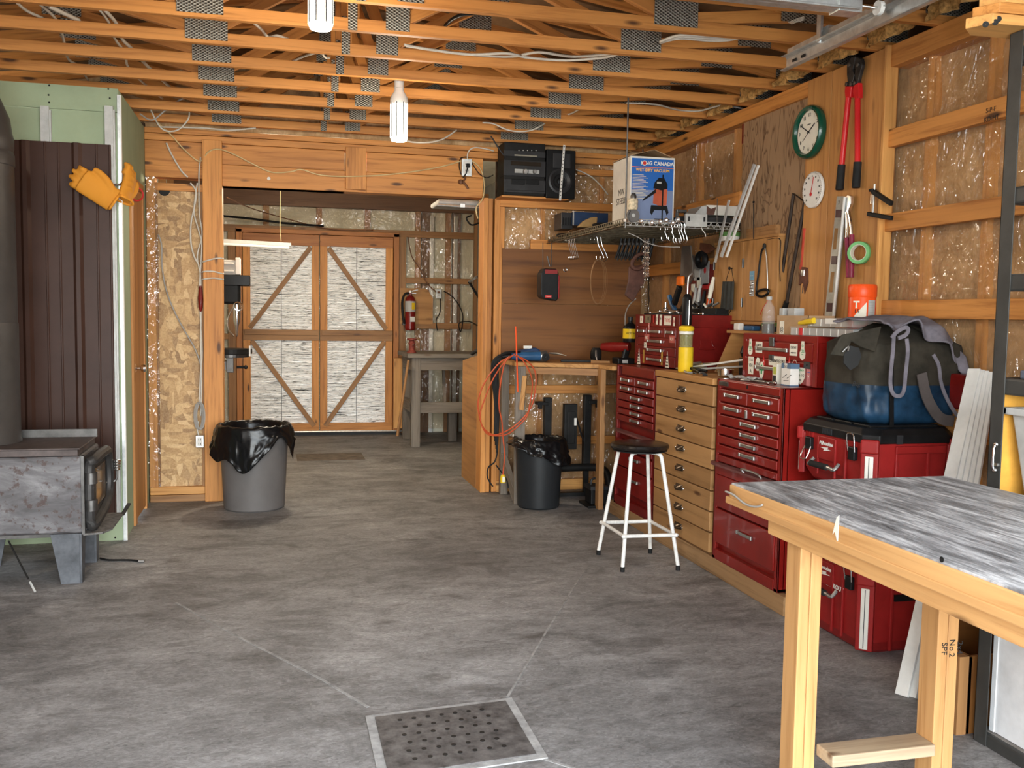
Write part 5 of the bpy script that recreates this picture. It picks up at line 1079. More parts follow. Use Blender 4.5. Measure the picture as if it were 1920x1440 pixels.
b = MB(); b.tube([(xx - .02, 5.815, at(1180, 395, y=5.82).z), (xx - .035, 5.81, at(1177, 405, y=5.82).z), (xx - .015, 5.81, at(1182, 417, y=5.82).z)], .003, smooth=4); b.lathe([(.018, 0), (.02, .02), (.012, .04)], (xx, 5.82, at(1187, 374, y=5.82).z)); b.build('top_hook', DSTEEL, t, smooth=True)
# bulbs / sockets row on the shelf edge
for i, (px, py) in enumerate(((1200, 415), (1220, 418), (1236, 416), (1247, 413), (1259, 418), (1269, 412))):
    q = at(px, py, y=5.87); b = MB(); b.lathe([(.015, 0), (.015, .02), (.009, .02), (.009, .005), (.001, .005)], q, axis=(0, -1, 0), n=16, cap=False)
    tag(b.build('socket', CHROME, None, smooth=True), '%s chrome socket from the left on the front rail of the hanging shelf' % ('first', 'second', 'third', 'fourth', 'fifth', 'sixth')[i], 'socket', 'chrome sockets on the shelf rail')
def fbox(nm, label, cat, pxa, pya, pxb, pyb, y, dep, mat, bev=.003):
    a, c_ = at(pxa, pya, y=y), at(pxb, pyb, y=y); b = MB(); b.box(a.x, c_.x, y, y + dep, c_.z, a.z); t = thing(nm, label, cat, ((a.x + c_.x) / 2, y + dep / 2, c_.z)); b.build('body', mat, t, bev=bev); return t, a, c_
t, a, c_ = fbox('steel_bracket_box', 'plain steel plate with two slots on the shelf edge', 'bracket', 1287, 400, 1326, 426, 5.86, .03, GALVP)
for q in (.12, .85): b = MB(); x = a.x + (c_.x - a.x) * q; b.box(x - .006, x + .006, 5.857, 5.86, c_.z + .035, a.z - .02); b.build('slot', CHAR, t)
t, a, c_ = fbox('white_carton', 'torn white cardboard carton on the right of the hanging shelf', 'box', 1325, 384, 1405, 406, 6.05, .3, WCARD, .002); b = MB(); b.prism([(0, 0), (.055, .0), (.07, .055), (.03, .04), (0, .06)], (a.x, 6.045, c_.z), (1, 0, 0), (0, 0, 1), (0, .004, 0)); b.build('torn_flap', plain('torn_card', (.12, .06, .045), .9), t)
b = MB(); a2 = at(1300, 400, y=6.05); b.prism([(0, 0), (.10, 0), (.10, .07), (.06, .07)], (a2.x, 6.05, a2.z - .02), (1, 0, 0), (0, 0, 1), (0, .2, 0)); b.build('side_flap', LGREY, t)
t, a, c_ = fbox('dark_tray', 'long dark grey tray under the white carton', 'tray', 1275, 405, 1404, 420, 5.98, .4, CHAR)
t, a, c_ = fbox('small_clamp', 'small dark steel clamp standing on the shelf beside the vacuum box', 'clamp', 1270, 392, 1288, 399, 5.95, .03, DSTEEL); b = MB(); b.box(a.x, a.x + .01, 5.95, 5.98, c_.z - .03, c_.z); b.box(c_.x - .01, c_.x, 5.95, 5.98, c_.z - .03, c_.z); b.build('feet', DSTEEL, t)
# rear left of the shelf : blue-black cases
t, a, c_ = fbox('speaker_case', 'ribbed dark case at the far left of the hanging shelf', 'case', 1053, 398, 1074, 430, 7.35, .2, CHAR); b = MB(); [b.box(a.x + .01 + .02 * i, a.x + .02 + .02 * i, 7.345, 7.35, c_.z + .03, a.z - .04) for i in range(4)]; b.build('ribs', BLK, t)
t, a, c_ = fbox('navy_case', 'navy blue case on the hanging shelf left of the vacuum box', 'case', 1075, 397, 1140, 425, 7.3, .25, plain('navy_plastic', (.02, .045, .11), .45)); b = MB(); b.box(a.x - .004, a.x + .004, 7.29, 7.3, c_.z, a.z); b.build('pale_edge', LGREY, t)
b = MB(); q = at(1100, 424, y=6.95); b.prism([(-.07, 0), (.08, 0), (.09, .085), (.04, .08), (-.02, .05)], q - V((0, 0, .01)), (1, 0, 0), (0, 0, 1), (0, .05, 0)); tag(b.build('tan_pouch', plain('tan_felt', (.38, .24, .10), .9), None, bev=.01), 'tan leaf-shaped pouch leaning on the edge of the hanging shelf', 'pouch')
t = thing('cable_clutter', 'coil of black hose on the hanging shelf behind the tan pouch', 'hose', (2.45, 6.8, HZ)); b = MB(); [b.torus((2.42, 6.75, HZ + .02 + .02 * i), .10, .011, n=24) for i in range(3)]; b.build('hose_coil', BLK, t, smooth=True)
b = MB(); b.torus((2.32, 7.42, HZ + .03), .07, .012, n=24, sx=1.4); tag(b.build('black_ring', BLK, None, smooth=True), 'black oval ring at the far left end of the hanging shelf', 'ring')
# S hooks
def shook(c, top, w_, label, name='s_hook', r=.0022, yaw=0, mat=None, skew=0):
    """S hook hanging from c (upper bend) down to height top; returns object"""
    c = V(c); Hh_ = top; pts = []
    if c.y > 6: c.z = 2.098 - w_ * .4
    R_ = Matrix.Rotation(yaw, 3, 'Z')
    for a in range(0, 8): an = PI * (1 - a / 7) * 1.05; pts.append(V((math.cos(an) * w_ * .45 - w_ * .1, 0, math.sin(an) * w_ * .5)))
    pts += [V((w_ * .2 + skew * .4, 0, -Hh_ * .35)), V((w_ * .35 + skew * .7, 0, -Hh_ * .7))]
    for a in range(0, 9): an = -PI * a / 8 * 1.05; pts.append(V((math.cos(an) * w_ * .5 - w_ * .1 + skew, 0, -Hh_ + math.sin(an) * w_ * .55)))
    b = MB(); b.tube([V(c) + R_ @ p for p in pts], r, smooth=3); return tag(b.build(name, mat or CHROME, None, smooth=True), label, 'hook', 'steel hooks under the hanging shelf')
base = at(1063, 457, y=7.1)
for i in range(5):
    shook(at(1063 + 3 * i, 458, y=7.2 - .02 * i), .13, .035, 'bright steel hook under the far shelf end, %s from the left' % ('first', 'second', 'third', 'fourth', 'fifth')[i], skew=.04, yaw=.4)
for i, px in enumerate((1115, 1122)): shook(at(px, 458, y=6.9), .13, .06, '%s of two large S hooks holding the coil of wire' % ('left', 'right')[i], r=.0026, skew=.05)
for i, px in enumerate((1244, 1257)): shook(at(px, 430, y=5.89), .055, .04, '%s small steel hook on the shelf front edge' % ('left', 'right')[i], r=.0024, skew=.01)
for i, px in enumerate((1268, 1273, 1279)): shook(at(px, 424, y=5.88 - .01 * i), .085, .06, 'curled bright S hook beside the steel plate, %s of three' % ('left', 'middle', 'right')[i], r=.0026, skew=.015)
cable('short white hook below the steel plate', [at(1315, 427, y=5.88), at(1318, 433, y=5.88), at(1322, 438, y=5.88), at(1323, 444, y=5.88)], .003, WHT, 'wire_hook', cat='hook')
cable('white cord sagging under the front edge of the hanging shelf', [at(1178, 437, y=5.86), at(1195, 444, y=5.86), at(1213, 455, y=5.86), at(1240, 462, y=5.86), at(1275, 463, y=5.86)], .003, CORDG)
t = thing('wire_coil', 'loose oval coil of copper coloured wire hanging from the S hooks', 'wire', at(1120, 500, y=6.88)); 
for i in range(3):
    b = MB(); cc_ = at(1120 + 2 * i, 528, y=6.88); b.tube([cc_ + V((.055 * math.cos(a * PI / 10) * (1 + .1 * i), .004 * i, .17 * math.sin(a * PI / 10))) for a in range(20)], .0018, n=5, smooth=2, closed=True); b.build('wire_loop', plain('copper_wire', (.28, .15, .07), .4, metal=.8), t, smooth=True)
# portable radio / jump starter hanging
t = thing('portable_charger', 'black and red portable device hanging from wires under the shelf', 'power pack', at(1035, 560, y=7.15)); yq = 7.1
a, c_ = at(1015, 503, y=yq), at(1047, 560, y=yq); 
b = MB(); b.prism([(a.x, c_.z + .02), (a.x + .02, c_.z), (c_.x - .015, c_.z - .02), (c_.x, c_.z), (c_.x, a.z - .03), (c_.x - .02, a.z), (a.x + .025, a.z + .0), (a.x, a.z - .04)], (0, yq, 0), (1, 0, 0), (0, 0, 1), (0, .12, 0)); b.build('case', BLK, t, bev=.008)
b = MB(); b.box(c_.x - .002, c_.x + .012, yq + .01, yq + .11, c_.z + .0, a.z - .05); b.build('red_side', REDP, t, bev=.004); b = MB(); b.box(a.x + .03, c_.x - .012, yq - .004, yq, a.z - .04, a.z - .008); b.build('red_top_label', plain('dim_red_print', (.22, .02, .02), .5), t); b = MB(); b.box(a.x + .035, a.x + .085, yq - .003, yq, c_.z + .005, c_.z + .025); s = b.build('red_badge', INKR, t); text('Milwaukee', ((a.x + .06), yq - .004, c_.z + .015), (1, 0, 0), (0, 0, 1), .010, CREAM, t)
b = MB(); b.tube([at(1018, 455, y=yq), at(1018, 505, y=yq + .05)], .003); b.tube([at(1034, 455, y=yq), at(1034, 500, y=yq + .05)], .003); b.tube([at(1026, 480, y=yq), at(1031, 500, y=yq)], .006); b.build('hanging_wire', DSTEEL, t); b = MB(); b.torus(at(1060, 506, y=yq), .013, .004, axis=(0, 1, 0)); b.build('steel_ring', CHROME, t, smooth=True)
# clamps bunch
rr = random.Random(5)
for i in range(9):
    px = 1165 + 7.5 * i; y = 6.75 - .03 * i; q = at(px, 455, y=y); t = thing('spring_clamp', 'black spring clamp in the row under the shelf, %s from the left' % ('first', 'second', 'third', 'fourth', 'fifth', 'sixth', 'seventh', 'eighth', 'ninth')[i], 'clamp', q, 'black spring clamps under the shelf')
    b = MB(); b.tube([q + V((0, 0, .03)), q + V((-.012, 0, -.03)), q + V((-.045, .0, -.12))], [.012, .012, .007], n=8, smooth=3); b.build('left_handle', BLK, t, smooth=True); b = MB(); b.tube([q + V((.012, .02, .03)), q + V((.0, .02, -.03)), q + V((-.02, .02, -.13))], [.012, .012, .007], n=8, smooth=3); b.build('right_handle', BLKM, t, smooth=True)
    b = MB(); b.cyl(q + V((-.004, -.012, -.01)), q + V((-.004, .03, -.01)), .009, n=10); b.build('spring', DSTEEL, t, smooth=True)
# chain
q = at(1212, 445, y=6.3); t = thing('steel_chain', 'doubled steel chain with a snap ring hanging below the shelf', 'chain', at(1211, 520, y=6.3))
b = MB()
for s in range(3):
    for i in range(15):
        p = at(1209 + 3 * s, 448 + 5.0 * i, y=6.3 + .008 * s); b.torus(p, .008, .002, axis=(0, 1, 0) if i % 2 else (1, .3, 0), n=10, k=5, sx=1, sy=1.3)
b.build('chain_links', CHROME, t, smooth=True)
b = MB(); b.torus(at(1212, 524, y=6.3), .011, .0025, axis=(0, 1, 0)); b.torus(at(1204, 538, y=6.3), .008, .002, axis=(0, 1, 0)); b.tube([at(1210, 527, y=6.3), at(1205, 536, y=6.3)], .003); b.build('snap_ring', CHROME, t, smooth=True)
b = MB(); [b.ball(at(1211, 542 + 4.4 * i, y=6.3), .0035, 5) for i in range(10)]; o = b.build('ball_chain', STEEL, None, smooth=True); tag(o, 'thin ball chain hanging straight below the steel chain', 'chain')
# leather holster pieces
b = MB(); P_ = [at(x, y, y=6.55) for x, y in ((1180, 500), (1212, 495), (1208, 530), (1195, 552), (1188, 566), (1172, 553), (1178, 530))]
b.prism([(p.x, p.z) for p in P_], (0, 6.55, 0), (1, 0, 0), (0, 0, 1), (0, .02, 0)); tag(b.build('leather_holster', DLEATH, None, bev=.006), 'dark brown leather holster hanging below the clamps', 'holster')
b = MB(); b.torus(at(1200, 490, y=6.5), .055, .014, axis=(.3, 1, 0), n=24, sx=1.2, sy=.8); tag(b.build('leather_loop', DLEATH, None, smooth=True), 'brown leather loop above the holster', 'strap')
cable('pale cord trailing from the leather holster down the plywood', [at(1192, 560, y=6.7), at(1180, 572, y=6.8), at(1173, 588, y=6.9), at(1172, 610, y=7.0)], .005, CORDG, 'cord', cat='cord')
# mixed hand tools on the right wall, pixel patch 1230-1340 x 450-620
def wx(px, py, x=3.03): return at(px, py, x=x)
# galvanised tin strip rolls
b = MB(); P_ = [wx(x, y, 2.92) for x, y in ((1278, 462), (1294, 460), (1300, 520), (1292, 532), (1274, 530))]; b.prism([(-p.y, p.z) for p in P_], (2.92, 0, 0), (0, -1, 0), (0, 0, 1), (.012, 0, 0)); tag(b.build('shear_blade', plain('dull_grey_blade', (.13, .11, .095), .5, metal=.4), None, bev=.003), 'wide dull grey saw blade hanging left of the wall cabinet', 'saw')
t = thing('hand_saw', 'hand tool with a bright orange grip hanging left of the wall cabinet', 'saw', wx(1277, 530, 2.9)); b = MB(); q = wx(1276, 527, 2.9); b.box(2.885, 2.915, q.y - .05, q.y + .05, q.z - .035, q.z + .035); b.build('orange_grip', ORG, t, bev=.012, seg=3); b = MB(); b.beam(wx(1275, 537, 2.9), wx(1264, 570, 2.9), .035, .05); b.build('black_handle', BLK, t, bev=.01)
b = MB(); b.tube([wx(1255, 555, 2.95), wx(1262, 575, 2.95), wx(1275, 590, 2.95)], [.018, .024, .02], smooth=3); tag(b.build('blue_clamp', BLUE, None, smooth=True), 'blue plastic clamp leaning above the far tool box', 'clamp')
rk = thing('tool_rack', 'red tool board packed with small cards left of the wall cabinet', 'tool rack', wx(1318, 560, 3.06)); a, c_ = wx(1288, 500, 3.07), wx(1345, 560, 3.07); b = MB(); b.box(3.065, 3.08, c_.y, a.y, c_.z, a.z); b.build('red_board', REDD, rk)
for i, (px, py, w_, h_, m_) in enumerate(((1308, 513, .10, .10, LGREY), (1323, 512, .12, .17, LGREY), (1312, 530, .08, .08, CREAM), (1325, 537, .12, .04, INKR), (1300, 540, .06, .06, CREAM))):
    q = wx(px, py, 3.06); b = MB(); b.box(3.055, 3.06, q.y - w_ / 2, q.y + w_ / 2, q.z - h_ / 2, q.z + h_ / 2); o = b.build('card', m_, rk)
    if i == 1: b = MB(); b.ball(q + V((-.006, 0, .02)), .02, 6, sc=(.1, 1, 1.2)); b.build('red_picture', INKR, rk)
grips = [(1296, 545, 1290, 590, PINED), (1305, 540, 1300, 592, GALVP), (1313, 535, 1306, 590, GALVP), (1322, 545, 1312, 592, BLK), (1332, 545, 1325, 595, ORGR), (1338, 520, 1330, 560, CREAM), (1327, 555, 1330, 590, PINED), (1285, 560, 1275, 595, BLKM), (1302, 575, 1296, 600, CREAM), (1318, 570, 1318, 605, CHAR)]
kinds = ['wooden handled chisel', 'long pale steel rule', 'narrow pale steel rule', 'black handled screwdriver', 'orange handled knife', 'cream handled brush', 'wooden handled scraper', 'black hammer handle', 'small cream brush', 'dark grey punch']
for k_, (x1, y1_, x2, y2_, m_) in zip(kinds, grips):
    t = thing('hand_tool', '%s in the crowd of tools above the far tool box' % k_, 'hand tool', wx(x2, y2_, 3.0)); a, c_ = wx(x1, y1_, 3.02), wx(x2, y2_, 2.98)
    b = MB(); b.tube([a, a.lerp(c_, .5), c_], [.010, .017, .013], n=10); b.build('grip', m_, t, smooth=True); b = MB(); b.tube([c_, c_ + (c_ - a).normalized() * .06], [.006, .004], n=6); b.build('shaft', STEEL, t, smooth=True)
b = MB(); b.torus(wx(1315, 487, 3.0), .045, .022, axis=(1, .2, 0), n=24); tag(b.build('black_tape_roll', BLK, None, smooth=True), 'black roll of tape beside the wall cabinet top', 'tape')
t = thing('silver_bowl_stack', 'stack of shiny steel discs hanging behind the hooks', 'steel discs', wx(1305, 490, 3.0)); b = MB(); b.lathe([(.05, 0), (.055, .02), (.05, .05), (.02, .06), (.001, .06)], wx(1303, 492, 3.04), axis=(-1, 0, 0), n=28); b.build('disc', STEEL, t, smooth=True)
b = MB(); b.ball(wx(1298, 600, 2.9), .045, 10, sc=(.8, .9, 1.2)); tag(b.build('white_brush', plain('dusty_white_bristle', (.35, .32, .28), .95, dirt=.2), None, smooth=True), 'pale bristle brush standing above the far tool box', 'brush')
b = MB(); b.box(2.93, 3.06, 5.95, 6.6, 1.515, 1.56); t = thing('hardware_tray', 'dark tray of small hardware at the back of the far tool box lid', 'tray', (3.0, 6.2, 1.512)); b.build('tray', BLKM, t, bev=.005)
rr = random.Random(9)
for i in range(14):
    q = V((rr.uniform(2.92, 3.0), rr.uniform(5.98, 6.5), 1.567 + .02 * rr.random())); b = MB(); b.cyl(q, q + V((rr.uniform(-.03, .03), rr.uniform(-.04, .04), .02)), .008, n=8); tag(b.build('small_part', (STEEL, CHROME, CHAR, CREAM)[i % 4], None, smooth=True), 'small metal fitting in the dark hardware tray above the far tool box', 'fitting', 'fittings in the hardware tray')
b = MB(); P_ = [wx(x, y, 3.0) for x, y in ((1312, 455), (1330, 458), (1340, 466), (1325, 476), (1311, 468))]; b.prism([(-p.y, p.z) for p in P_], (3.0, 0, 0), (0, -1, 0), (0, 0, 1), (.015, 0, 0)); tag(b.build('leather_patch', plain('rust_leather', (.14, .05, .025), .7, dirt=.2), None, bev=.004), 'rust brown leather patch hanging under the right end of the shelf', 'leather')
# plastic white rails leaning
for i, (a, c_, w_) in enumerate((((1352, 482), (1415, 308), .03), ((1362, 482), (1422, 310), .02))):
    q0, q1 = at(*a, x=2.86), at(*c_, x=3.0); b = MB(); b.beam(q0, q1, w_, .012, up=(1, 0, 0)); tag(b.build('white_rail', PVC if i else LGREY, None, bev=.002), '%s of two pale plastic rails leaning diagonally over the wall cabinet' % ('left', 'right')[i], 'rail')
b = MB(); b.beam(at(1341, 492, x=2.9), at(1367, 375, x=2.95), .03, .004, up=(1, 0, 0)); tag(b.build('clear_strip', GALVP, None), 'thin translucent grey strip left of the leaning pale rails', 'strip')
b = MB(); b.cyl(at(1345, 372, x=2.95), at(1344, 436, x=2.9), .003, n=6); tag(b.build('thin_rod', STEEL, None), 'thin vertical rod right of the torn white carton', 'rod')
b = MB(); b.cyl(at(1413, 382, x=3.0), at(1413, 448, x=3.0), .003, n=6); b.ball(at(1413, 379, x=3.0), .008, 6); tag(b.build('pin_rod', BLKM, None), 'thin dark pin standing behind the wall cabinet top', 'rod')
# ================================================================== TOOL CHESTS ALONG THE RIGHT WALL
CF = 2.49
b = MB(); b.box(CF + .0, CF + .045, 4.20, 6.76, 0, .10, ax=1); b.box(CF + .045, 3.08, 4.20, 4.245, 0, .10, ax=0); b.box(CF + .045, 3.08, 6.71, 6.76, 0, .10, ax=0)
tag(b.build('plinth', PLINTH, None, bev=.004), 'dusty timber plinth carrying the row of red and wooden drawer chests', 'plinth')
def pull(x, y0, y1, z, par, dark=False):
    """strip pull on a face looking -x"""
    b = MB(); b.box(x - .012, x - .003, y0, y1, z - .009, z + .009); b.box(x - .014, x, y0 - .001, y0 + .016, z - .011, z + .011); b.box(x - .014, x, y1 - .016, y1 + .001, z - .011, z + .011)
    return b.build('handle', STEEL, par, bev=.003)
def chest(label, name, x, yn, yf, z0, z1, depth, rows, mat, dmat=None, hdl=None, cat='tool chest', rim=.035, trayz=None):
    t = thing(name, label, cat, (x + depth / 2, (yn + yf) / 2, z0)); W_ = yf - yn
    b = MB(); b.box(x, x + depth, yn, yn + .012, z0, z1); b.box(x, x + depth, yf - .012, yf, z0, z1); b.box(x + depth - .01, x + depth, yn, yf, z0, z1)
    b.box(x, x + .012, yn, yn + rim, z0, z1); b.box(x, x + .012, yf - rim, yf, z0, z1); b.box(x, x + depth, yn, yf, z1 - .01, z1); b.box(x, x + depth, yn, yf, z0, z0 + .02)
    b.box(x + .03, x + .04, yn, yf, z0, z1)
    b.build('cabinet', mat, t, bev=.003)
    for r in rows:
        za, zb, cols = r[0], r[1], r[2]; kind = r[3] if len(r) > 3 else 'd'
        for f0, f1 in cols:
            ya, yb_ = yf - rim - f1 * (W_ - 2 * rim) + .003, yf - rim - f0 * (W_ - 2 * rim) - .003
            b = MB(); b.box(x - .006 if kind != 'p' else x - .002, x + .03, ya, yb_, za + .003, zb - .003, ax=1)
            d = b.build('drawer' if kind != 'p' else 'panel', dmat or mat, t, bev=.004)
            if kind == 'd':
                w_ = (yb_ - ya); hw = min(.17, w_ * .62) if hdl is None else hdl
                ym = (ya + yb_) / 2 - (.0 if w_ < .5 else .03); zm = zb - min(.032, (zb - za) * .42) if zb - za < .12 else (za + zb) / 2 + .02
                pull(x - .006, ym - hw / 2, ym + hw / 2, zm, d)
    return t
one = [(0, 1)]; two = [(0, .5), (.5, 1)]
# wood chest
t = thing('wooden_drawer_chest', 'wide spruce plywood chest of eight drawers between the two red chests', 'drawer chest', (2.8, 5.47, .1))
b = MB(); b.box(CF + .02, 3.08, 5.045, 5.893, .1, 1.10, ax=2); b.build('carcass', PINED, t)
b = MB(); b.box(CF - .012, 3.08, 5.04, 5.897, 1.105, 1.145, ax=1); b.build('worktop', CABW, t, bev=.003)
zs = [1.10 - i * .1235 for i in range(9)]
for i in range(8):
    b = MB(); b.box(CF - .004, CF + .02, 5.047, 5.89, zs[i + 1] + .004, zs[i] - .003, ax=1); d = b.build('drawer', DRAWW, t, bev=.003)
    b = MB(); ym, zm = 5.48, (zs[i] + zs[i + 1]) / 2 + .008
    b.grid(lambda u_, v_: (CF - .005 - .026 * math.sin(PI * u_) * math.sin(PI * v_ * .5), ym - .05 + .1 * u_, zm + .02 - .035 * v_), 12, 6); b.tube([(CF - .006, ym + .055, zm), (CF - .02, ym + .03, zm - .008), (CF - .024, ym, zm - .01), (CF - .02, ym - .03, zm - .008), (CF - .006, ym - .055, zm)], .005, smooth=3)
    b.build('bin_pull', plain('tarnished_pull', (.10, .075, .055), .3, metal=.9, dirt=.3), d, smooth=True, solid=.002)
    for q in (-1, 1):
        b = MB(); b.ball((CF - .006, ym + q * .062, zm), .007, 6); b.build('screw_head', CHROME, d, smooth=True)
# red chest nearer
rows = [(1.10, 1.147, one, 'p'), (1.02, 1.095, two), (.95, 1.017, two), (.888, .947, one), (.832, .885, one), (.778, .829, one), (.722, .775, one),
        (.41, .60, one), (.20, .405, one), (.10, .165, one, 'p')]
c2 = chest('large red tool chest nearest to the workbench, many shallow drawers over two deep ones', 'tool_chest', CF, 4.27, 5.008, .10, 1.15, .555, rows, RED)
b = MB(); b.prism([(0, 0), (0, .68), (.035, .74), (.05, .74), (.05, 0)], (CF - .04, 4.30, .655), (1, 0, 0), (0, 1, 0), (0, 0, .012)); d = b.build('open_lip', plain('dusty_red_lid', (.17, .06, .055), .6, dirt=.2), c2)
b = MB(); b.box(CF - .004, CF + .02, 4.305, 4.97, .60, .65); b.build('panel', RED, c2, bev=.003)
b = MB(); b.box(CF - .004, CF + .02, 4.305, 4.97, .675, .712); b.build('panel', RED, c2, bev=.003)
b = MB(); b.tube([(CF - .03, 4.60, .665), (CF - .05, 4.59, .69), (CF - .05, 4.42, .69), (CF - .035, 4.40, .665)], .006, smooth=4); b.build('lift_handle', STEEL, d, smooth=True)
b = MB(); b.box(CF - .009, CF - .004, 4.86, 4.97, 1.112, 1.137); b.build('name_badge', DSTEEL, c2, bev=.002)
b = MB(); b.box(CF - .005, CF - .002, 4.64, 4.65, 1.115, 1.135); b.build('lock', BLK, c2)
b = MB(); b.box(CF - .012, CF - .004, 4.632, 4.652, .955, 1.0); b.build('drawer_latch', STEEL, c2, bev=.002)
b = MB(); b.box(2.73, 2.745, 4.262, 4.27, 1.035, 1.055); b.box(2.735, 2.741, 4.262, 4.27, 1.01, 1.016); b.box(2.735, 2.741, 4.262, 4.27, .975, .981); b.build('side_slot', BLK, c2)
# red chest farther
rows = [(1.07, 1.137, [(.12, 1)], 'p'), (1.0, 1.063, two), (.945, .998, two), (.885, .942, one), (.83, .882, one), (.78, .827, one), (.728, .777, one),
        (.40, .52, one), (.22, .397, one), (.53, .60, one), (.11, .17, one, 'p')]
c1 = chest('older red tool chest at the far end of the row behind the stool', 'tool_chest', CF, 5.903, 6.66, .10, 1.14, .555, rows, REDD)
b = MB(); b.prism([(0, 0), (0, .55), (.04, .7), (.06, .7), (.06, 0)], (CF - .05, 5.93, .655), (1, 0, 0), (0, 1, 0), (0, 0, .012)); b.build('open_lip', plain('dusty_red_lid', (.17, .06, .055), .6), c1)
# top box 2 (stickers)
TX = 2.65
rows = [(1.34, 1.40, one, 'p')]
t2 = thing('tool_box', 'red tool box covered with stickers standing on the nearer red chest', 'tool box', (2.88, 4.63, 1.15))
b = MB(); b.box(TX + .006, 3.05, 4.247, 5.012, 1.152, 1.395); b.build('body', RED, t2, bev=.003)
b = MB(); b.box(TX, 3.055, 4.243, 5.016, 1.375, 1.412); b.box(TX, TX + .012, 4.243, 4.28, 1.152, 1.38); b.box(TX, TX + .012, 4.98, 5.016, 1.152, 1.38); b.build('lid', RED, t2, bev=.004)
def tdrawer(par, x, ya, yb_, za, zb, mat=RED, h=True, hw=.2, off=0):
    b = MB(); b.box(x - .003, x + .01, ya, yb_, za, zb); d = b.build('drawer', mat, par, bev=.003)
    if h: pull(x - .003, (ya + yb_) / 2 - hw / 2 + off, (ya + yb_) / 2 + hw / 2 + off, zb - (zb - za) * .42, d)
    return d
d1 = tdrawer(t2, TX, 4.283, 4.975, 1.278, 1.368, hw=.34, off=.05); d2 = tdrawer(t2, TX, 4.283, 4.975, 1.158, 1.272, hw=.34, off=.05)
b = MB(); b.box(TX - .012, TX - .002, 4.655, 4.70, 1.345, 1.395); b.box(TX - .012, TX - .002, 4.655, 4.70, 1.272, 1.30); b.build('latch', DSTEEL, t2, bev=.002)
def sticker(par, px, py, w_, h_, mat, shape='r', x=TX - .004, name='sticker'):
    c = at(px, py, x=x); b = MB()
    if shape == 'r': poly = [(-w_ / 2, -h_ / 2), (w_ / 2, -h_ / 2), (w_ / 2, h_ / 2), (-w_ / 2, h_ / 2)]
    elif shape == 'o': poly = [(w_ / 2 * math.cos(a * PI / 12), h_ / 2 * math.sin(a * PI / 12)) for a in range(24)]
    elif shape == 't': poly = [(-w_ / 2, -h_ / 2), (w_ / 2, -h_ / 2), (0, h_ / 2)]
    elif shape == '8': poly = [(w_ / 2 * math.cos((a + .5) * PI / 4), h_ / 2 * math.sin((a + .5) * PI / 4)) for a in range(8)]
    elif shape == 's': poly = [(-w_ / 2, h_ / 2), (-w_ / 2, -h_ * .05), (-w_ * .25, -h_ * .35), (0, -h_ / 2), (w_ * .25, -h_ * .35), (w_ / 2, -h_ * .05), (w_ / 2, h_ / 2)]
    elif shape == 'w': poly = [(-w_ * .25, h_ / 2), (-w_ * .28, h_ * .1), (-w_ / 2, -h_ * .1), (-w_ * .45, -h_ * .35), (0, -h_ / 2), (w_ * .45, -h_ * .35), (w_ / 2, -h_ * .1), (w_ * .28, h_ * .1), (w_ * .25, h_ / 2)]
    b.prism(poly, c, (0, -1, 0), (0, 0, 1), (-.0008, 0, 0)); o = b.build(name, mat, par); WORLD[o.name] = WORLD[par.name]; return o, c + V((-.0012, 0, 0))
def tx(par, c, s, size, mat, **k): text(s, c, (0, -1, 0), (0, 0, 1), size, mat, par, **k)
for px, py in ((1407, 651), (1505, 658)):
    s, c = sticker(d1, px, py, .055, .095 if px < 1450 else .1, CREAM, 'w'); tx(s, c + V((0, 0, .028)), 'o', .03, INKG); tx(s, c + V((0, 0, -.002)), 'CBS', .021, INKG); tx(s, c + V((0, 0, -.018)), 'xxx', .012, INKG)
for px, py in ((1423, 651), (1488, 656)):
    s, c = sticker(d1, px, py, .075, .062, CREAM); tx(s, c + V((0, 0, .012)), 'DI&WI', .019, INK); tx(s, c + V((0, 0, -.014)), 'equipment', .012, INK)
s, c = sticker(d2, 1457, 677, .175, .052, CREAM); tx(s, c, 'ENGINES EXTRA', .0215, INK, shear=.3, bold=.0004)
for px, py in ((1432, 675), (1480, 678)):
    s, c = sticker(d2, px, py, .036, .055, INKR, 't'); tx(s, c + V((0, 0, -.008)), 'A', .02, CREAM)
s, c = sticker(d2, 1490, 685, .05, .06, CREAM, '8'); s2, c2_ = sticker(s, 1490, 685, .044, .052, RED, '8', x=TX - .0055); tx(s2, c2_, 'STOP', .014, CREAM)
s, c = sticker(d2, 1408, 685, .06, .10, CREAM); tx(s, c + V((0, 0, .03)), '==', .04, INK); tx(s, c + V((0, 0, 0)), 'VH', .03, INK); tx(s, c + V((0, 0, -.032)), 'A', .03, INK)
s, c = sticker(d2, 1421, 683, .055, .08, CREAM, '8'); tx(s, c, '//N', .03, INK)
s, c = sticker(d2, 1428, 694, .05, .095, CREAM, 'o', x=TX - .006); tx(s, c, '+', .09, INKG, bold=.004)
s, c = sticker(d2, 1501, 705, .085, .088, CREAM, 's'); tx(s, c + V((0, 0, .03)), 'RESEARCH', .013, INKG); tx(s, c + V((0, 0, .004)), 'M o d Q', .02, INK); tx(s, c + V((0, 0, -.02)), 'unit', .014, INK)
s, c = sticker(d2, 1516, 708, .035, .085, plain('pink_label', (.6, .2, .2), .6)); tx(s, c + V((0, 0, .03)), '--', .04, BLUEP); tx(s, c, 'Y', .03, CREAM)
s, c = sticker(d2, 1513, 685, .06, .035, DSTEEL); tx(s, c, 'IIII', .018, INK)
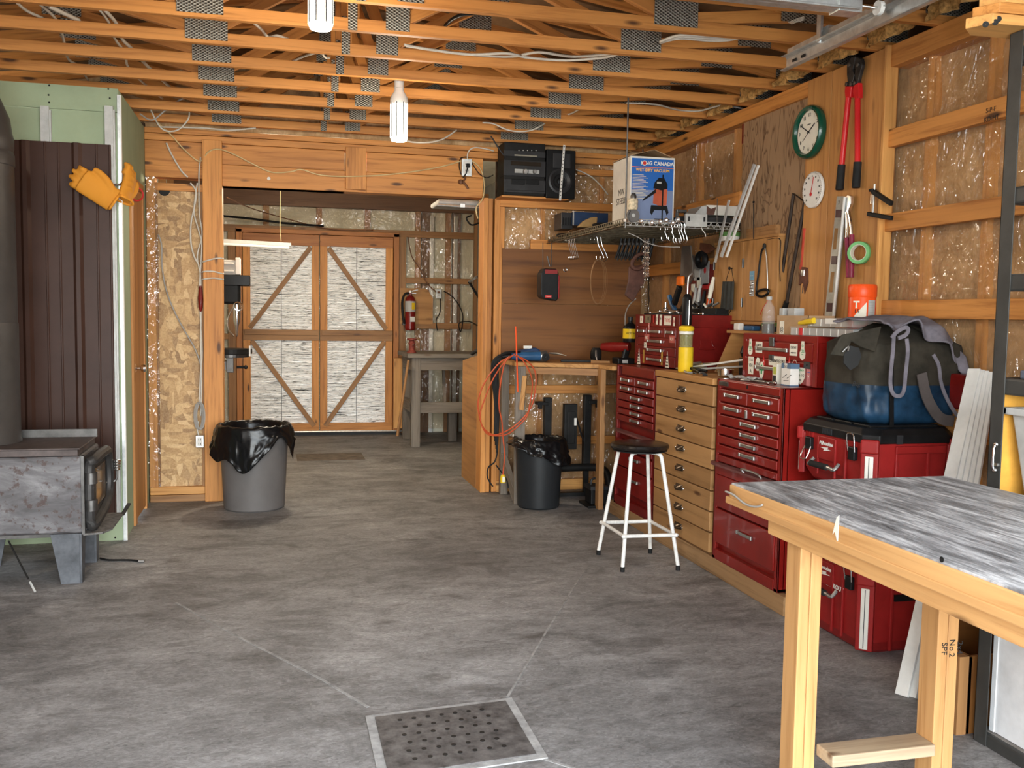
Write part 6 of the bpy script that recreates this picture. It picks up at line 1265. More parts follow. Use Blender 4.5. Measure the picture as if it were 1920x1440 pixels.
# small boxes in front of the sticker box
def carton(label, name, px, py, w_, d_, h_, mat, z0, x, cat='box'):
    c = at(px, py, x=x); y = c.y; b = MB(); b.box(x, x + d_, y - w_ / 2, y + w_ / 2, z0, z0 + h_); t = thing(name, label, cat, (x + d_ / 2, y, z0)); o = b.build('carton', mat, t, bev=.001); return t, o, (x, y)
t, o, (x, y) = carton('small white and blue fastener box in front of the sticker covered tool box', 'fastener_box', 1473, 715, .088, .05, .115, WHTP, 1.15, 2.585)
b = MB(); b.box(x - .001, x + .051, y - .0445, y + .0445, 1.24, 1.266); b.box(x - .001, x + .051, y - .0445, y + .0445, 1.148, 1.156); b.build('blue_band', plain('slate_blue_print', (.10, .17, .27), .6), t)
b = MB(); b.box(x - .002, x - .0005, y - .012, y + .014, 1.24, 1.266); b.build('white_patch', WHTP, t); text('GG', (x - .0025, y, 1.25), (0, -1, 0), (0, 0, 1), .02, INK, t)
b = MB(); [b.beam((x - .001, y + .03 - .022 * i, 1.19 + .012 * (i % 2)), (x - .001, y + .012 - .022 * i, 1.197 + .012 * (i % 2)), .001, .003) for i in range(4)]; b.beam((x - .001, y + .02, 1.175), (x - .001, y - .03, 1.178), .001, .003); b.build('printed_screws', INK, t)
t, o, (x, y) = carton('narrow yellow-green and cream box beside the white and blue fastener box', 'fastener_box', 1452, 713, .045, .05, .105, CREAM, 1.15, 2.60)
b = MB(); b.box(x - .001, x, y - .015, y + .015, 1.20, 1.24); b.build('green_patch', plain('lime_print', (.4, .42, .08), .6), t); b = MB(); b.box(x - .001, x, y - .015, y + .018, 1.16, 1.195); b.build('grey_patch', CHAR, t)
# far tool box
T1 = 2.64; t1 = thing('tool_box', 'small red tool box with cream labels on the far end of the chests', 'tool box', (2.87, 6.29, 1.145))
b = MB(); b.box(T1 + .006, 3.06, 5.905, 6.68, 1.147, 1.50); b.build('body', REDD, t1, bev=.003)
b = MB(); b.box(T1, 3.07, 5.90, 6.685, 1.425, 1.512); b.box(T1, T1 + .01, 5.90, 5.94, 1.147, 1.43); b.box(T1, T1 + .01, 6.645, 6.685, 1.147, 1.43); b.build('lid', REDD, t1, bev=.004)
b = MB(); q = [(2.80, 5.902, 1.34), (2.80, 5.892, 1.31), (2.79, 5.888, 1.285), (2.90, 5.888, 1.285), (2.885, 5.892, 1.31), (2.885, 5.902, 1.34)]; b.tube(q, .004, smooth=3); b.build('side_handle', REDD, t1, smooth=True)
dd = [(1.352, 1.42), (1.288, 1.348), (1.226, 1.284), (1.150, 1.222)]
for i, (za, zb) in enumerate(dd):
    if i == 0:
        for f0, f1 in ((5.945, 6.13), (6.135, 6.46), (6.465, 6.64)): tdrawer(t1, T1, f0, f1, za, zb, REDD, hw=.13 if f1 - f0 < .2 else .2)
    else: tdrawer(t1, T1, 5.945, 6.64, za, zb, REDD, hw=.26)
lidc = T1 - .002
for px, py, w_, h_, m_, s_, ms in ((1203, 599, .06, .05, CREAM, 'R', INKR), (1215, 598, .11, .055, plain('brown_label', (.2, .15, .09), .6), '-13', INK), (1226, 598, .02, .05, INKR, '', INK), (1232, 599, .035, .07, CREAM, 'I', INK), (1239, 600, .04, .075, CREAM, '*', INK), (1252, 601, .12, .065, CREAM, 'HONDA'[:0] + 'TOYS', INKR), (1264, 603, .03, .06, CREAM, 'A', INKR),
                       (1217, 612, .025, .05, plain('pink_label', (.6, .2, .2), .6), 'f', CREAM), (1213, 633, .09, .05, plain('faded_red_label', (.5, .12, .1), .6), 'BEC', CREAM), (1260, 636, .09, .05, plain('faded_red_label', (.5, .12, .1), .6), 'ROT', CREAM), (1210, 647, .045, .04, CREAM, '#', INK)):
    s, c = sticker(t1, px, py, w_, h_, m_, x=T1 - .0045)
    if s_: tx(s, c, s_, h_ * .6, ms)
for px in (1198, 1251):
    s, c = sticker(t1, px, 668 if px < 1220 else 674, .065, .115, CREAM, 't', x=T1 - .0045)
    for k_, ww in enumerate((.9, .7, .5, .3)): 
        b = MB(); z = c.z - .045 + .022 * k_; b.box(c.x - .001, c.x, c.y - .024 * ww, c.y + .024 * ww, z, z + .008); b.build('printed_line', INK, s)
for px in (1207, 1241): sticker(t1, px, 668 if px < 1220 else 672, .03, .095, plain('ochre_label', (.42, .24, .05), .6), x=T1 - .0045)
# wrenches on top of it
def wrench(label, a, c, r=.006, ring=.013):
    t = thing('wrench', label, 'wrench', a, 'wrenches on the tool boxes'); a, c = V(a), V(c)
    b = MB(); b.beam(a, c, .012, .006); b.build('shank', CHROME, t, bev=.002)
    b = MB(); b.torus(a, ring, .005, axis=(0, .2, 1), n=16); b.build('ring_end', CHROME, t, smooth=True)
    b = MB(); d = (c - a).normalized(); n_ = V((-d.y, d.x, 0)); b.beam(c, c + d * .025 + n_ * .01, .008, .007); b.beam(c, c + d * .025 - n_ * .01, .008, .007); b.build('open_end', CHROME, t); return t
wrench('chrome ring wrench lying on the left of the far tool box lid', (2.70, 6.55, 1.522), (2.74, 6.30, 1.525)); wrench('chrome wrench lying crosswise on the far tool box lid', (2.70, 6.05, 1.522), (2.80, 5.93, 1.522)); wrench('chrome wrench in the middle of the far tool box lid', (2.72, 6.42, 1.535), (2.85, 6.22, 1.53))
t = thing('socket_ratchet', 'chrome ratchet with upright socket on the far tool box lid', 'ratchet', (2.76, 6.40, 1.515)); b = MB(); b.beam((2.76, 6.40, 1.545), (2.74, 6.15, 1.535), .018, .014); b.build('handle', CHROME, t, bev=.004)
b = MB(); b.lathe([(.018, 0), (.02, .02), (.012, .03), (.012, .065), (.001, .067)], (2.76, 6.41, 1.535), n=16); b.build('socket', CHROME, t, smooth=True)
b = MB(); b.box(2.68, 3.02, 5.95, 6.62, 1.512, 1.521); tag(b.build('rubber_mat', RUB, None), 'black mat on the lid of the far tool box', 'mat')
# grease gun: yellow lower, clear middle, yellow cap, black top
c = at(1285, 690, z=1.146); c = V((2.585, at(1285, 690, x=2.585).y, 1.146))
t = thing('grease_bottle', 'tall yellow dispenser bottle with clear middle and black pump top on the wooden chest', 'dispenser', c)
b = MB(); b.lathe([(.001, 0), (.046, 0), (.048, .006), (.048, .155), (.044, .158)], c, n=36); b.build('yellow_cup', YEL, t, smooth=True)
b = MB(); b.lathe([(.040, .156), (.042, .16), (.042, .235), (.046, .24), (.046, .262)], c, n=36, cap=False); b.build('clear_jar', plain('amber_clear_plastic', (.45, .42, .2), .1, alpha=.5), t, smooth=True)
b = MB(); b.lathe([(.001, .16), (.03, .16), (.03, .23), (.001, .23)], c, n=24); b.build('contents', plain('dark_grease', (.10, .08, .02), .3), t, smooth=True); b = MB(); b.lathe([(.044, .24), (.047, .243), (.047, .258), (.044, .262)], c, n=30); b.build('white_ring', WHTP, t, smooth=True)
b = MB(); b.lathe([(.044, .262), (.048, .268), (.05, .280), (.044, .292), (.02, .300), (.001, .301)], c, n=40); b.build('yellow_cap', YEL, t, smooth=True)
b = MB(); b.lathe([(.028, .295), (.032, .31), (.032, .47), (.022, .49), (.012, .50)], c, n=24); b.build('black_pump', BLK, t, smooth=True); b = MB(); b.tube([c + V((0, -.03, .30)), c + V((0, -.033, .46))], .004, n=8); b.tube([c + V((0, 0, .49)), c + V((0.004, 0, .60)), c + V((.03, 0, .63))], .006, smooth=4); b.build('spout_tube', STEEL, t, smooth=True)
# bowl, parts, magazines
c = V((2.60, at(1360, 705, x=2.60).y, 1.146)); t = thing('metal_bowl', 'small shiny steel bowl on the right end of the wooden chest top', 'bowl', c)
b = MB(); b.lathe([(.001, 0), (.035, 0), (.045, .01), (.047, .045), (.05, .048), (.044, .046), (.041, .012), (.001, .006)], c, n=32, cap=False); b.build('bowl', CHROME, t, smooth=True)
# shelf stand behind with sloped plywood side
t = thing('small_shelf', 'low plywood shelf with sloped side standing behind the wooden chest top', 'shelf', (2.92, 5.3, 1.146))
b = MB(); b.prism([(2.78, 1.146), (3.06, 1.146), (3.06, 1.42), (2.90, 1.42)], (0, 5.62, 0), (1, 0, 0), (0, 0, 1), (0, .016, 0)); b.build('side_panel', CABW, t)
b = MB(); b.box(2.86, 3.08, 5.02, 5.64, 1.40, 1.418, ax=1); b.build('shelf_board', CABW, t); b = MB(); b.box(3.06, 3.08, 5.02, 5.62, 1.146, 1.40); b.build('back_panel', CABW, t)
c = V((2.90, 5.55, 1.418)); b = MB(); b.box(2.87, 2.91, 5.50, 5.57, 1.418, 1.465); tag(b.build('small_white_box', WHTP, None, bev=.008), 'small white rounded box at the left end of the low plywood shelf', 'box')
t = thing('tape_roll', 'green lidded tin on the low plywood shelf under the wall cabinet', 'tin', (2.96, 5.22, 1.418)); b = MB(); b.lathe([(.001, 0), (.07, 0), (.072, .03), (.001, .03)], (2.96, 5.22, 1.418)); b.build('tin_body', CHAR, t, smooth=True); b = MB(); b.lathe([(.076, .03), (.078, .045), (.06, .055), (.001, .055)], (2.96, 5.22, 1.418)); b.build('green_lid', plain('olive_green_lid', (.12, .2, .06), .5), t, smooth=True)
b = MB(); b.box(2.88, 2.94, 5.34, 5.46, 1.418, 1.45); tag(b.build('blue_tool', BLUE, None, bev=.01), 'dark blue handle lying on the low plywood shelf', 'tool')
for i, (a, c_, m_) in enumerate((((2.62, 5.80, 1.155), (2.80, 5.05, 1.27), PVC), ((2.60, 5.74, 1.152), (2.86, 5.10, 1.22), GALVP), ((2.66, 5.72, 1.19), (2.76, 5.5, 1.21), STEEL))):
    t = thing('loose_rail', ('long pale metal strip propped diagonally across the wooden chest top', 'duller lower metal strip beneath the propped pale strip', 'short steel strip on the left of the chest top clutter')[i], 'metal strip', a); b = MB(); b.beam(a, c_, .03, .012); b.build('strip', m_, t, bev=.002); b = MB(); b.beam(V(a) + V((0, 0, .008)), V(a).lerp(V(c_), .3) + V((0, 0, .012)), .016, .01); b.build('slider', STEEL, t)
t = thing('saw_blade_tool', 'dark pliers shaped tool on the wooden chest top beside the yellow dispenser', 'pliers', (2.6, 5.6, 1.146)); b = MB(); b.tube([(2.60, 5.72, 1.16), (2.60, 5.62, 1.17), (2.66, 5.5, 1.16)], .009, smooth=4); b.tube([(2.63, 5.72, 1.16), (2.61, 5.62, 1.17), (2.60, 5.48, 1.155)], .009, smooth=4); b.build('grips', BLK, t, smooth=True); b = MB(); b.beam((2.605, 5.73, 1.165), (2.59, 5.80, 1.16), .02, .01); b.build('jaws', STEEL, t)
b = MB(); b.lathe([(.001, 0), (.05, .005), (.062, .035), (.05, .075), (.001, .09)], (2.85, 5.30, 1.25), n=24); tag(b.build('black_ball_tin', BLK, None, smooth=True), 'shiny black round tin behind the propped metal strips', 'tin')
b = MB(); b.box(2.80, 2.9, 5.25, 5.35, 1.146, 1.25); tag(b.build('black_case', CHAR, None, bev=.005), 'black case under the round black tin on the chest top', 'case')
rr = random.Random(3)
for i in range(9):
    x, y = rr.uniform(2.52, 2.62), rr.uniform(5.25, 5.55); an = rr.uniform(0, PI)
    b = MB(); b.cyl((x, y, 1.15), (x + .03 * math.cos(an), y + .03 * math.sin(an), 1.152), .005 + .003 * (i % 2), n=8)
    tag(b.build('loose_bolt', STEEL if i % 2 else CHAR, None, smooth=True), 'loose bolt among the small hardware in front of the steel bowl', 'bolt', 'loose bolts on the wooden chest')
# clutter on the red chest top
b = MB(); b.grid(lambda u_, v_: (2.52 + .10 * v_, 4.98 - .26 * u_, 1.157 + .02 * (nz(u_ * 5, v_ * 4) + .4)), 20, 8); tag(b.build('plastic_sleeve', CLEARF, None, smooth=True, solid=.001), 'crumpled clear plastic sleeve on the left of the red chest top', 'plastic bag')
for i, (a, c_) in enumerate((((2.52, 4.78, 1.156), (2.60, 4.55, 1.158)), ((2.55, 4.82, 1.156), (2.53, 4.5, 1.158)), ((2.60, 4.80, 1.157), (2.56, 4.48, 1.160)))):
    t = thing('scribing_tool', 'thin steel hand tool lying on the red chest top, %s of three' % ('front', 'middle', 'rear')[i], 'hand tool', a, 'thin tools on the red chest'); b = MB(); b.tube([a, V(a).lerp(V(c_), .5), c_], [.006, .004, .003], n=8); b.build('shaft', DSTEEL if i else STEEL, t, smooth=True); b = MB(); b.ball(c_, .010, 6); b.build('tip', CHROME, t, smooth=True)
# on top of the sticker box
t = thing('cardboard_box', 'open brown cardboard box on top of the sticker covered tool box', 'box', (2.8, 4.62, 1.412)); xa, xb = 2.70, 2.86; ya, yb_ = at(1515, 600, x=2.70).y, at(1457, 600, x=2.70).y
b = MB(); b.box(xa, xa + .004, ya, yb_, 1.412, 1.515); b.box(xb - .004, xb, ya, yb_, 1.412, 1.515); b.box(xa, xb, ya, ya + .004, 1.412, 1.515); b.box(xa, xb, yb_ - .004, yb_, 1.412, 1.515); b.box(xa, xb, ya, yb_, 1.412, 1.416); b.build('carton', BRCARD, t)
s, c = sticker(t, 1466, 614, .045, .07, CREAM, x=xa - .001, name='label'); tx(s, c + V((0, 0, -.01)), '@', .035, INK)
b = MB(); b.box(2.74, 2.78, 4.74, 4.78, 1.42, 1.555); b.box(2.74, 2.80, 4.62, 4.69, 1.42, 1.555); tag(b.build('instruction_card', LGREY, None, bev=.003), 'pale grey packet standing up inside the cardboard box', 'packet')
c = V((2.70, at(1441, 600, x=2.70).y, 1.412)); t = thing('water_bottle', 'clear ribbed plastic bottle on the left of the sticker covered tool box', 'bottle', c)
b = MB(); b.lathe([(.001, 0), (.034, 0), (.036, .01), (.036, .05), (.033, .055), (.036, .06), (.036, .10), (.032, .105), (.035, .112), (.03, .15), (.014, .175), (.013, .195)], c, n=28, cap=False); b.build('bottle_body', CLEARP, t, smooth=True)
b = MB(); b.lathe([(.001, .19), (.016, .19), (.016, .207), (.001, .208)], c, n=20); b.build('cap', LGREY, t, smooth=True); b = MB(); b.lathe([(.001, .004), (.033, .004), (.033, .055), (.001, .056)], c, n=24); b.build('dark_contents', plain('dark_coffee', (.03, .02, .015), .2), t, smooth=True)
def organiser(label, xa, xb, pl, pr, z0, h, ndiv):
    y1_, y0_ = at(pl, 620, x=xa).y, at(pr, 620, x=xa).y; t = thing('parts_organiser', label, 'organiser', ((xa + xb) / 2, (y0_ + y1_) / 2, z0))
    b = MB(); b.box(xa, xb, y0_, y1_, z0, z0 + h - .006); b.build('case', CLEARF, t, bev=.004); b = MB(); b.box(xa - .004, xb + .004, y0_ - .004, y1_ + .004, z0 + h - .006, z0 + h); b.build('lid', CLEARP, t, bev=.002)
    for i in range(1, ndiv): b = MB(); y = y0_ + (y1_ - y0_) * i / ndiv; b.box(xa - .001, xa + .003, y - .002, y + .002, z0 + .004, z0 + h - .008); b.build('divider', WHTP, t)
    return t, y0_, y1_
t, ya, yb_ = organiser('lower clear plastic parts organiser on the sticker covered tool box', 2.66, 2.95, 1482, 1600, 1.412, .045, 9)
b = MB(); b.box(2.655, 2.659, yb_ - .12, yb_ - .09, 1.414, 1.452); b.build('red_latch', INKR, t)
t, ya, yb_ = organiser('upper clear plastic parts organiser with yellow handled tool inside', 2.70, 2.95, 1503, 1597, 1.459, .046, 5)
b = MB(); b.tube([(2.692, yb_ + .01, 1.475), (2.692, yb_ - .05, 1.482), (2.692, yb_ - .13, 1.49)], [.010, .014, .016]); b.build('yellow_handle', YEL, t, smooth=True); b = MB(); b.box(2.694, 2.699, ya + .13, ya + .22, 1.475, 1.502); b.build('white_sticker', WHTP, t)
# orange wipes canister
c = V((3.0, at(1615, 600, x=3.0).y, 1.412)); b = MB(); c = V((2.93, at(1615, 600, x=2.93).y, 1.412))
t = thing('wipes_canister', 'large orange cleaning wipes canister with ribbed orange lid', 'canister', c)
b = MB(); b.lathe([(.001, 0), (.066, 0), (.069, .01), (.068, .02), (.069, .035), (.067, .05), (.067, .20), (.064, .21)], c, n=40); b.build('canister_body', ORGR, t, smooth=True)
b = MB(); b.lathe([(.069, .20), (.071, .205), (.071, .255), (.067, .262), (.066, .265), (.001, .268)], c, n=40); b.build('lid', ORGR, t, smooth=True)
def wrap(c, r, a0, a1, z0, z1, n=14):
    b = MB(); b.grid(lambda u_, v_: (c.x + math.cos(math.radians(a0 + (a1 - a0) * u_)) * r, c.y + math.sin(math.radians(a0 + (a1 - a0) * u_)) * r, z0 + (z1 - z0) * v_), n, 1); return b
wrap(c, .0682, 262, 302, c.z + .06, c.z + .185).build('back_label', LGREY, t, smooth=True); 
b = MB(); n = 14
b.grid(lambda u_, v_: (c.x + math.cos(math.radians(205 + 50 * u_)) * .0684, c.y + math.sin(math.radians(205 + 50 * u_)) * .0684, c.z + .06 + v_ * (.045 + .07 * u_)), 12, 1); b.build('front_label', CREAM, t, smooth=True)
text('T', c + V((-.058, -.038, .16)), V((.55, -.83, 0)), (0, 0, 1), .05, CREAM, t, bold=.002); text('15', c + V((-.056, -.040, .128)), V((.55, -.83, 0)), (0, 0, 1), .03, INK, t); text('Wipes', c + V((-.045, -.053, .09)), V((.75, -.66, 0)), (0, 0, 1), .014, INK, t); text('Max', c + V((-.045, -.053, .073)), V((.75, -.66, 0)), (0, 0, 1), .014, INK, t)
for k_ in range(9): text('________', c + V((.006, -.0695, .175 - k_ * .012)), (1, 0.05, 0), (0, 0, 1), .007, CHAR, t)
b = MB(); b.box(2.83, 3.06, 4.1, 4.35, 1.0, 1.410); 
# wall cabinet
WX = 3.03; t = thing('wall_cabinet', 'two door plywood wall cabinet hanging above the tool chests', 'cabinet', (3.0, 5.5, 1.46))
b = MB(); b.box(WX + .015, RW - .024, 5.325, 6.19, 1.475, 2.005, ax=2); b.build('carcass', CABW, t); b = MB(); b.box(WX - .012, RW - .024, 5.315, 6.20, 1.455, 1.475, ax=1); b.build('bottom_board', CABW, t, bev=.002); b = MB(); b.box(WX - .006, RW - .024, 5.315, 6.195, 2.005, 2.02, ax=1); b.build('top_board', CABW, t)
for a, c_, nm in ((5.772, 6.195, 0), (5.32, 5.765, 1)):
    b = MB(); b.box(WX - .002, WX + .014, a, c_, 1.48, 2.003, ax=2); d = b.build('door', CABW, t, bev=.002)
    for z in (1.60, 1.86):
        b = MB(); y = c_ - .004 if nm == 0 else c_ - .0; b.cyl((WX - .006, y, z - .03), (WX - .006, y, z + .03), .006, n=8); b.box(WX - .004, WX - .001, y - .014, y + .012, z - .03, z + .03); b.build('hinge', DSTEEL, d, smooth=True)
b = MB(); b.box(RW - .06, RW - .024, 5.42, 5.80, 1.98, 2.085, ax=1); tag(b.build('backing_board', PINED, None), 'short plank behind the top right of the wall cabinet', 'board')
# white and green tub on the cabinet
c = V((3.04, at(1368, 440, x=3.04).y, 2.02)); t = thing('paint_tub', 'white tub with green lid on top of the wall cabinet', 'tub', c); b = MB(); b.lathe([(.001, 0), (.065, 0), (.068, .03)], c); b.build('tub_body', WHTP, t, smooth=True); b = MB(); b.lathe([(.071, .03), (.071, .06), (.001, .062)], c); b.build('green_lid', plain('grass_green_lid', (.10, .22, .06), .5), t, smooth=True)
# face mask on the left door
xm = WX - .010; t = thing('face_mask', 'dark grey cloth face mask hanging from a peg on the left cabinet door', 'face mask', at(1368, 550, x=xm))
P4 = [at(1358, 528, x=xm), at(1379, 528, x=xm), at(1377, 580, x=xm), at(1353, 584, x=xm)]
def mk(u_, v_):
    a = P4[0].lerp(P4[1], u_); c_ = P4[3].lerp(P4[2], u_); p = a.lerp(c_, v_); return p + V((-.010 - .012 * math.sin(PI * u_) - .004 * math.sin(u_ * 22), 0, 0))
b = MB(); b.grid(mk, 24, 16); b.build('cloth', plain('charcoal_cloth', (.045, .045, .04), .9, dirt=.2), t, smooth=True, ang=180, solid=.003)
b = MB(); b.tube([at(1361, 529, x=xm), at(1366, 510, x=xm), at(1371, 503, x=xm), at(1373, 512, x=xm), at(1376, 529, x=xm)], .002, smooth=4); b.tube([at(1355, 583, x=xm), at(1353, 595, x=xm), at(1357, 600, x=xm), at(1362, 583, x=xm)], .002, smooth=4); b.tube([at(1370, 582, x=xm), at(1365, 595, x=xm), at(1367, 607, x=xm - .01), at(1366, 630, x=xm - .01)], .002, smooth=4); b.build('ear_loops', BLK, t, smooth=True)
b = MB(); q = at(1371, 503, x=xm); b.lathe([(.004, 0), (.004, .02), (.010, .022), (.010, .03), (.001, .031)], q + V((.012, 0, 0)), axis=(-1, 0, 0), n=12); tag(b.build('peg', BLK, None, smooth=True), 'black peg on the left cabinet door above the face mask', 'peg')
# blister pack + tape strap on right door
t = thing('blister_pack', 'small blue topped blister pack pinned to the right cabinet door', 'packet', at(1410, 530, x=xm)); s, c = sticker(t, 1410, 517, .062, .06, BLUEP if 0 else plain('sky_blue_card', (.16, .32, .45), .6), x=xm + .006, name='header_card'); tx(s, c, '~~', .03, CREAM); s, c = sticker(t, 1410, 541, .058, .10, CLEARF, x=xm + .006, name='clear_pouch')
for k_ in range(4): b = MB(); b.torus(c + V((-.004, .012 * (k_ % 2 * 2 - 1), .03 - .02 * k_)), .009, .0025, axis=(1, 0, 0), n=12); b.build('washer', CHROME, t, smooth=True)
t = thing('hand_strap', 'black looped strap with silver band hanging on the right cabinet door', 'strap', at(1430, 500, x=xm)); b = MB(); b.tube([at(1433, 463, x=xm), at(1427, 475, x=xm), at(1421, 520, x=xm), at(1418, 545, x=xm), at(1424, 556, x=xm), at(1438, 552, x=xm)], .006, smooth=5); b.build('black_strap', BLK, t, smooth=True)
b = MB(); b.tube([at(1434, 463, x=xm), at(1437, 480, x=xm), at(1439, 520, x=xm), at(1439, 545, x=xm)], .004, smooth=4); b.build('silver_band', STEEL, t, smooth=True); b = MB(); b.tube([at(1419, 548, x=xm - .01), at(1430, 543, x=xm - .01), at(1440, 544, x=xm - .01), at(1439, 551, x=xm - .012), at(1429, 556, x=xm - .012), at(1420, 554, x=xm - .012)], .008, smooth=4, closed=True); b.build('lower_loop', BLK, t, smooth=True)
b = MB(); b.ball(at(1433, 462, x=xm), .016, 8, sc=(.6, 1, 1.3)); b.build('clip', INK, t, smooth=True)
cable('thin black wire bent along the top right of the wall cabinet', [at(1440, 449, x=WX), at(1462, 448, x=WX), at(1463, 470, x=WX), at(1462, 500, x=WX), at(1463, 528, x=WX)], .003, BLK, 'wire', cat='wire')
cable('thin red cord hanging under the strap on the cabinet', [at(1441, 556, x=xm), at(1440, 563, x=xm), at(1432, 575, x=xm), at(1425, 590, x=xm)], .002, INKR, 'cord', cat='cord')
# ================================================================== RIGHT WALL TOOLS
WB = RW - .058           # face of the varnished boards
# green clock
c = at(1519, 248, x=RW - .07); c.x = RW - .060
t = thing('wall_clock', 'round green wall clock on the grey-brown plywood', 'clock', c)
def clathe(prof, c, mat, par, name, n=48, cap=False, sm=True, sx=1, sy=1): b = MB(); b.lathe(prof, c, axis=(-1, 0, 0), n=n, cap=cap, sx=sx, sy=sy); return b.build(name, mat, par, smooth=sm)
R_ = .155
clathe([(R_ * .98, 0), (R_ * 1.0, .012), (R_ * .99, .03), (R_ * .93, .042), (R_ * .84, .038), (R_ * .80, .022)], c, GRN, t, 'green_rim'); clathe([(R_ * .82, .016), (.001, .017)], c, CREAM, t, 'dial', sm=False)
def onface(c, r, a): return c + V((0, -math.sin(a) * r, math.cos(a) * r))  # a clockwise seen from -x
for h in range(1, 13): p = onface(c, R_ * .64, h * PI / 6); text(str(h), p + V((-.0185, 0, 0)), (0, -1, 0), (0, 0, 1), .030, INK, t, 'numeral')
for a, l, w_ in ((PI / 6 * 1.9, .075, .006), (PI / 30 * 50, .105, .005), (PI / 30 * 39, .075, .002)):
    b = MB(); b.beam(onface(c, -.015, a) + V((-.021, 0, 0)), onface(c, l, a) + V((-.021, 0, 0)), .002, w_, up=(0, -math.cos(a), -math.sin(a))); b.build('clock_hand', INK, t)
clathe([(.007, .02), (.007, .025), (.001, .026)], c, INK, t, 'hand_pivot', 12)
text('QUARTZ', c + V((-.0185, 0, .045)), (0, -1, 0), (0, 0, 1), .010, INK, t)
# thermometer
c = at(1524, 356, x=RW - .07); c.x = RW - .06; t = thing('dial_thermometer', 'round white dial thermometer at the left edge of the varnished board', 'thermometer', c); R_ = .105
clathe([(R_, 0), (R_, .01), (R_ * .97, .016), (.001, .016)], c, WHTP, t, 'dial_body', sm=False)
for k_ in range(-5, 6): a = k_ * PI / 6.6; text(str(abs(k_) * 10), onface(c, R_ * .74, a) + V((-.0175, 0, 0)), (0, -1, 0), (0, 0, 1), .016, INK, t, 'numeral')
b = MB()
for k_ in range(44): a = -2.5 + 5 * k_ / 43; p = onface(c, R_ * .9, a) + V((-.0168, 0, 0)); b.beam(p, onface(c, R_ * .96, a) + V((-.0168, 0, 0)), .001, .0016)
b.build('scale_marks', INK, t)
a = .25; b = MB(); b.beam(onface(c, -R_ * .35, a) + V((-.02, 0, 0)), onface(c, R_ * .7, a) + V((-.02, 0, 0)), .002, .004, up=(0, -1, 0)); b.build('red_pointer', INKR, t); b = MB(); b.lathe([(.012, .0), (.012, .003), (.001, .004)], onface(c, -R_ * .25, a) + V((-.018, 0, 0)), axis=(-1, 0, 0), n=5); b.build('maple_mark', INKR, t)
# bolt cutter
X_ = WB - .03
t = thing('bolt_cutter', 'long red handled bolt cutter hanging head up on the varnished board', 'bolt cutter', at(1600, 230, x=X_))
w = lambda px, py, dx=0: at(px, py, x=X_ + dx)
hm = plain('forged_black_head', (.045, .042, .04), .5, metal=.6, dirt=.3, scale=30)
for s, L in ((0, ((1592, 160), (1590, 140), (1590, 120), (1598, 107), (1606, 106), (1604, 118), (1601, 130), (1604, 140), (1599, 160))), (1, ((1610, 157), (1614, 140), (1619, 122), (1617, 110), (1607, 106), (1604, 118), (1606, 130), (1605, 142), (1607, 158)))):
    P_ = [w(*p) for p in L]; b = MB(); b.prism([(-p.y, p.z) for p in P_], (X_ - .008, 0, 0), (0, -1, 0), (0, 0, 1), (.02, 0, 0)); b.build('jaw', hm, t, bev=.003)
b = MB(); [b.lathe([(.012, 0), (.012, .03), (.001, .032)], w(*p) + V((.014, 0, 0)), axis=(-1, 0, 0), n=12) for p in ((1596, 122), (1612, 122), (1591, 158), (1599, 158), (1606, 156))]; b.build('pivot_bolts', DSTEEL, t, smooth=True)
for L in (((1588, 162), (1587, 172), (1588, 183), (1597, 183), (1598, 175), (1600, 162)), ((1604, 160), (1602, 172), (1604, 184), (1614, 184), (1614, 170), (1613, 155))):
    P_ = [w(*p) for p in L]; b = MB(); b.prism([(-p.y, p.z) for p in P_], (X_ - .012, 0, 0), (0, -1, 0), (0, 0, 1), (.026, 0, 0)); b.build('red_bracket', REDB, t, bev=.004)
for i, (a, c_, e) in enumerate((((1591, 182), (1578, 313), (1574, 355)), ((1608, 182), (1608, 308), (1605, 351)))):
    b = MB(); b.tube([w(*a), w(*c_)], .0155, n=14); h_ = b.build('red_handle', REDB, t, smooth=True); b = MB(); b.tube([w(*c_) + V((0, 0, .012)), w(*e), w(*e) - V((0, 0, .004))], [.021, .022, .019], n=14); b.build('black_grip', RUB, t, smooth=True)
# spirit level + aluminium rod
X_ = WB - .03
def slab(pts, x, th, mat, name, par, bev=.001): P_ = [at(px, py, x=x) for px, py in pts]; b = MB(); b.prism([(-p.y, p.z) for p in P_], (x, 0, 0), (0, -1, 0), (0, 0, 1), (th, 0, 0)); return b.build(name, mat, par, bev=bev)
t = thing('spirit_level', 'long aluminium spirit level leaning upright on the varnished board', 'level', at(1550, 598, x=X_)); 
slab([(1569, 368), (1584, 368), (1560, 600), (1545, 600)], X_, .02, plain('anodised_level', (.42, .41, .36), .5, metal=.4, dirt=.15), 'level_body', t)
for a in ((1566, 1576, 393, 408), (1558, 1568, 480, 496), (1549, 1559, 568, 584)):
    slab([(a[0] + 1, a[2]), (a[1] + 1, a[2]), (a[1], a[3]), (a[0], a[3])], X_ - .003, .004, plain('vial_dark', (.07, .03, .03), .3), 'vial', t)
for a in ((1563, 1569, 428, 468), (1556, 1562, 510, 548)): slab([(a[0] + 2, a[2]), (a[1] + 2, a[2]), (a[1] - 2, a[3]), (a[0] - 2, a[3])], X_ - .002, .003, plain('slot_shadow_wood', (.30, .16, .06), .7), 'hand_slot', t)
text('2', at(1573, 380, x=X_ - .001), (0, -1, 0), (0, 0, 1), .03, INK, t)
b = MB(); b.cyl(at(1584, 370, x=X_ - .01), at(1562, 600, x=X_ - .01), .008, n=12); tag(b.build('aluminium_rod', PVC, None, smooth=True), 'thin pale rod leaning right beside the spirit level', 'rod')
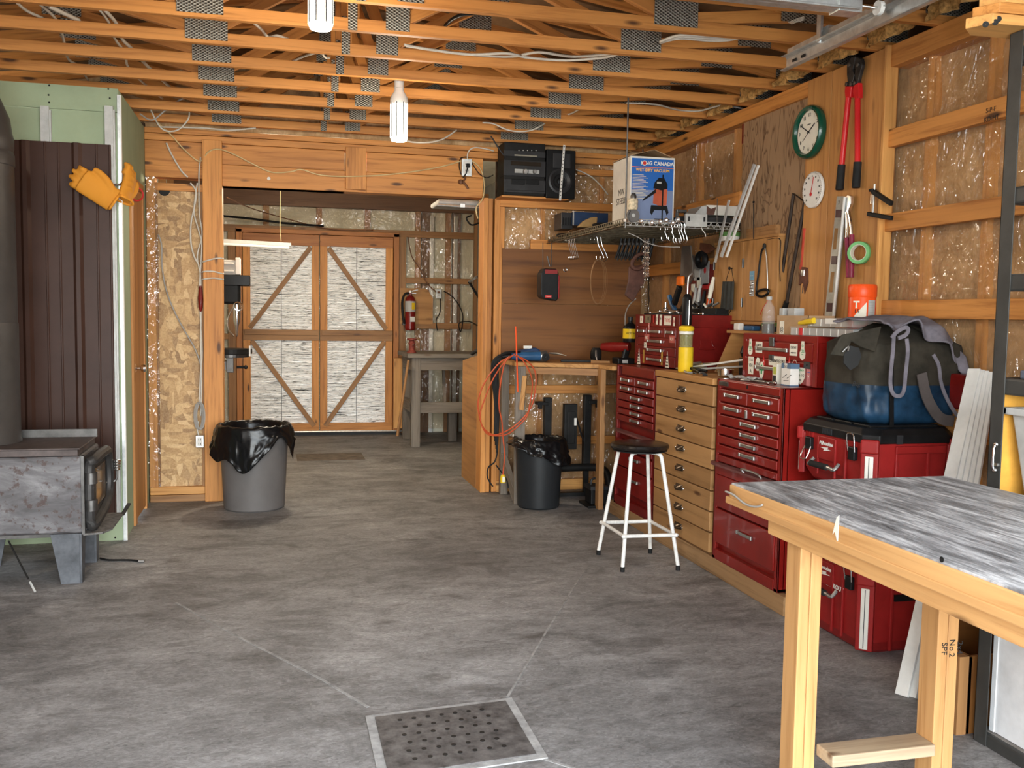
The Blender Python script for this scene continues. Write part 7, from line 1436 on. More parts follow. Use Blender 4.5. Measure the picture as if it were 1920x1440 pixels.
# pruning shears: chrome head, maroon handles
t = thing('long_pliers', 'tall chrome pliers with maroon handles right of the spirit level', 'pliers', at(1593, 460, x=X_)); mar = plain('maroon_grip', (.22, .02, .05), .4)
slab([(1580, 372), (1589, 365), (1595, 367), (1595, 382), (1590, 398), (1584, 400)], X_ - .004, .02, CHROME, 'head', t, .003)
for L in (((1588, 398), (1589, 425), (1588, 448)), ((1592, 398), (1596, 420), (1597, 442))): b = MB(); b.tube([at(*p, x=X_) for p in L], .009, n=10, smooth=3); b.build('steel_arm', CHROME, t, smooth=True)
for L in (((1588, 446), (1590, 480), (1591, 520)), ((1597, 440), (1597, 480), (1596, 520))): b = MB(); b.tube([at(*p, x=X_) for p in L], .014, n=12, smooth=3); b.build('maroon_handle', mar, t, smooth=True)
# green tape
c = at(1612, 474, x=WB - .03); t = thing('masking_tape', 'roll of green masking tape hanging on the varnished board', 'tape', c)
b = MB(); b.lathe([(.042, -.024), (.058, -.024), (.060, -.02), (.060, .02), (.058, .024), (.042, .024), (.042, -.024)], c, axis=V((-1, -.75, 0)), n=44, cap=False); b.build('tape_band', GRNL, t, smooth=True)
b = MB(); b.lathe([(.0425, -.0245), (.0405, -.0245), (.0405, .0245), (.0425, .0245)], c, axis=V((-1, -.75, 0)), n=44, cap=False); b.build('cardboard_core', CREAM, t, smooth=True)
# black bar clamp
t = thing('bar_clamp', 'small black bar clamp hooked on the right edge of the varnished board', 'clamp', at(1637, 385, x=X_))
b = MB(); b.beam(at(1636, 358, x=X_), at(1672, 382, x=X_), .02, .025); b.build('fixed_jaw', BLKM, t, bev=.004); b = MB(); b.beam(at(1628, 401, x=X_), at(1672, 409, x=X_), .022, .022); b.build('sliding_jaw', BLKM, t, bev=.004)
b = MB(); b.cyl(at(1640, 345, x=X_), at(1636, 402, x=X_), .006, n=10); b.build('screw_rod', STEEL, t, smooth=True); b = MB(); b.cyl(at(1636, 365, x=X_), at(1635, 382, x=X_), .010, n=10); b.build('chrome_sleeve', CHROME, t, smooth=True); b = MB(); b.lathe([(.018, 0), (.02, .012), (.001, .016)], at(1636, 359, x=X_)); b.build('knob', BLKM, t, smooth=True)
# frame saws on plywood
def frame_saw(label, top, mid, bot, bot2, r=.011):
    X2 = RW - .05; t = thing('frame_saw', label, 'saw', at(*bot2, x=X2)); b = MB(); b.tube([at(*bot, x=X2), at(*top, x=X2), at(*mid, x=X2), at(*bot2, x=X2)], r, n=8); b.build('steel_frame', plain('rusty_dark_tube', (.045, .03, .022), .6, metal=.3, dirt=.3), t); return t
t = frame_saw('large dark steel bow saw frame hanging on the grey-brown plywood', (1488, 363), (1509, 378), (1462, 545), (1475, 568)); b = MB(); b.tube([at(1475, 566, x=RW - .05), at(1469, 585, x=RW - .05), at(1475, 596, x=RW - .05)], [.016, .018, .014]); b.build('handle', BLKM, t, smooth=True)
b = MB(); b.tube([at(1463, 545, x=RW - .05), at(1459, 530, x=RW - .05), at(1456, 556, x=RW - .05), at(1452, 570, x=RW - .05)], .014, n=8, smooth=3); b.build('lower_grip', BLKM, t, smooth=True)
# red pipe wrench
t = thing('pipe_wrench', 'red and rust pipe wrench hanging beside the bow saw', 'pipe wrench', at(1507, 480, x=RW - .05)); X2 = RW - .05
b = MB(); b.tube([at(1510, 428, x=X2), at(1508, 450, x=X2), at(1505, 490, x=X2), at(1503, 505, x=X2)], [.016, .013, .013, .016], n=10); b.build('red_handle', plain('worn_red_handle', (.42, .05, .025), .5, dirt=.2), t, smooth=True)
slab([(1501, 500), (1514, 502), (1515, 530), (1508, 552), (1505, 530), (1497, 535)], X2 - .01, .02, plain('rusty_iron', (.13, .05, .03), .7, dirt=.3), 'jaw', t, .003); b = MB(); b.lathe([(.02, -.018), (.022, 0), (.02, .018)], at(1508, 512, x=X2)); b.build('adjusting_nut', STEEL, t, smooth=True)
b = MB(); b.cyl(at(1507, 535, x=X2), at(1506, 550, x=X2), .007); b.build('screw', DSTEEL, t)
b = MB(); b.box(RW - .012, RW - .004, at(1401, 260, x=RW).y, at(1394, 260, x=RW).y, at(1398, 268, x=RW).z, at(1398, 230, x=RW).z); tag(b.build('red_tag', REDD, None), 'red cloth tag at the left edge of the grey-brown plywood', 'tag')
# ================================================================== GARAGE DOOR GEAR
t = thing('garage_door', 'open overhead garage door of pale steel with its front strut showing', 'garage door', (.4, 2, 2.79))
z0 = 2.83
b = MB(); b.box(-1.95, 2.36, -.85, 3.62, z0, z0 + .045); b.build('door_panel', plain('door_off_white', (.62, .62, .60), .5), t)
b = MB(); b.box(-1.95, 2.36, 3.58, 3.63, z0 - .055, z0 + .05); b.box(-1.95, 2.36, 3.55, 3.58, z0 - .055, z0 - .045); b.build('end_strut', GALV, t, bev=.004)
b = MB(); b.box(2.27, 2.38, 3.57, 3.645, z0 - .06, z0 + .06); b.build('corner_bracket', GALV, t, bev=.002); b = MB(); b.cyl((2.30, 3.61, z0 - .02), (2.50, 3.61, z0 - .02), .007, n=10); b.cyl((2.33, 3.61, z0 - .02), (2.44, 3.61, z0 - .02), .012, n=12); b.build('roller_stem', CHROME, t, smooth=True)
b = MB(); b.cyl((2.475, 3.61, z0 - .02), (2.495, 3.61, z0 - .02), .03, n=24); b.build('roller', WHTP, t, smooth=True); b = MB(); b.lathe([(.012, 0), (.012, .006), (.008, .01), (.001, .012)], (2.32, 3.565, z0 + .04), axis=(0, 0, -1), n=6); b.build('bolt_head', CHROME, t)
e = at(1462, 118, z=2.78)
t = thing('door_track', 'galvanised curved garage door track running along under the trusses at upper right', 'track', (2.52, 2, 2.78)); TX_ = 2.515
yy = e.y
b = MB(); sec = [(-.022, -.035), (-.028, -.02), (-.028, -.030), (0, -.036), (.012, -.02), (.012, .02), (0, .036), (-.02, .036)]
sec = [(-.03, -.032), (-.024, -.036), (-.003, -.036), (.006, -.026), (.006, .026), (-.003, .036), (-.03, .036), (-.03, .033), (-.004, .033), (.003, .025), (.003, -.025), (-.004, -.033), (-.024, -.033), (-.03, -.030)]
b.prism(sec, (TX_, -.9, 2.775), (1, 0, 0), (0, 0, 1), (0, yy + .9, 0)); b.build('track_channel', GALV, t)
b = MB(); b.box(TX_ + .006, TX_ + .009, -.9, yy, 2.76, 2.85); b.build('reinforcing_angle', GALV, t)
b = MB(); [b.box(TX_ - .0, TX_ + .003 - .006, yy - .10 - .08 * i, yy - .065 - .08 * i, 2.77, 2.783) for i in range(2)]; b.build('slots', BLKM, t)
hy = at(1515, 60, x=TX_).y
b = MB(); b.box(TX_ - .02, TX_ + .012, 4.10, 4.104, 2.80, 2.98); b.box(TX_ - .02, TX_ - .017, 4.07, 4.104, 2.80, 2.98); b.build('hanger_angle', GALV, t); b = MB(); [b.lathe([(.005, 0), (.005, .001), (.0002, .001)], (TX_ - .004, 4.0995, 2.83 + .03 * i), axis=(0, -1, 0), n=8, cap=False) for i in range(5)]; b.build('hanger_holes', BLKM, t); b = MB(); b.box(TX_ + .01, TX_ + .06, 4.05, 4.12, 2.81, 2.87); b.build('bracket', GALV, t)
# ================================================================== STOOL
P4 = [at(1122, 1040, z=0), at(1167, 1072, z=0), at(1271, 1069, z=0), at(1219, 1037, z=0)]
cc_ = sum(P4, V((0, 0, 0))) / 4; cc_.z = 0
t = thing('shop_stool', 'white tubular steel stool with a round black seat', 'stool', cc_)
ST = .735; sc_ = at(1207, 833, z=ST - .02); sc_ = V((cc_.x + .0, cc_.y + .02, 0))
b = MB(); b.lathe([(.001, ST - .04), (.15, ST - .04), (.172, ST - .032), (.178, ST - .018), (.172, ST - .004), (.15, ST + .002), (.001, ST + .004)], (cc_.x, cc_.y, 0), n=44); b.build('seat', plain('cracked_black_vinyl', (.012, .009, .008), .25, dirt=.3, spec=.4, scale=12), t, smooth=True)
b = MB(); b.lathe([(.14, ST - .05), (.165, ST - .045), (.165, ST - .038), (.14, ST - .038)], (cc_.x, cc_.y, 0), n=40, cap=False); b.build('seat_base', BLKM, t, smooth=True)
tops = []
for p in P4:
    d = (p - cc_); d.z = 0; L = d.length; d.normalize()
    pts = [cc_ + d * .07 + V((0, 0, ST - .052)), cc_ + d * .115 + V((0, 0, ST - .052)), cc_ + d * .145 + V((0, 0, ST - .066)), cc_ + d * .155 + V((0, 0, ST - .10)), p * 1 + V((0, 0, .025))]
    b = MB(); q = catmull(pts[:4], 4) + [pts[3].lerp(pts[4], .5), pts[4]]; b.tube(q, .0115, n=14); lg_ = b.build('leg', WHT, t, smooth=True)
    b = MB(); b.tube([p + V((0, 0, .03)), p + V((0, 0, .0))], .0135, n=12); b.build('rubber_foot', RUB, lg_, smooth=True)
    tops.append(pts[3].lerp(pts[4], .70))
b = MB(); ring = []
for i, p in enumerate(tops):
    n1 = tops[(i + 1) % 4]; o1 = (p - cc_); o1.z = 0; o1.normalize()
    ring += [p + o1 * .014 + (tops[i - 1] - p).normalized() * .04, p + o1 * .022, p + o1 * .014 + (n1 - p).normalized() * .04]
b.tube(ring, .011, n=10, smooth=4, closed=True); b.build('foot_ring', WHT, t, smooth=True)
# ================================================================== WORKBENCH
t = thing('workbench', 'sturdy yellow-pine workbench with a scarred dark grey top in the right foreground', 'workbench', (2.1, 2.3, 0))
x0, x1, yb_, yn = 1.505, 2.357, 2.912, .5
b = MB(); b.box(x0 + .005, x1, yn, yb_ - .004, .932, .941, ax=1); b.build('tabletop', WTOP, t, bev=.002)
def wbx(nm, *a, ax=None, mat=BENCHW, bev=.004): b = MB(); b.box(*a, ax=ax); return b.build(nm, mat, t, bev=bev)
wbx('edge_board', x0, x0 + .04, yn, yb_, .888, .935, ax=1, mat=BENCHW); wbx('top_board', x0 + .04, x1, yn, yb_, .90, .932, ax=0); wbx('lower_strip', x0 - .004, x0 + .03, yn, yb_ + .02, .867, .892, ax=1)
wbx('apron', x0 + .025, x0 + .06, yn, 2.693, .814, .888, ax=1); wbx('apron', x1 - .06, x1 - .02, yn, 2.69, .814, .90, ax=1); wbx('cross_beam', x0 + .06, x1 - .06, 2.54, 2.58, .83, .90, ax=0)
for x, y in ((1.549, 2.525), (1.983, 2.445), (1.549, .75), (1.983, .75)):
    lg_ = thing if 0 else None
    b = MB(); b.box(x, x + .036, y, y + .08, 0.0, .888 if x < 1.8 else .90, ax=2); l1_ = b.build('leg', BENCHW, t, bev=.003); b = MB(); b.box(x + .0375, x + .075, y + .0, y + .08, 0, .84, ax=2); b.build('leg_board', BENCHW, l1_, bev=.003)
wbx('foot_rail', 1.624, 1.983, 2.43, 2.52, .156, .193, ax=0, mat=wood('dusty_bench_pine', (.42, .33, .22), (.28, .2, .13)))
wbx('foot_rail', 1.624, 1.983, .77, .81, .156, .193, ax=0)
text('2x4\nNo.2\nSPF', (2.035, 2.444, .49), (0, 0, -1), (1, 0, 0), .028, INK, t, 'grade_stamp')
b = MB(); b.lathe([(.007, 0), (.007, .001), (.0002, .001)], at(1766, 1049, x=x0 - .0), axis=(-1, 0, 0), n=12, cap=False); b.build('bolt_hole', BLKM, t)
b = MB(); q = at(1571, 985, x=x0); b.prism([(-.006, .02), (.006, .03), (.004, -.05), (-.012, -.02), (-.022, -.03)], (x0 - .0015, q.y, q.z), (0, -1, 0), (0, 0, 1), (.001, 0, 0)); b.build('chipped_splinter', CREAM, t)
cable('thin grey cable clipped along the far left corner edge of the workbench', [(x0 - .008, yb_ + .012, .908), (x0 - .010, yb_ - .05, .908), (x0 - .010, yb_ - .13, .894), (x0 - .010, yb_ - .20, .898), (x0 - .008, yb_ - .24, .912)], .0035, CORDG)
# ================================================================== MODULAR TOOL BOXES
SILV = plain('aluminium_corner_strip', (.78, .77, .70), .35, metal=.35, dirt=.05)
def packout(label, x0, x1, y0, y1, z0, h, lidh=.065, logo=True, sub_=False):
    t = thing('modular_tool_box', label, 'tool box', ((x0 + x1) / 2, (y0 + y1) / 2, z0), 'stack of red modular tool boxes'); zt = z0 + h - lidh
    def octa(i, ch): return [(x0 + i + ch, y0 + i), (x1 - i - ch, y0 + i), (x1 - i, y0 + i + ch), (x1 - i, y1 - i - ch), (x1 - i - ch, y1 - i), (x0 + i + ch, y1 - i), (x0 + i, y1 - i - ch), (x0 + i, y0 + i + ch)]
    def loft(secs, nm, mat, bev=.004):
        b = MB(); n = 8; vs = []
        for ch, i, z in secs: vs += [V((p[0], p[1], z)) for p in octa(i, ch)]
        fs = [tuple(range(n))[::-1], tuple(range((len(secs) - 1) * n, len(secs) * n))]
        for s in range(len(secs) - 1): fs += [(s * n + k, s * n + (k + 1) % n, (s + 1) * n + (k + 1) % n, (s + 1) * n + k) for k in range(n)]
        b.add(vs, fs); return b.build(nm, mat, t, bev=bev)
    body = loft([(.05, .055, z0), (.05, .04, z0 + .015), (.05, .018, z0 + .06), (.05, .012, zt - .035), (.05, .012, zt)], 'body', REDP)
    lid = loft([(.055, .002, zt), (.055, .002, zt + lidh * .55), (.06, .022, zt + lidh)], 'lid', BLK)
    b = MB()
    for k in range(3):
        ya = y0 + .07 + (y1 - y0 - .14) * (k + .0) / 3; b.box(x0 + .06, x1 - .06, ya + .01, ya + (y1 - y0 - .14) / 3 - .01, zt + lidh - .002, zt + lidh + .008)
    b.build('lid_cleats', BLK, lid, bev=.003)
    b = MB(); ym = (y0 + y1) / 2 + .04
    for k in range(6): b.box(x0 - .003, x0 + .004, ym - .05 + .014 * k, ym - .043 + .014 * k, zt + .006, zt + lidh * .5)
    b.build('lid_grille', CHAR, lid)
    b = MB(); b.box(x0 + .14, x0 + .17, y0 - .002, y0 + .004, zt, zt + lidh * .6); b.build('lid_rib', CHAR, lid)
    for (cx_, cy_, a) in ((x0 + .028, y0 + .028, -.785 - PI / 2), (x0 + .028, y1 - .028, .785 + PI / 2), (x1 - .028, y0 + .028, -.785)):
        d = V((math.cos(a), math.sin(a), 0)); R2 = Matrix.Rotation(a, 3, 'Z'); cpos = V((cx_, cy_, 0))
        b = MB(); b.obox(cpos + V((0, 0, z0 + (h - lidh) * .5 + .01)) - d * .0, (.030, .075, h - lidh - .03), R2); cp = b.build('corner_post', REDP, t, bev=.006)
        b = MB(); b.obox(cpos + d * .010 + V((0, 0, zt - .012)), (.035, .078, .062), R2); b.build('post_cap', REDP, cp, bev=.008)
        b = MB(); b.obox(cpos + d * .017 + V((0, 0, z0 + (h - lidh) * .5 - .01)), (.008, .036, h - lidh - .09), R2); b.build('corner_strip', SILV, cp, bev=.003)
        b = MB(); b.obox(cpos + d * .0215 + V((0, 0, z0 + (h - lidh) * .5 - .01)), (.001, .003, h - lidh - .10), R2); b.build('strip_groove', CHAR, cp)
    W2 = y1 - y0
    for f in (.20, .80):
        yl = y0 + W2 * f
        b = MB(); b.box(x0 - .010, x0 + .012, yl - .024, yl + .024, zt - .085, zt - .025); lt = b.build('latch', BLK, t, bev=.005)
        b = MB(); b.tube([(x0 - .006, yl - .024, zt - .045), (x0 - .014, yl - .026, zt + .028), (x0 - .008, yl, zt + .034), (x0 - .014, yl + .026, zt + .028), (x0 - .006, yl + .024, zt - .045)] if (f < .5) != sub_ else [(x0 - .006, yl - .024, zt - .07), (x0 - .03, yl - .026, zt - .125), (x0 - .03, yl + .026, zt - .125), (x0 - .006, yl + .024, zt - .07)], .0035, n=8, smooth=3); b.build('wire_bail', CHROME, lt, smooth=True)
        b = MB(); [b.box(x0 + .006, x0 + .013, yl - .018 + .010 * k, yl - .015 + .010 * k, zt - .025, zt - .002) for k in range(4)]; b.build('latch_ribs', REDP, lt)
    for f in (.31, .45, .69):
        b = MB(); b.box(x0 + .004, x0 + .016, y0 + W2 * f - .006, y0 + W2 * f + .006, z0 + .04, zt - .01); b.build('front_rib', REDP, t, bev=.003)
    b = MB(); b.box(x0 + .006, x0 + .014, y0 + W2 * .45, y0 + W2 * .69, zt - .12, zt - .01); b.build('front_recess', REDP, t, bev=.004)
    zh = zt - .13; b = MB(); b.tube([(x0 - .004, y0 + W2 * .36, zh + .01), (x0 - .03, y0 + W2 * .36, zh - .015), (x0 - .036, y0 + W2 * .42, zh - .01), (x0 - .036, y0 + W2 * .66, zh - .01), (x0 - .03, y0 + W2 * .71, zh - .015), (x0 - .004, y0 + W2 * .71, zh + .01)], .009, n=10, smooth=3); hd = b.build('carry_handle', BLK if 0 else STEEL, t, smooth=True)
    b = MB(); b.tube([(x0 - .037, y0 + W2 * .44, zh - .01), (x0 - .037, y0 + W2 * .66, zh - .01)], .015, n=12); b.build('handle_grip', RUB, hd, smooth=True)
    # side panels
    for f in (.32, .66): b = MB(); b.box(x0 + (x1 - x0) * f - .008, x0 + (x1 - x0) * f + .008, y0 + .004, y0 + .02, z0 + .02, zt - .02); b.build('side_rib', REDP, t, bev=.004)
    b = MB(); b.box(x0 + .14, x1 - .07, y0 + .0, y0 + .015, zt - .045, zt - .012); b.build('side_rail', REDP, t, bev=.004)
    if logo:
        q = V((x0 + .004, y0 + W2 * .57, zt - .045)); text('Milwaukee', q + V((0, 0, .004)), (0, -1, 0), (0, .1, 1), .026, WHTP, t, shear=.35, bold=.0006, name='brand_lettering')
        b = MB(); b.prism([(-.045, .0), (.02, .006), (.012, -.003), (.05, -.006), (-.02, -.014), (-.012, -.004)], q + V((0, 0, -.018)), (0, -1, 0), (0, 0, 1), (.001, 0, 0)); b.build('lightning_mark', WHTP, t)
    return t, zt
PX0, PX1, PY0, PY1 = 2.53, 2.99, 3.60, 4.17
packout('bottom red modular tool box with black lid standing on the floor under the bench', PX0, PX1, PY0, PY1, 0, .43)
packout('middle red modular tool box of the stack, mostly hidden behind the workbench', PX0, PX1, PY0, PY1, .44, .27, sub_=True)
packout('top red modular tool box with black lid under the canvas bag', PX0 - .01, PX1, PY0, PY1 + .02, .72, .30)
tt = [o for o in bpy.data.objects if o.name == 'modular_tool_box'][0]
text('PACKOUT', (PX0 + .008, PY0 + .24, .255), (0, -1, 0), (0, .0, 1), .030, WHTP, tt, name='model_lettering', bold=.001)
b = MB(); b.box(PX0 + .16, PX1 - .09, PY0 + .004, PY0 + .014, .245, .275); b.build('side_grip_slot', BLK, tt)
# ================================================================== CANVAS BAG
bcx, bcy, bz0 = 2.835, 3.90, 1.03
t = thing('canvas_bag', 'olive canvas tool bag with a blue vinyl base on the top red tool box', 'bag', (bcx, bcy, bz0))
def bagfn(zlo, zhi, inset=0):
    def fn(u_, v_):
        a = 2 * PI * u_; z = zlo + (zhi - zlo) * v_; s = (z - bz0) / .45
        ex = .45; ca, sa = math.cos(a), math.sin(a)
        rx = (.262 - .02 * s + .03 * math.sin(s * 3)) - (.16 * max(0, s - .80) / .2 if s > .8 else 0); ry = (.21 - .02 * s) - (.14 * max(0, s - .80) / .2 if s > .8 else 0)
        if s < .10: rx -= .03 * (1 - s / .1) ** 2; ry -= .03 * (1 - s / .1) ** 2
        w_ = .016 * nz(ca * 2.5, sa * 2.5, z * 7) + .007 * nz(ca * 7, sa * 7, z * 18)
        x = math.copysign(abs(ca) ** ex, ca) * (rx + w_ - inset); y = math.copysign(abs(sa) ** ex, sa) * (ry + w_ - inset)
        return (bcx + x, bcy + y, z + .012 * nz(ca * 2, sa * 2, 5) * s)
    return fn
b = MB(); b.grid(bagfn(bz0, bz0 + .175), 90, 14, closed_u=True); n = 90; b.f.append(tuple(range(n))[::-1]); b.m.append(0); b.build('vinyl_base', BLUEV, t, smooth=True, ang=60)
b = MB(); b.grid(bagfn(bz0 + .172, bz0 + .45, .002), 90, 24, closed_u=True); k = 24 * 90; b.f.append(tuple(range(k, k + 90))); b.m.append(0); b.build('canvas_body', OLIVE, t, smooth=True, ang=60)
# flap sticking out on the left
b = MB(); F0 = [at(x, y, y=3.69) for x, y in ((1556, 665), (1578, 628), (1618, 620), (1652, 612), (1640, 660), (1612, 650), (1596, 640), (1583, 668))]
b.prism([(p.x, p.z) for p in F0], (0, 3.685, 0), (1, 0, 0), (0, 0, 1), (0, .012, 0)); b.build('side_flap', OLIVE, t, bev=.004)
F1 = [at(x, y, y=3.70) for x, y in ((1578, 664), (1590, 648), (1606, 652), (1611, 668), (1604, 685), (1590, 694), (1578, 680))]
b = MB(); b.prism([(p.x, p.z) for p in F1], (0, 3.682, 0), (1, 0, 0), (0, 0, 1), (0, .008, 0)); b.build('dark_pocket_opening', INK, t)
b = MB(); b.tube([at(1580, 660, y=3.67), at(1588, 652, y=3.665), at(1592, 650, y=3.665), at(1590, 658, y=3.67)], .004, smooth=3); b.build('buckle', STEEL, t, smooth=True)
def ribbon(pts, w_, th, mat, name, par, up=(1, 0, 0), sm=6):
    pts = catmull([V(p) for p in pts], sm); b = MB(); vs = []; N = len(pts)
    for i in range(N):
        d = (pts[min(i + 1, N - 1)] - pts[max(i - 1, 0)]).normalized(); s = d.cross(V((0, -1, 0))); s = s.normalized() if s.length > 1e-4 else V(up); n_ = s.cross(d).normalized()
        vs += [pts[i] + s * w_ / 2 + n_ * th / 2, pts[i] - s * w_ / 2 + n_ * th / 2, pts[i] - s * w_ / 2 - n_ * th / 2, pts[i] + s * w_ / 2 - n_ * th / 2]
    fs = [(0, 1, 2, 3), tuple(4 * (N - 1) + k for k in (3, 2, 1, 0))]
    for i in range(N - 1): fs += [(4 * i + k, 4 * i + (k + 1) % 4, 4 * i + 4 + (k + 1) % 4, 4 * i + 4 + k) for k in range(4)]
    b.add(vs, fs); return b.build(name, mat, par, smooth=True, ang=40)
yf = 3.665
ribbon([at(1672, 800, y=3.68), at(1672, 730, y=3.675), at(1672, 680, y=3.675)], .02, .004, BLK, 'centre_strap', t)
ribbon([at(x, y, y=yf - .012) for x, y in ((1728, 700), (1735, 735), (1748, 765), (1765, 785), (1788, 790))], .05, .006, plain('brown_grey_webbing', (.085, .07, .065), .8), 'shoulder_strap', t)
text('Bag', at(1605, 720, y=3.684), (1, 0, 0), (0, 0, 1), .03, INK, t, shear=.3)
b = MB(); b.torus(at(1762, 690, y=3.80), .085, .012, axis=(.3, 1, 0), sx=1, sy=1.25); b.build('black_handle', BLK, t, smooth=True)
# towel draped over the bag
t = thing('grey_towel', 'mauve grey cloth with long ties draped over the canvas bag', 'cloth', (2.9, 3.85, 1.47))
def tw(u_, v_):
    x = bcx - .20 + .46 * u_ + .02 * nz(v_ * 3, u_ * 3); s = v_
    y = bcy + .20 - .36 * s; z = 1.497 + .018 * math.sin(u_ * PI) - .02 * abs(s - .4)
    drop = max(0, s - .62) / .38
    y = y if s < .62 else (bcy + .20 - .36 * .62) - .22 * (drop ** .7) * .35 - .10 * min(1, drop * 3)
    hang = (.02 + .17 * max(0, (u_ - .35) / .65) ** .9)
    z -= drop * hang
    z -= max(0, u_ - .72) * .36 * (1 - .3 * drop)
    z += .014 * math.sin(u_ * 17 + v_ * 2) * (.4 + drop) + .012 * nz(u_ * 5, v_ * 5, 2)
    y -= .022 * math.sin(u_ * 19 + 1) * drop
    return (x, y - .01, z)
b = MB(); b.grid(tw, 60, 40); b.build('cloth_sheet', TOWEL, t, smooth=True, ang=180, solid=.008)
yq = 3.625
ribbon([at(x, y, y=yq) for x, y in ((1676, 628), (1674, 660), (1670, 700), (1670, 725), (1676, 740), (1688, 742), (1695, 730), (1698, 700), (1702, 660), (1700, 635))], .017, .004, TOWEL, 'tie_loop', t)
ribbon([at(x, y, y=yq) for x, y in ((1672, 634), (1682, 622), (1697, 614), (1703, 618), (1698, 628), (1684, 634))], .017, .006, TOWEL, 'tie_loop', t)
ribbon([at(x, y, y=3.62) for x, y in ((1750, 665), (1760, 685), (1764, 715), (1772, 740), (1785, 765), (1797, 782))], .016, .004, TOWEL, 'tie_end', t)
# red thing behind bag
b = MB(); b.box(3.0, 3.08, 3.55, 3.85, 1.1, 1.26); o = b.build('red_case', REDD, None, bev=.01); tag(o, 'red case half hidden behind the right of the canvas bag', 'case')
b = MB(); b.box(3.02, 3.10, 3.5, 3.9, .98, 1.1); tag(b.build('block_ledge', PINE, None), 'short timber ledge on the wall behind the canvas bag', 'ledge')
# ================================================================== TRIM BOARDS
for i in range(5):
    p0 = V((2.44 + .026 * i, 3.20 - .018 * i, 0)); pt = at(1828 + 7.5 * i, 692 + 2 * i, x=2.93 + .01 * i)
    b = MB(); d = pt - p0; b.beam(p0 + V((0, 0, .0)), pt, .055, .016, up=(1, .4, 0)); tag(b.build('trim_board', PVC, None, bev=.002), 'white trim board leaning on the wall, %s of five in the bundle' % ('leftmost', 'second', 'middle', 'fourth', 'rightmost')[i], 'board', 'leaning white trim boards')
# ================================================================== STEEL SHELVING
t = thing('steel_shelving', 'dark grey steel shelving unit at the right edge of the photo', 'shelving', (2.75, 2.2, 0)); SX, SY, SXR, SYN = 2.44, 2.80, 3.02, 1.6; SM = plain('dark_grey_powder_coat', (.055, .054, .05), .42, metal=.3, dirt=.1)
for x, y, sx, sy in ((SX, SY, 1, -1), (SX, SYN, 1, 1), (SXR, SY, -1, -1), (SXR, SYN, -1, 1)):
    b = MB(); b.box(x, x + sx * .004, y, y + sy * .06, 0, 2.475); b.box(x, x + sx * .05, y, y + sy * .004, 0, 2.475); b.build('post', SM, t, bev=.001)
for z in (2.42, 1.95, 1.655, 1.30, .87, .475, .04):
    b = MB()
    for x in (SX + .004, SXR - .03): b.box(x, x + .026, SYN, SY, z - .052, z + .006, ax=1)
    for y in (SY - .03, SYN): b.box(SX, SXR, y + .002, y + .026, z - .05, z + .006, ax=0)
    be = b.build('shelf_beam', SM, t, bev=.008)
    if z not in (1.655,) and z > 1.2: b = MB(); b.box(SX + .02, SXR - .02, SYN, SY - .01, z - .004, z + .002); b.build('shelf_deck', SM, be)
for z in (.87, .475, .04, 1.655): b = MB(); b.box(SX + .02, SXR - .02, SYN, SY - .01, z - .004, z + .008); b.build('shelf_board', plain('dusty_chipboard', (.22, .20, .18), .8, dirt=.2), t)
b = MB(); z = 1.02; b.box(SX - .008, SX, 2.745, 2.765, 1.0, 1.01); b.tube([(SX - .012, 2.755, .985), (SX - .018, 2.755, 1.0), (SX - .018, 2.755, 1.06), (SX - .012, 2.755, 1.075)], .004); [b.ball((SX - .008, 2.755, zz_), .009, 6) for zz_ in (.985, 1.075)]; b.build('cross_bolt', CHROME, t, smooth=True)
# things on the shelving
t = thing('plastic_bin', 'pale grey plastic tub on the steel shelving behind the workbench', 'tub', (2.72, 2.4, .88)); bz = .878
b = MB()
def tub(x0, x1, y0, y1, z0, z1, ins):
    vs = [V((x0 + ins, y0 + ins, z0)), V((x1 - ins, y0 + ins, z0)), V((x1 - ins, y1 - ins, z0)), V((x0 + ins, y1 - ins, z0)), V((x0, y0, z1)), V((x1, y0, z1)), V((x1, y1, z1)), V((x0, y1, z1))]
    b.add(vs, [(0, 3, 2, 1), (0, 1, 5, 4), (1, 2, 6, 5), (2, 3, 7, 6), (3, 0, 4, 7)])
tub(2.475, 2.92, 1.9, 2.745, bz, 1.195, .04); b.build('tub_body', LGREY, t, bev=.01); b = MB(); b.box(2.455, 2.48, 1.88, 2.76, 1.18, 1.205); b.box(2.455, 2.945, 2.74, 2.76, 1.18, 1.205); b.box(2.92, 2.945, 1.88, 2.76, 1.18, 1.205); b.build('rim', LGREY, t, bev=.004)
b = MB(); b.box(2.55, 2.75, 2.3, 2.55, 1.10, 1.235); tag(b.build('white_packet', WHTP, None, bev=.02), 'white crumpled packet sticking out of the grey plastic tub', 'packet')
b = MB(); b.box(2.447, 3.0, 2.772, 2.785, .88, 1.27); tag(b.build('orange_board', ORGB, None), 'orange tinted board standing behind the grey plastic tub', 'board')
c = V((2.545, 2.72, 1.663))
t = thing('green_cap_bottle', 'clear plastic bottle with a bright green cap on the steel shelving', 'bottle', c)
b = MB(); b.lathe([(.001, 0), (.036, 0), (.04, .01), (.04, .20), (.03, .25), (.022, .262), (.022, .28)], c, n=26, cap=False); b.build('bottle_body', CLEARP, t, smooth=True); b = MB(); b.lathe([(.001, .27), (.025, .27), (.025, .30), (.001, .302)], c, n=22); b.build('green_cap', GRNC, t, smooth=True)
b = MB(); b.box(2.48, 2.9, 2.2, 2.72, 1.305, 1.335); tag(b.build('blue_grey_tray', plain('blue_grey_tray', (.11, .12, .15), .5), None, bev=.006), 'flat blue-grey tray on the steel shelving above the orange board', 'tray')
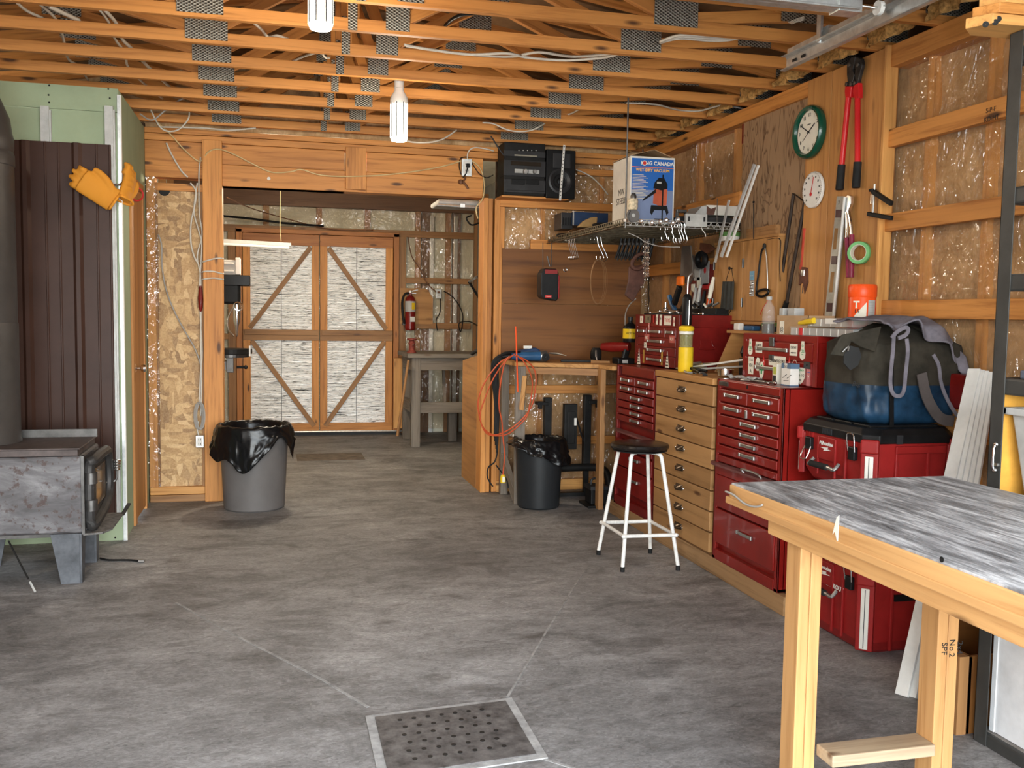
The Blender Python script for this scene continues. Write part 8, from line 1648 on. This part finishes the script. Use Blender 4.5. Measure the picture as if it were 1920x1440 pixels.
b = MB(); b.tube([(2.54, 2.45, 1.355), (2.50, 2.62, 1.352)], [.018, .02], n=14); tag(b.build('white_roll', WHTP, None, smooth=True), 'white tube end lying on the blue-grey tray', 'tube')
b = MB(); b.box(2.47, 3.0, 2.74, 2.76, .05, .47); b.box(2.475, 2.49, 2.0, 2.74, .05, .43); tag(b.build('foam_sheet', FOAMW, None), 'white foam sheet standing on the lowest level of the steel shelving', 'foam sheet')
b = MB(); b.box(2.47, 2.98, 2.2, 2.7, 1.962, 2.0); tag(b.build('black_tray', BLKM, None, bev=.006), 'black tray on an upper level of the steel shelving', 'tray')
# wooden crate behind
t = thing('wooden_crate', 'small rough wooden crate on the floor behind the steel shelving post', 'crate', (2.62, 3.0, 0)); b = MB(); b.box(2.44, 2.455, 2.84, 3.1, 0, .29, ax=1); b.box(2.80, 2.815, 2.84, 3.1, 0, .29, ax=1); b.box(2.44, 2.815, 2.84, 2.855, 0, .29, ax=2); b.box(2.44, 2.815, 3.085, 3.1, 0, .40, ax=0); b.box(2.45, 2.8, 2.85, 3.09, .0, .012); b.build('crate_sides', OLDPLY, t, bev=.002)
b = MB(); b.box(2.40, 2.44, 2.84, 2.87, 0, .29, ax=2); b.build('corner_post', PINED, t)
# timber bracket on top of the shelving
b = MB()
t = thing('timber_block', 'laminated pale timber block lying on top of the steel shelving', 'timber', (2.6, 2.7, 2.476))
for i, (z, xo) in enumerate(((2.478, 0), (2.515, .025), (2.55, .05))):
    b = MB(); b.prism([(2.26 + xo * 1.0, 2.80), (2.33 + xo, 2.86), (2.95, 2.84), (2.95, 2.70), (2.30 + xo, 2.72)], (0, 0, z), (1, 0, 0), (0, 1, 0), (0, 0, .034)); o = b.build('board', (PINEY, PINE, PINEY)[i], t, bev=.003)
for px, py in ((1848, 46), (1866, 42), (1872, 36)):
    b = MB(); q = at(px, py, y=2.72); b.lathe([(.010, 0), (.010, .003), (.0005, .003)], q + V((0, .0, 0)), axis=(-.6, -1, 0), n=12, cap=False); b.build('bolt_hole', BLKM, t)
# ================================================================== CAMERA, LIGHT
cam = bpy.data.cameras.new('camera'); co = bpy.data.objects.new('camera', cam); COL.objects.link(co); SC.camera = co
cam.sensor_fit = 'HORIZONTAL'; cam.sensor_width = 36; cam.lens = 36 * F / 1920; cam.clip_start = .05
cx = V((AX.x, AY.x, UP.x)); cy_ = V((AX.y, AY.y, UP.y)); cz = V((AX.z, AY.z, UP.z))
# camera axes in world: right, up, back
co.matrix_world = Matrix(((cx.x, -cy_.x, -cz.x, 0), (cx.y, -cy_.y, -cz.y, 0), (cx.z, -cy_.z, -cz.z, H), (0, 0, 0, 1)))
right = V((AX[0], AY[0], UP[0])); down = V((AX[1], AY[1], UP[1])); fwd = V((AX[2], AY[2], UP[2]))
M3 = Matrix((right, -down, -fwd)).transposed().to_4x4(); M3.translation = V((0, 0, H)); co.matrix_world = M3
w = bpy.data.worlds.new('overcast_sky'); SC.world = w; w.use_nodes = True; nt = w.node_tree
bg = nt.nodes['Background']; tc = nt.nodes.new('ShaderNodeTexCoord'); sp = nt.nodes.new('ShaderNodeSeparateXYZ'); nt.links.new(tc.outputs['Generated'], sp.inputs[0])
r = nt.nodes.new('ShaderNodeValToRGB'); nt.links.new(sp.outputs[2], r.inputs[0])
r.color_ramp.elements[0].color = (.62, .63, .60, 1); r.color_ramp.elements[1].color = (.74, .86, 1, 1); r.color_ramp.elements[0].position = .0; r.color_ramp.elements[1].position = .5
nt.links.new(r.outputs[0], bg.inputs[0]); bg.inputs[1].default_value = SKY
def portal(c, w_, h_):
    l = bpy.data.lights.new('door_portal', 'AREA'); l.shape = 'RECTANGLE'; l.size = w_; l.size_y = h_; l.cycles.is_portal = True
    o = bpy.data.objects.new('door_portal', l); COL.objects.link(o); o.location = c; o.rotation_euler = (PI / 2, 0, 0); return o
portal((.43, -.99, 1.37), 4.65, 2.75)
def bulb(c, e, r_=.09, col=(1, .85, .66)):
    l = bpy.data.lights.new('lamp_light', 'POINT'); l.energy = e; l.color = col; l.shadow_soft_size = r_
    o = bpy.data.objects.new('lamp_light', l); COL.objects.link(o); o.location = c; return o
for c, e in BULBS: bulb(c, e)
SC.view_settings.view_transform = 'Standard'; SC.view_settings.look = 'None'; SC.view_settings.gamma = 1; SC.view_settings.use_curve_mapping = False
SC.view_settings.exposure = EXPO
SC.cycles.max_bounces = 7; SC.cycles.transparent_max_bounces = 12; SC.cycles.caustics_reflective = False; SC.cycles.caustics_refractive = False
SC.cycles.sample_clamp_indirect = 4
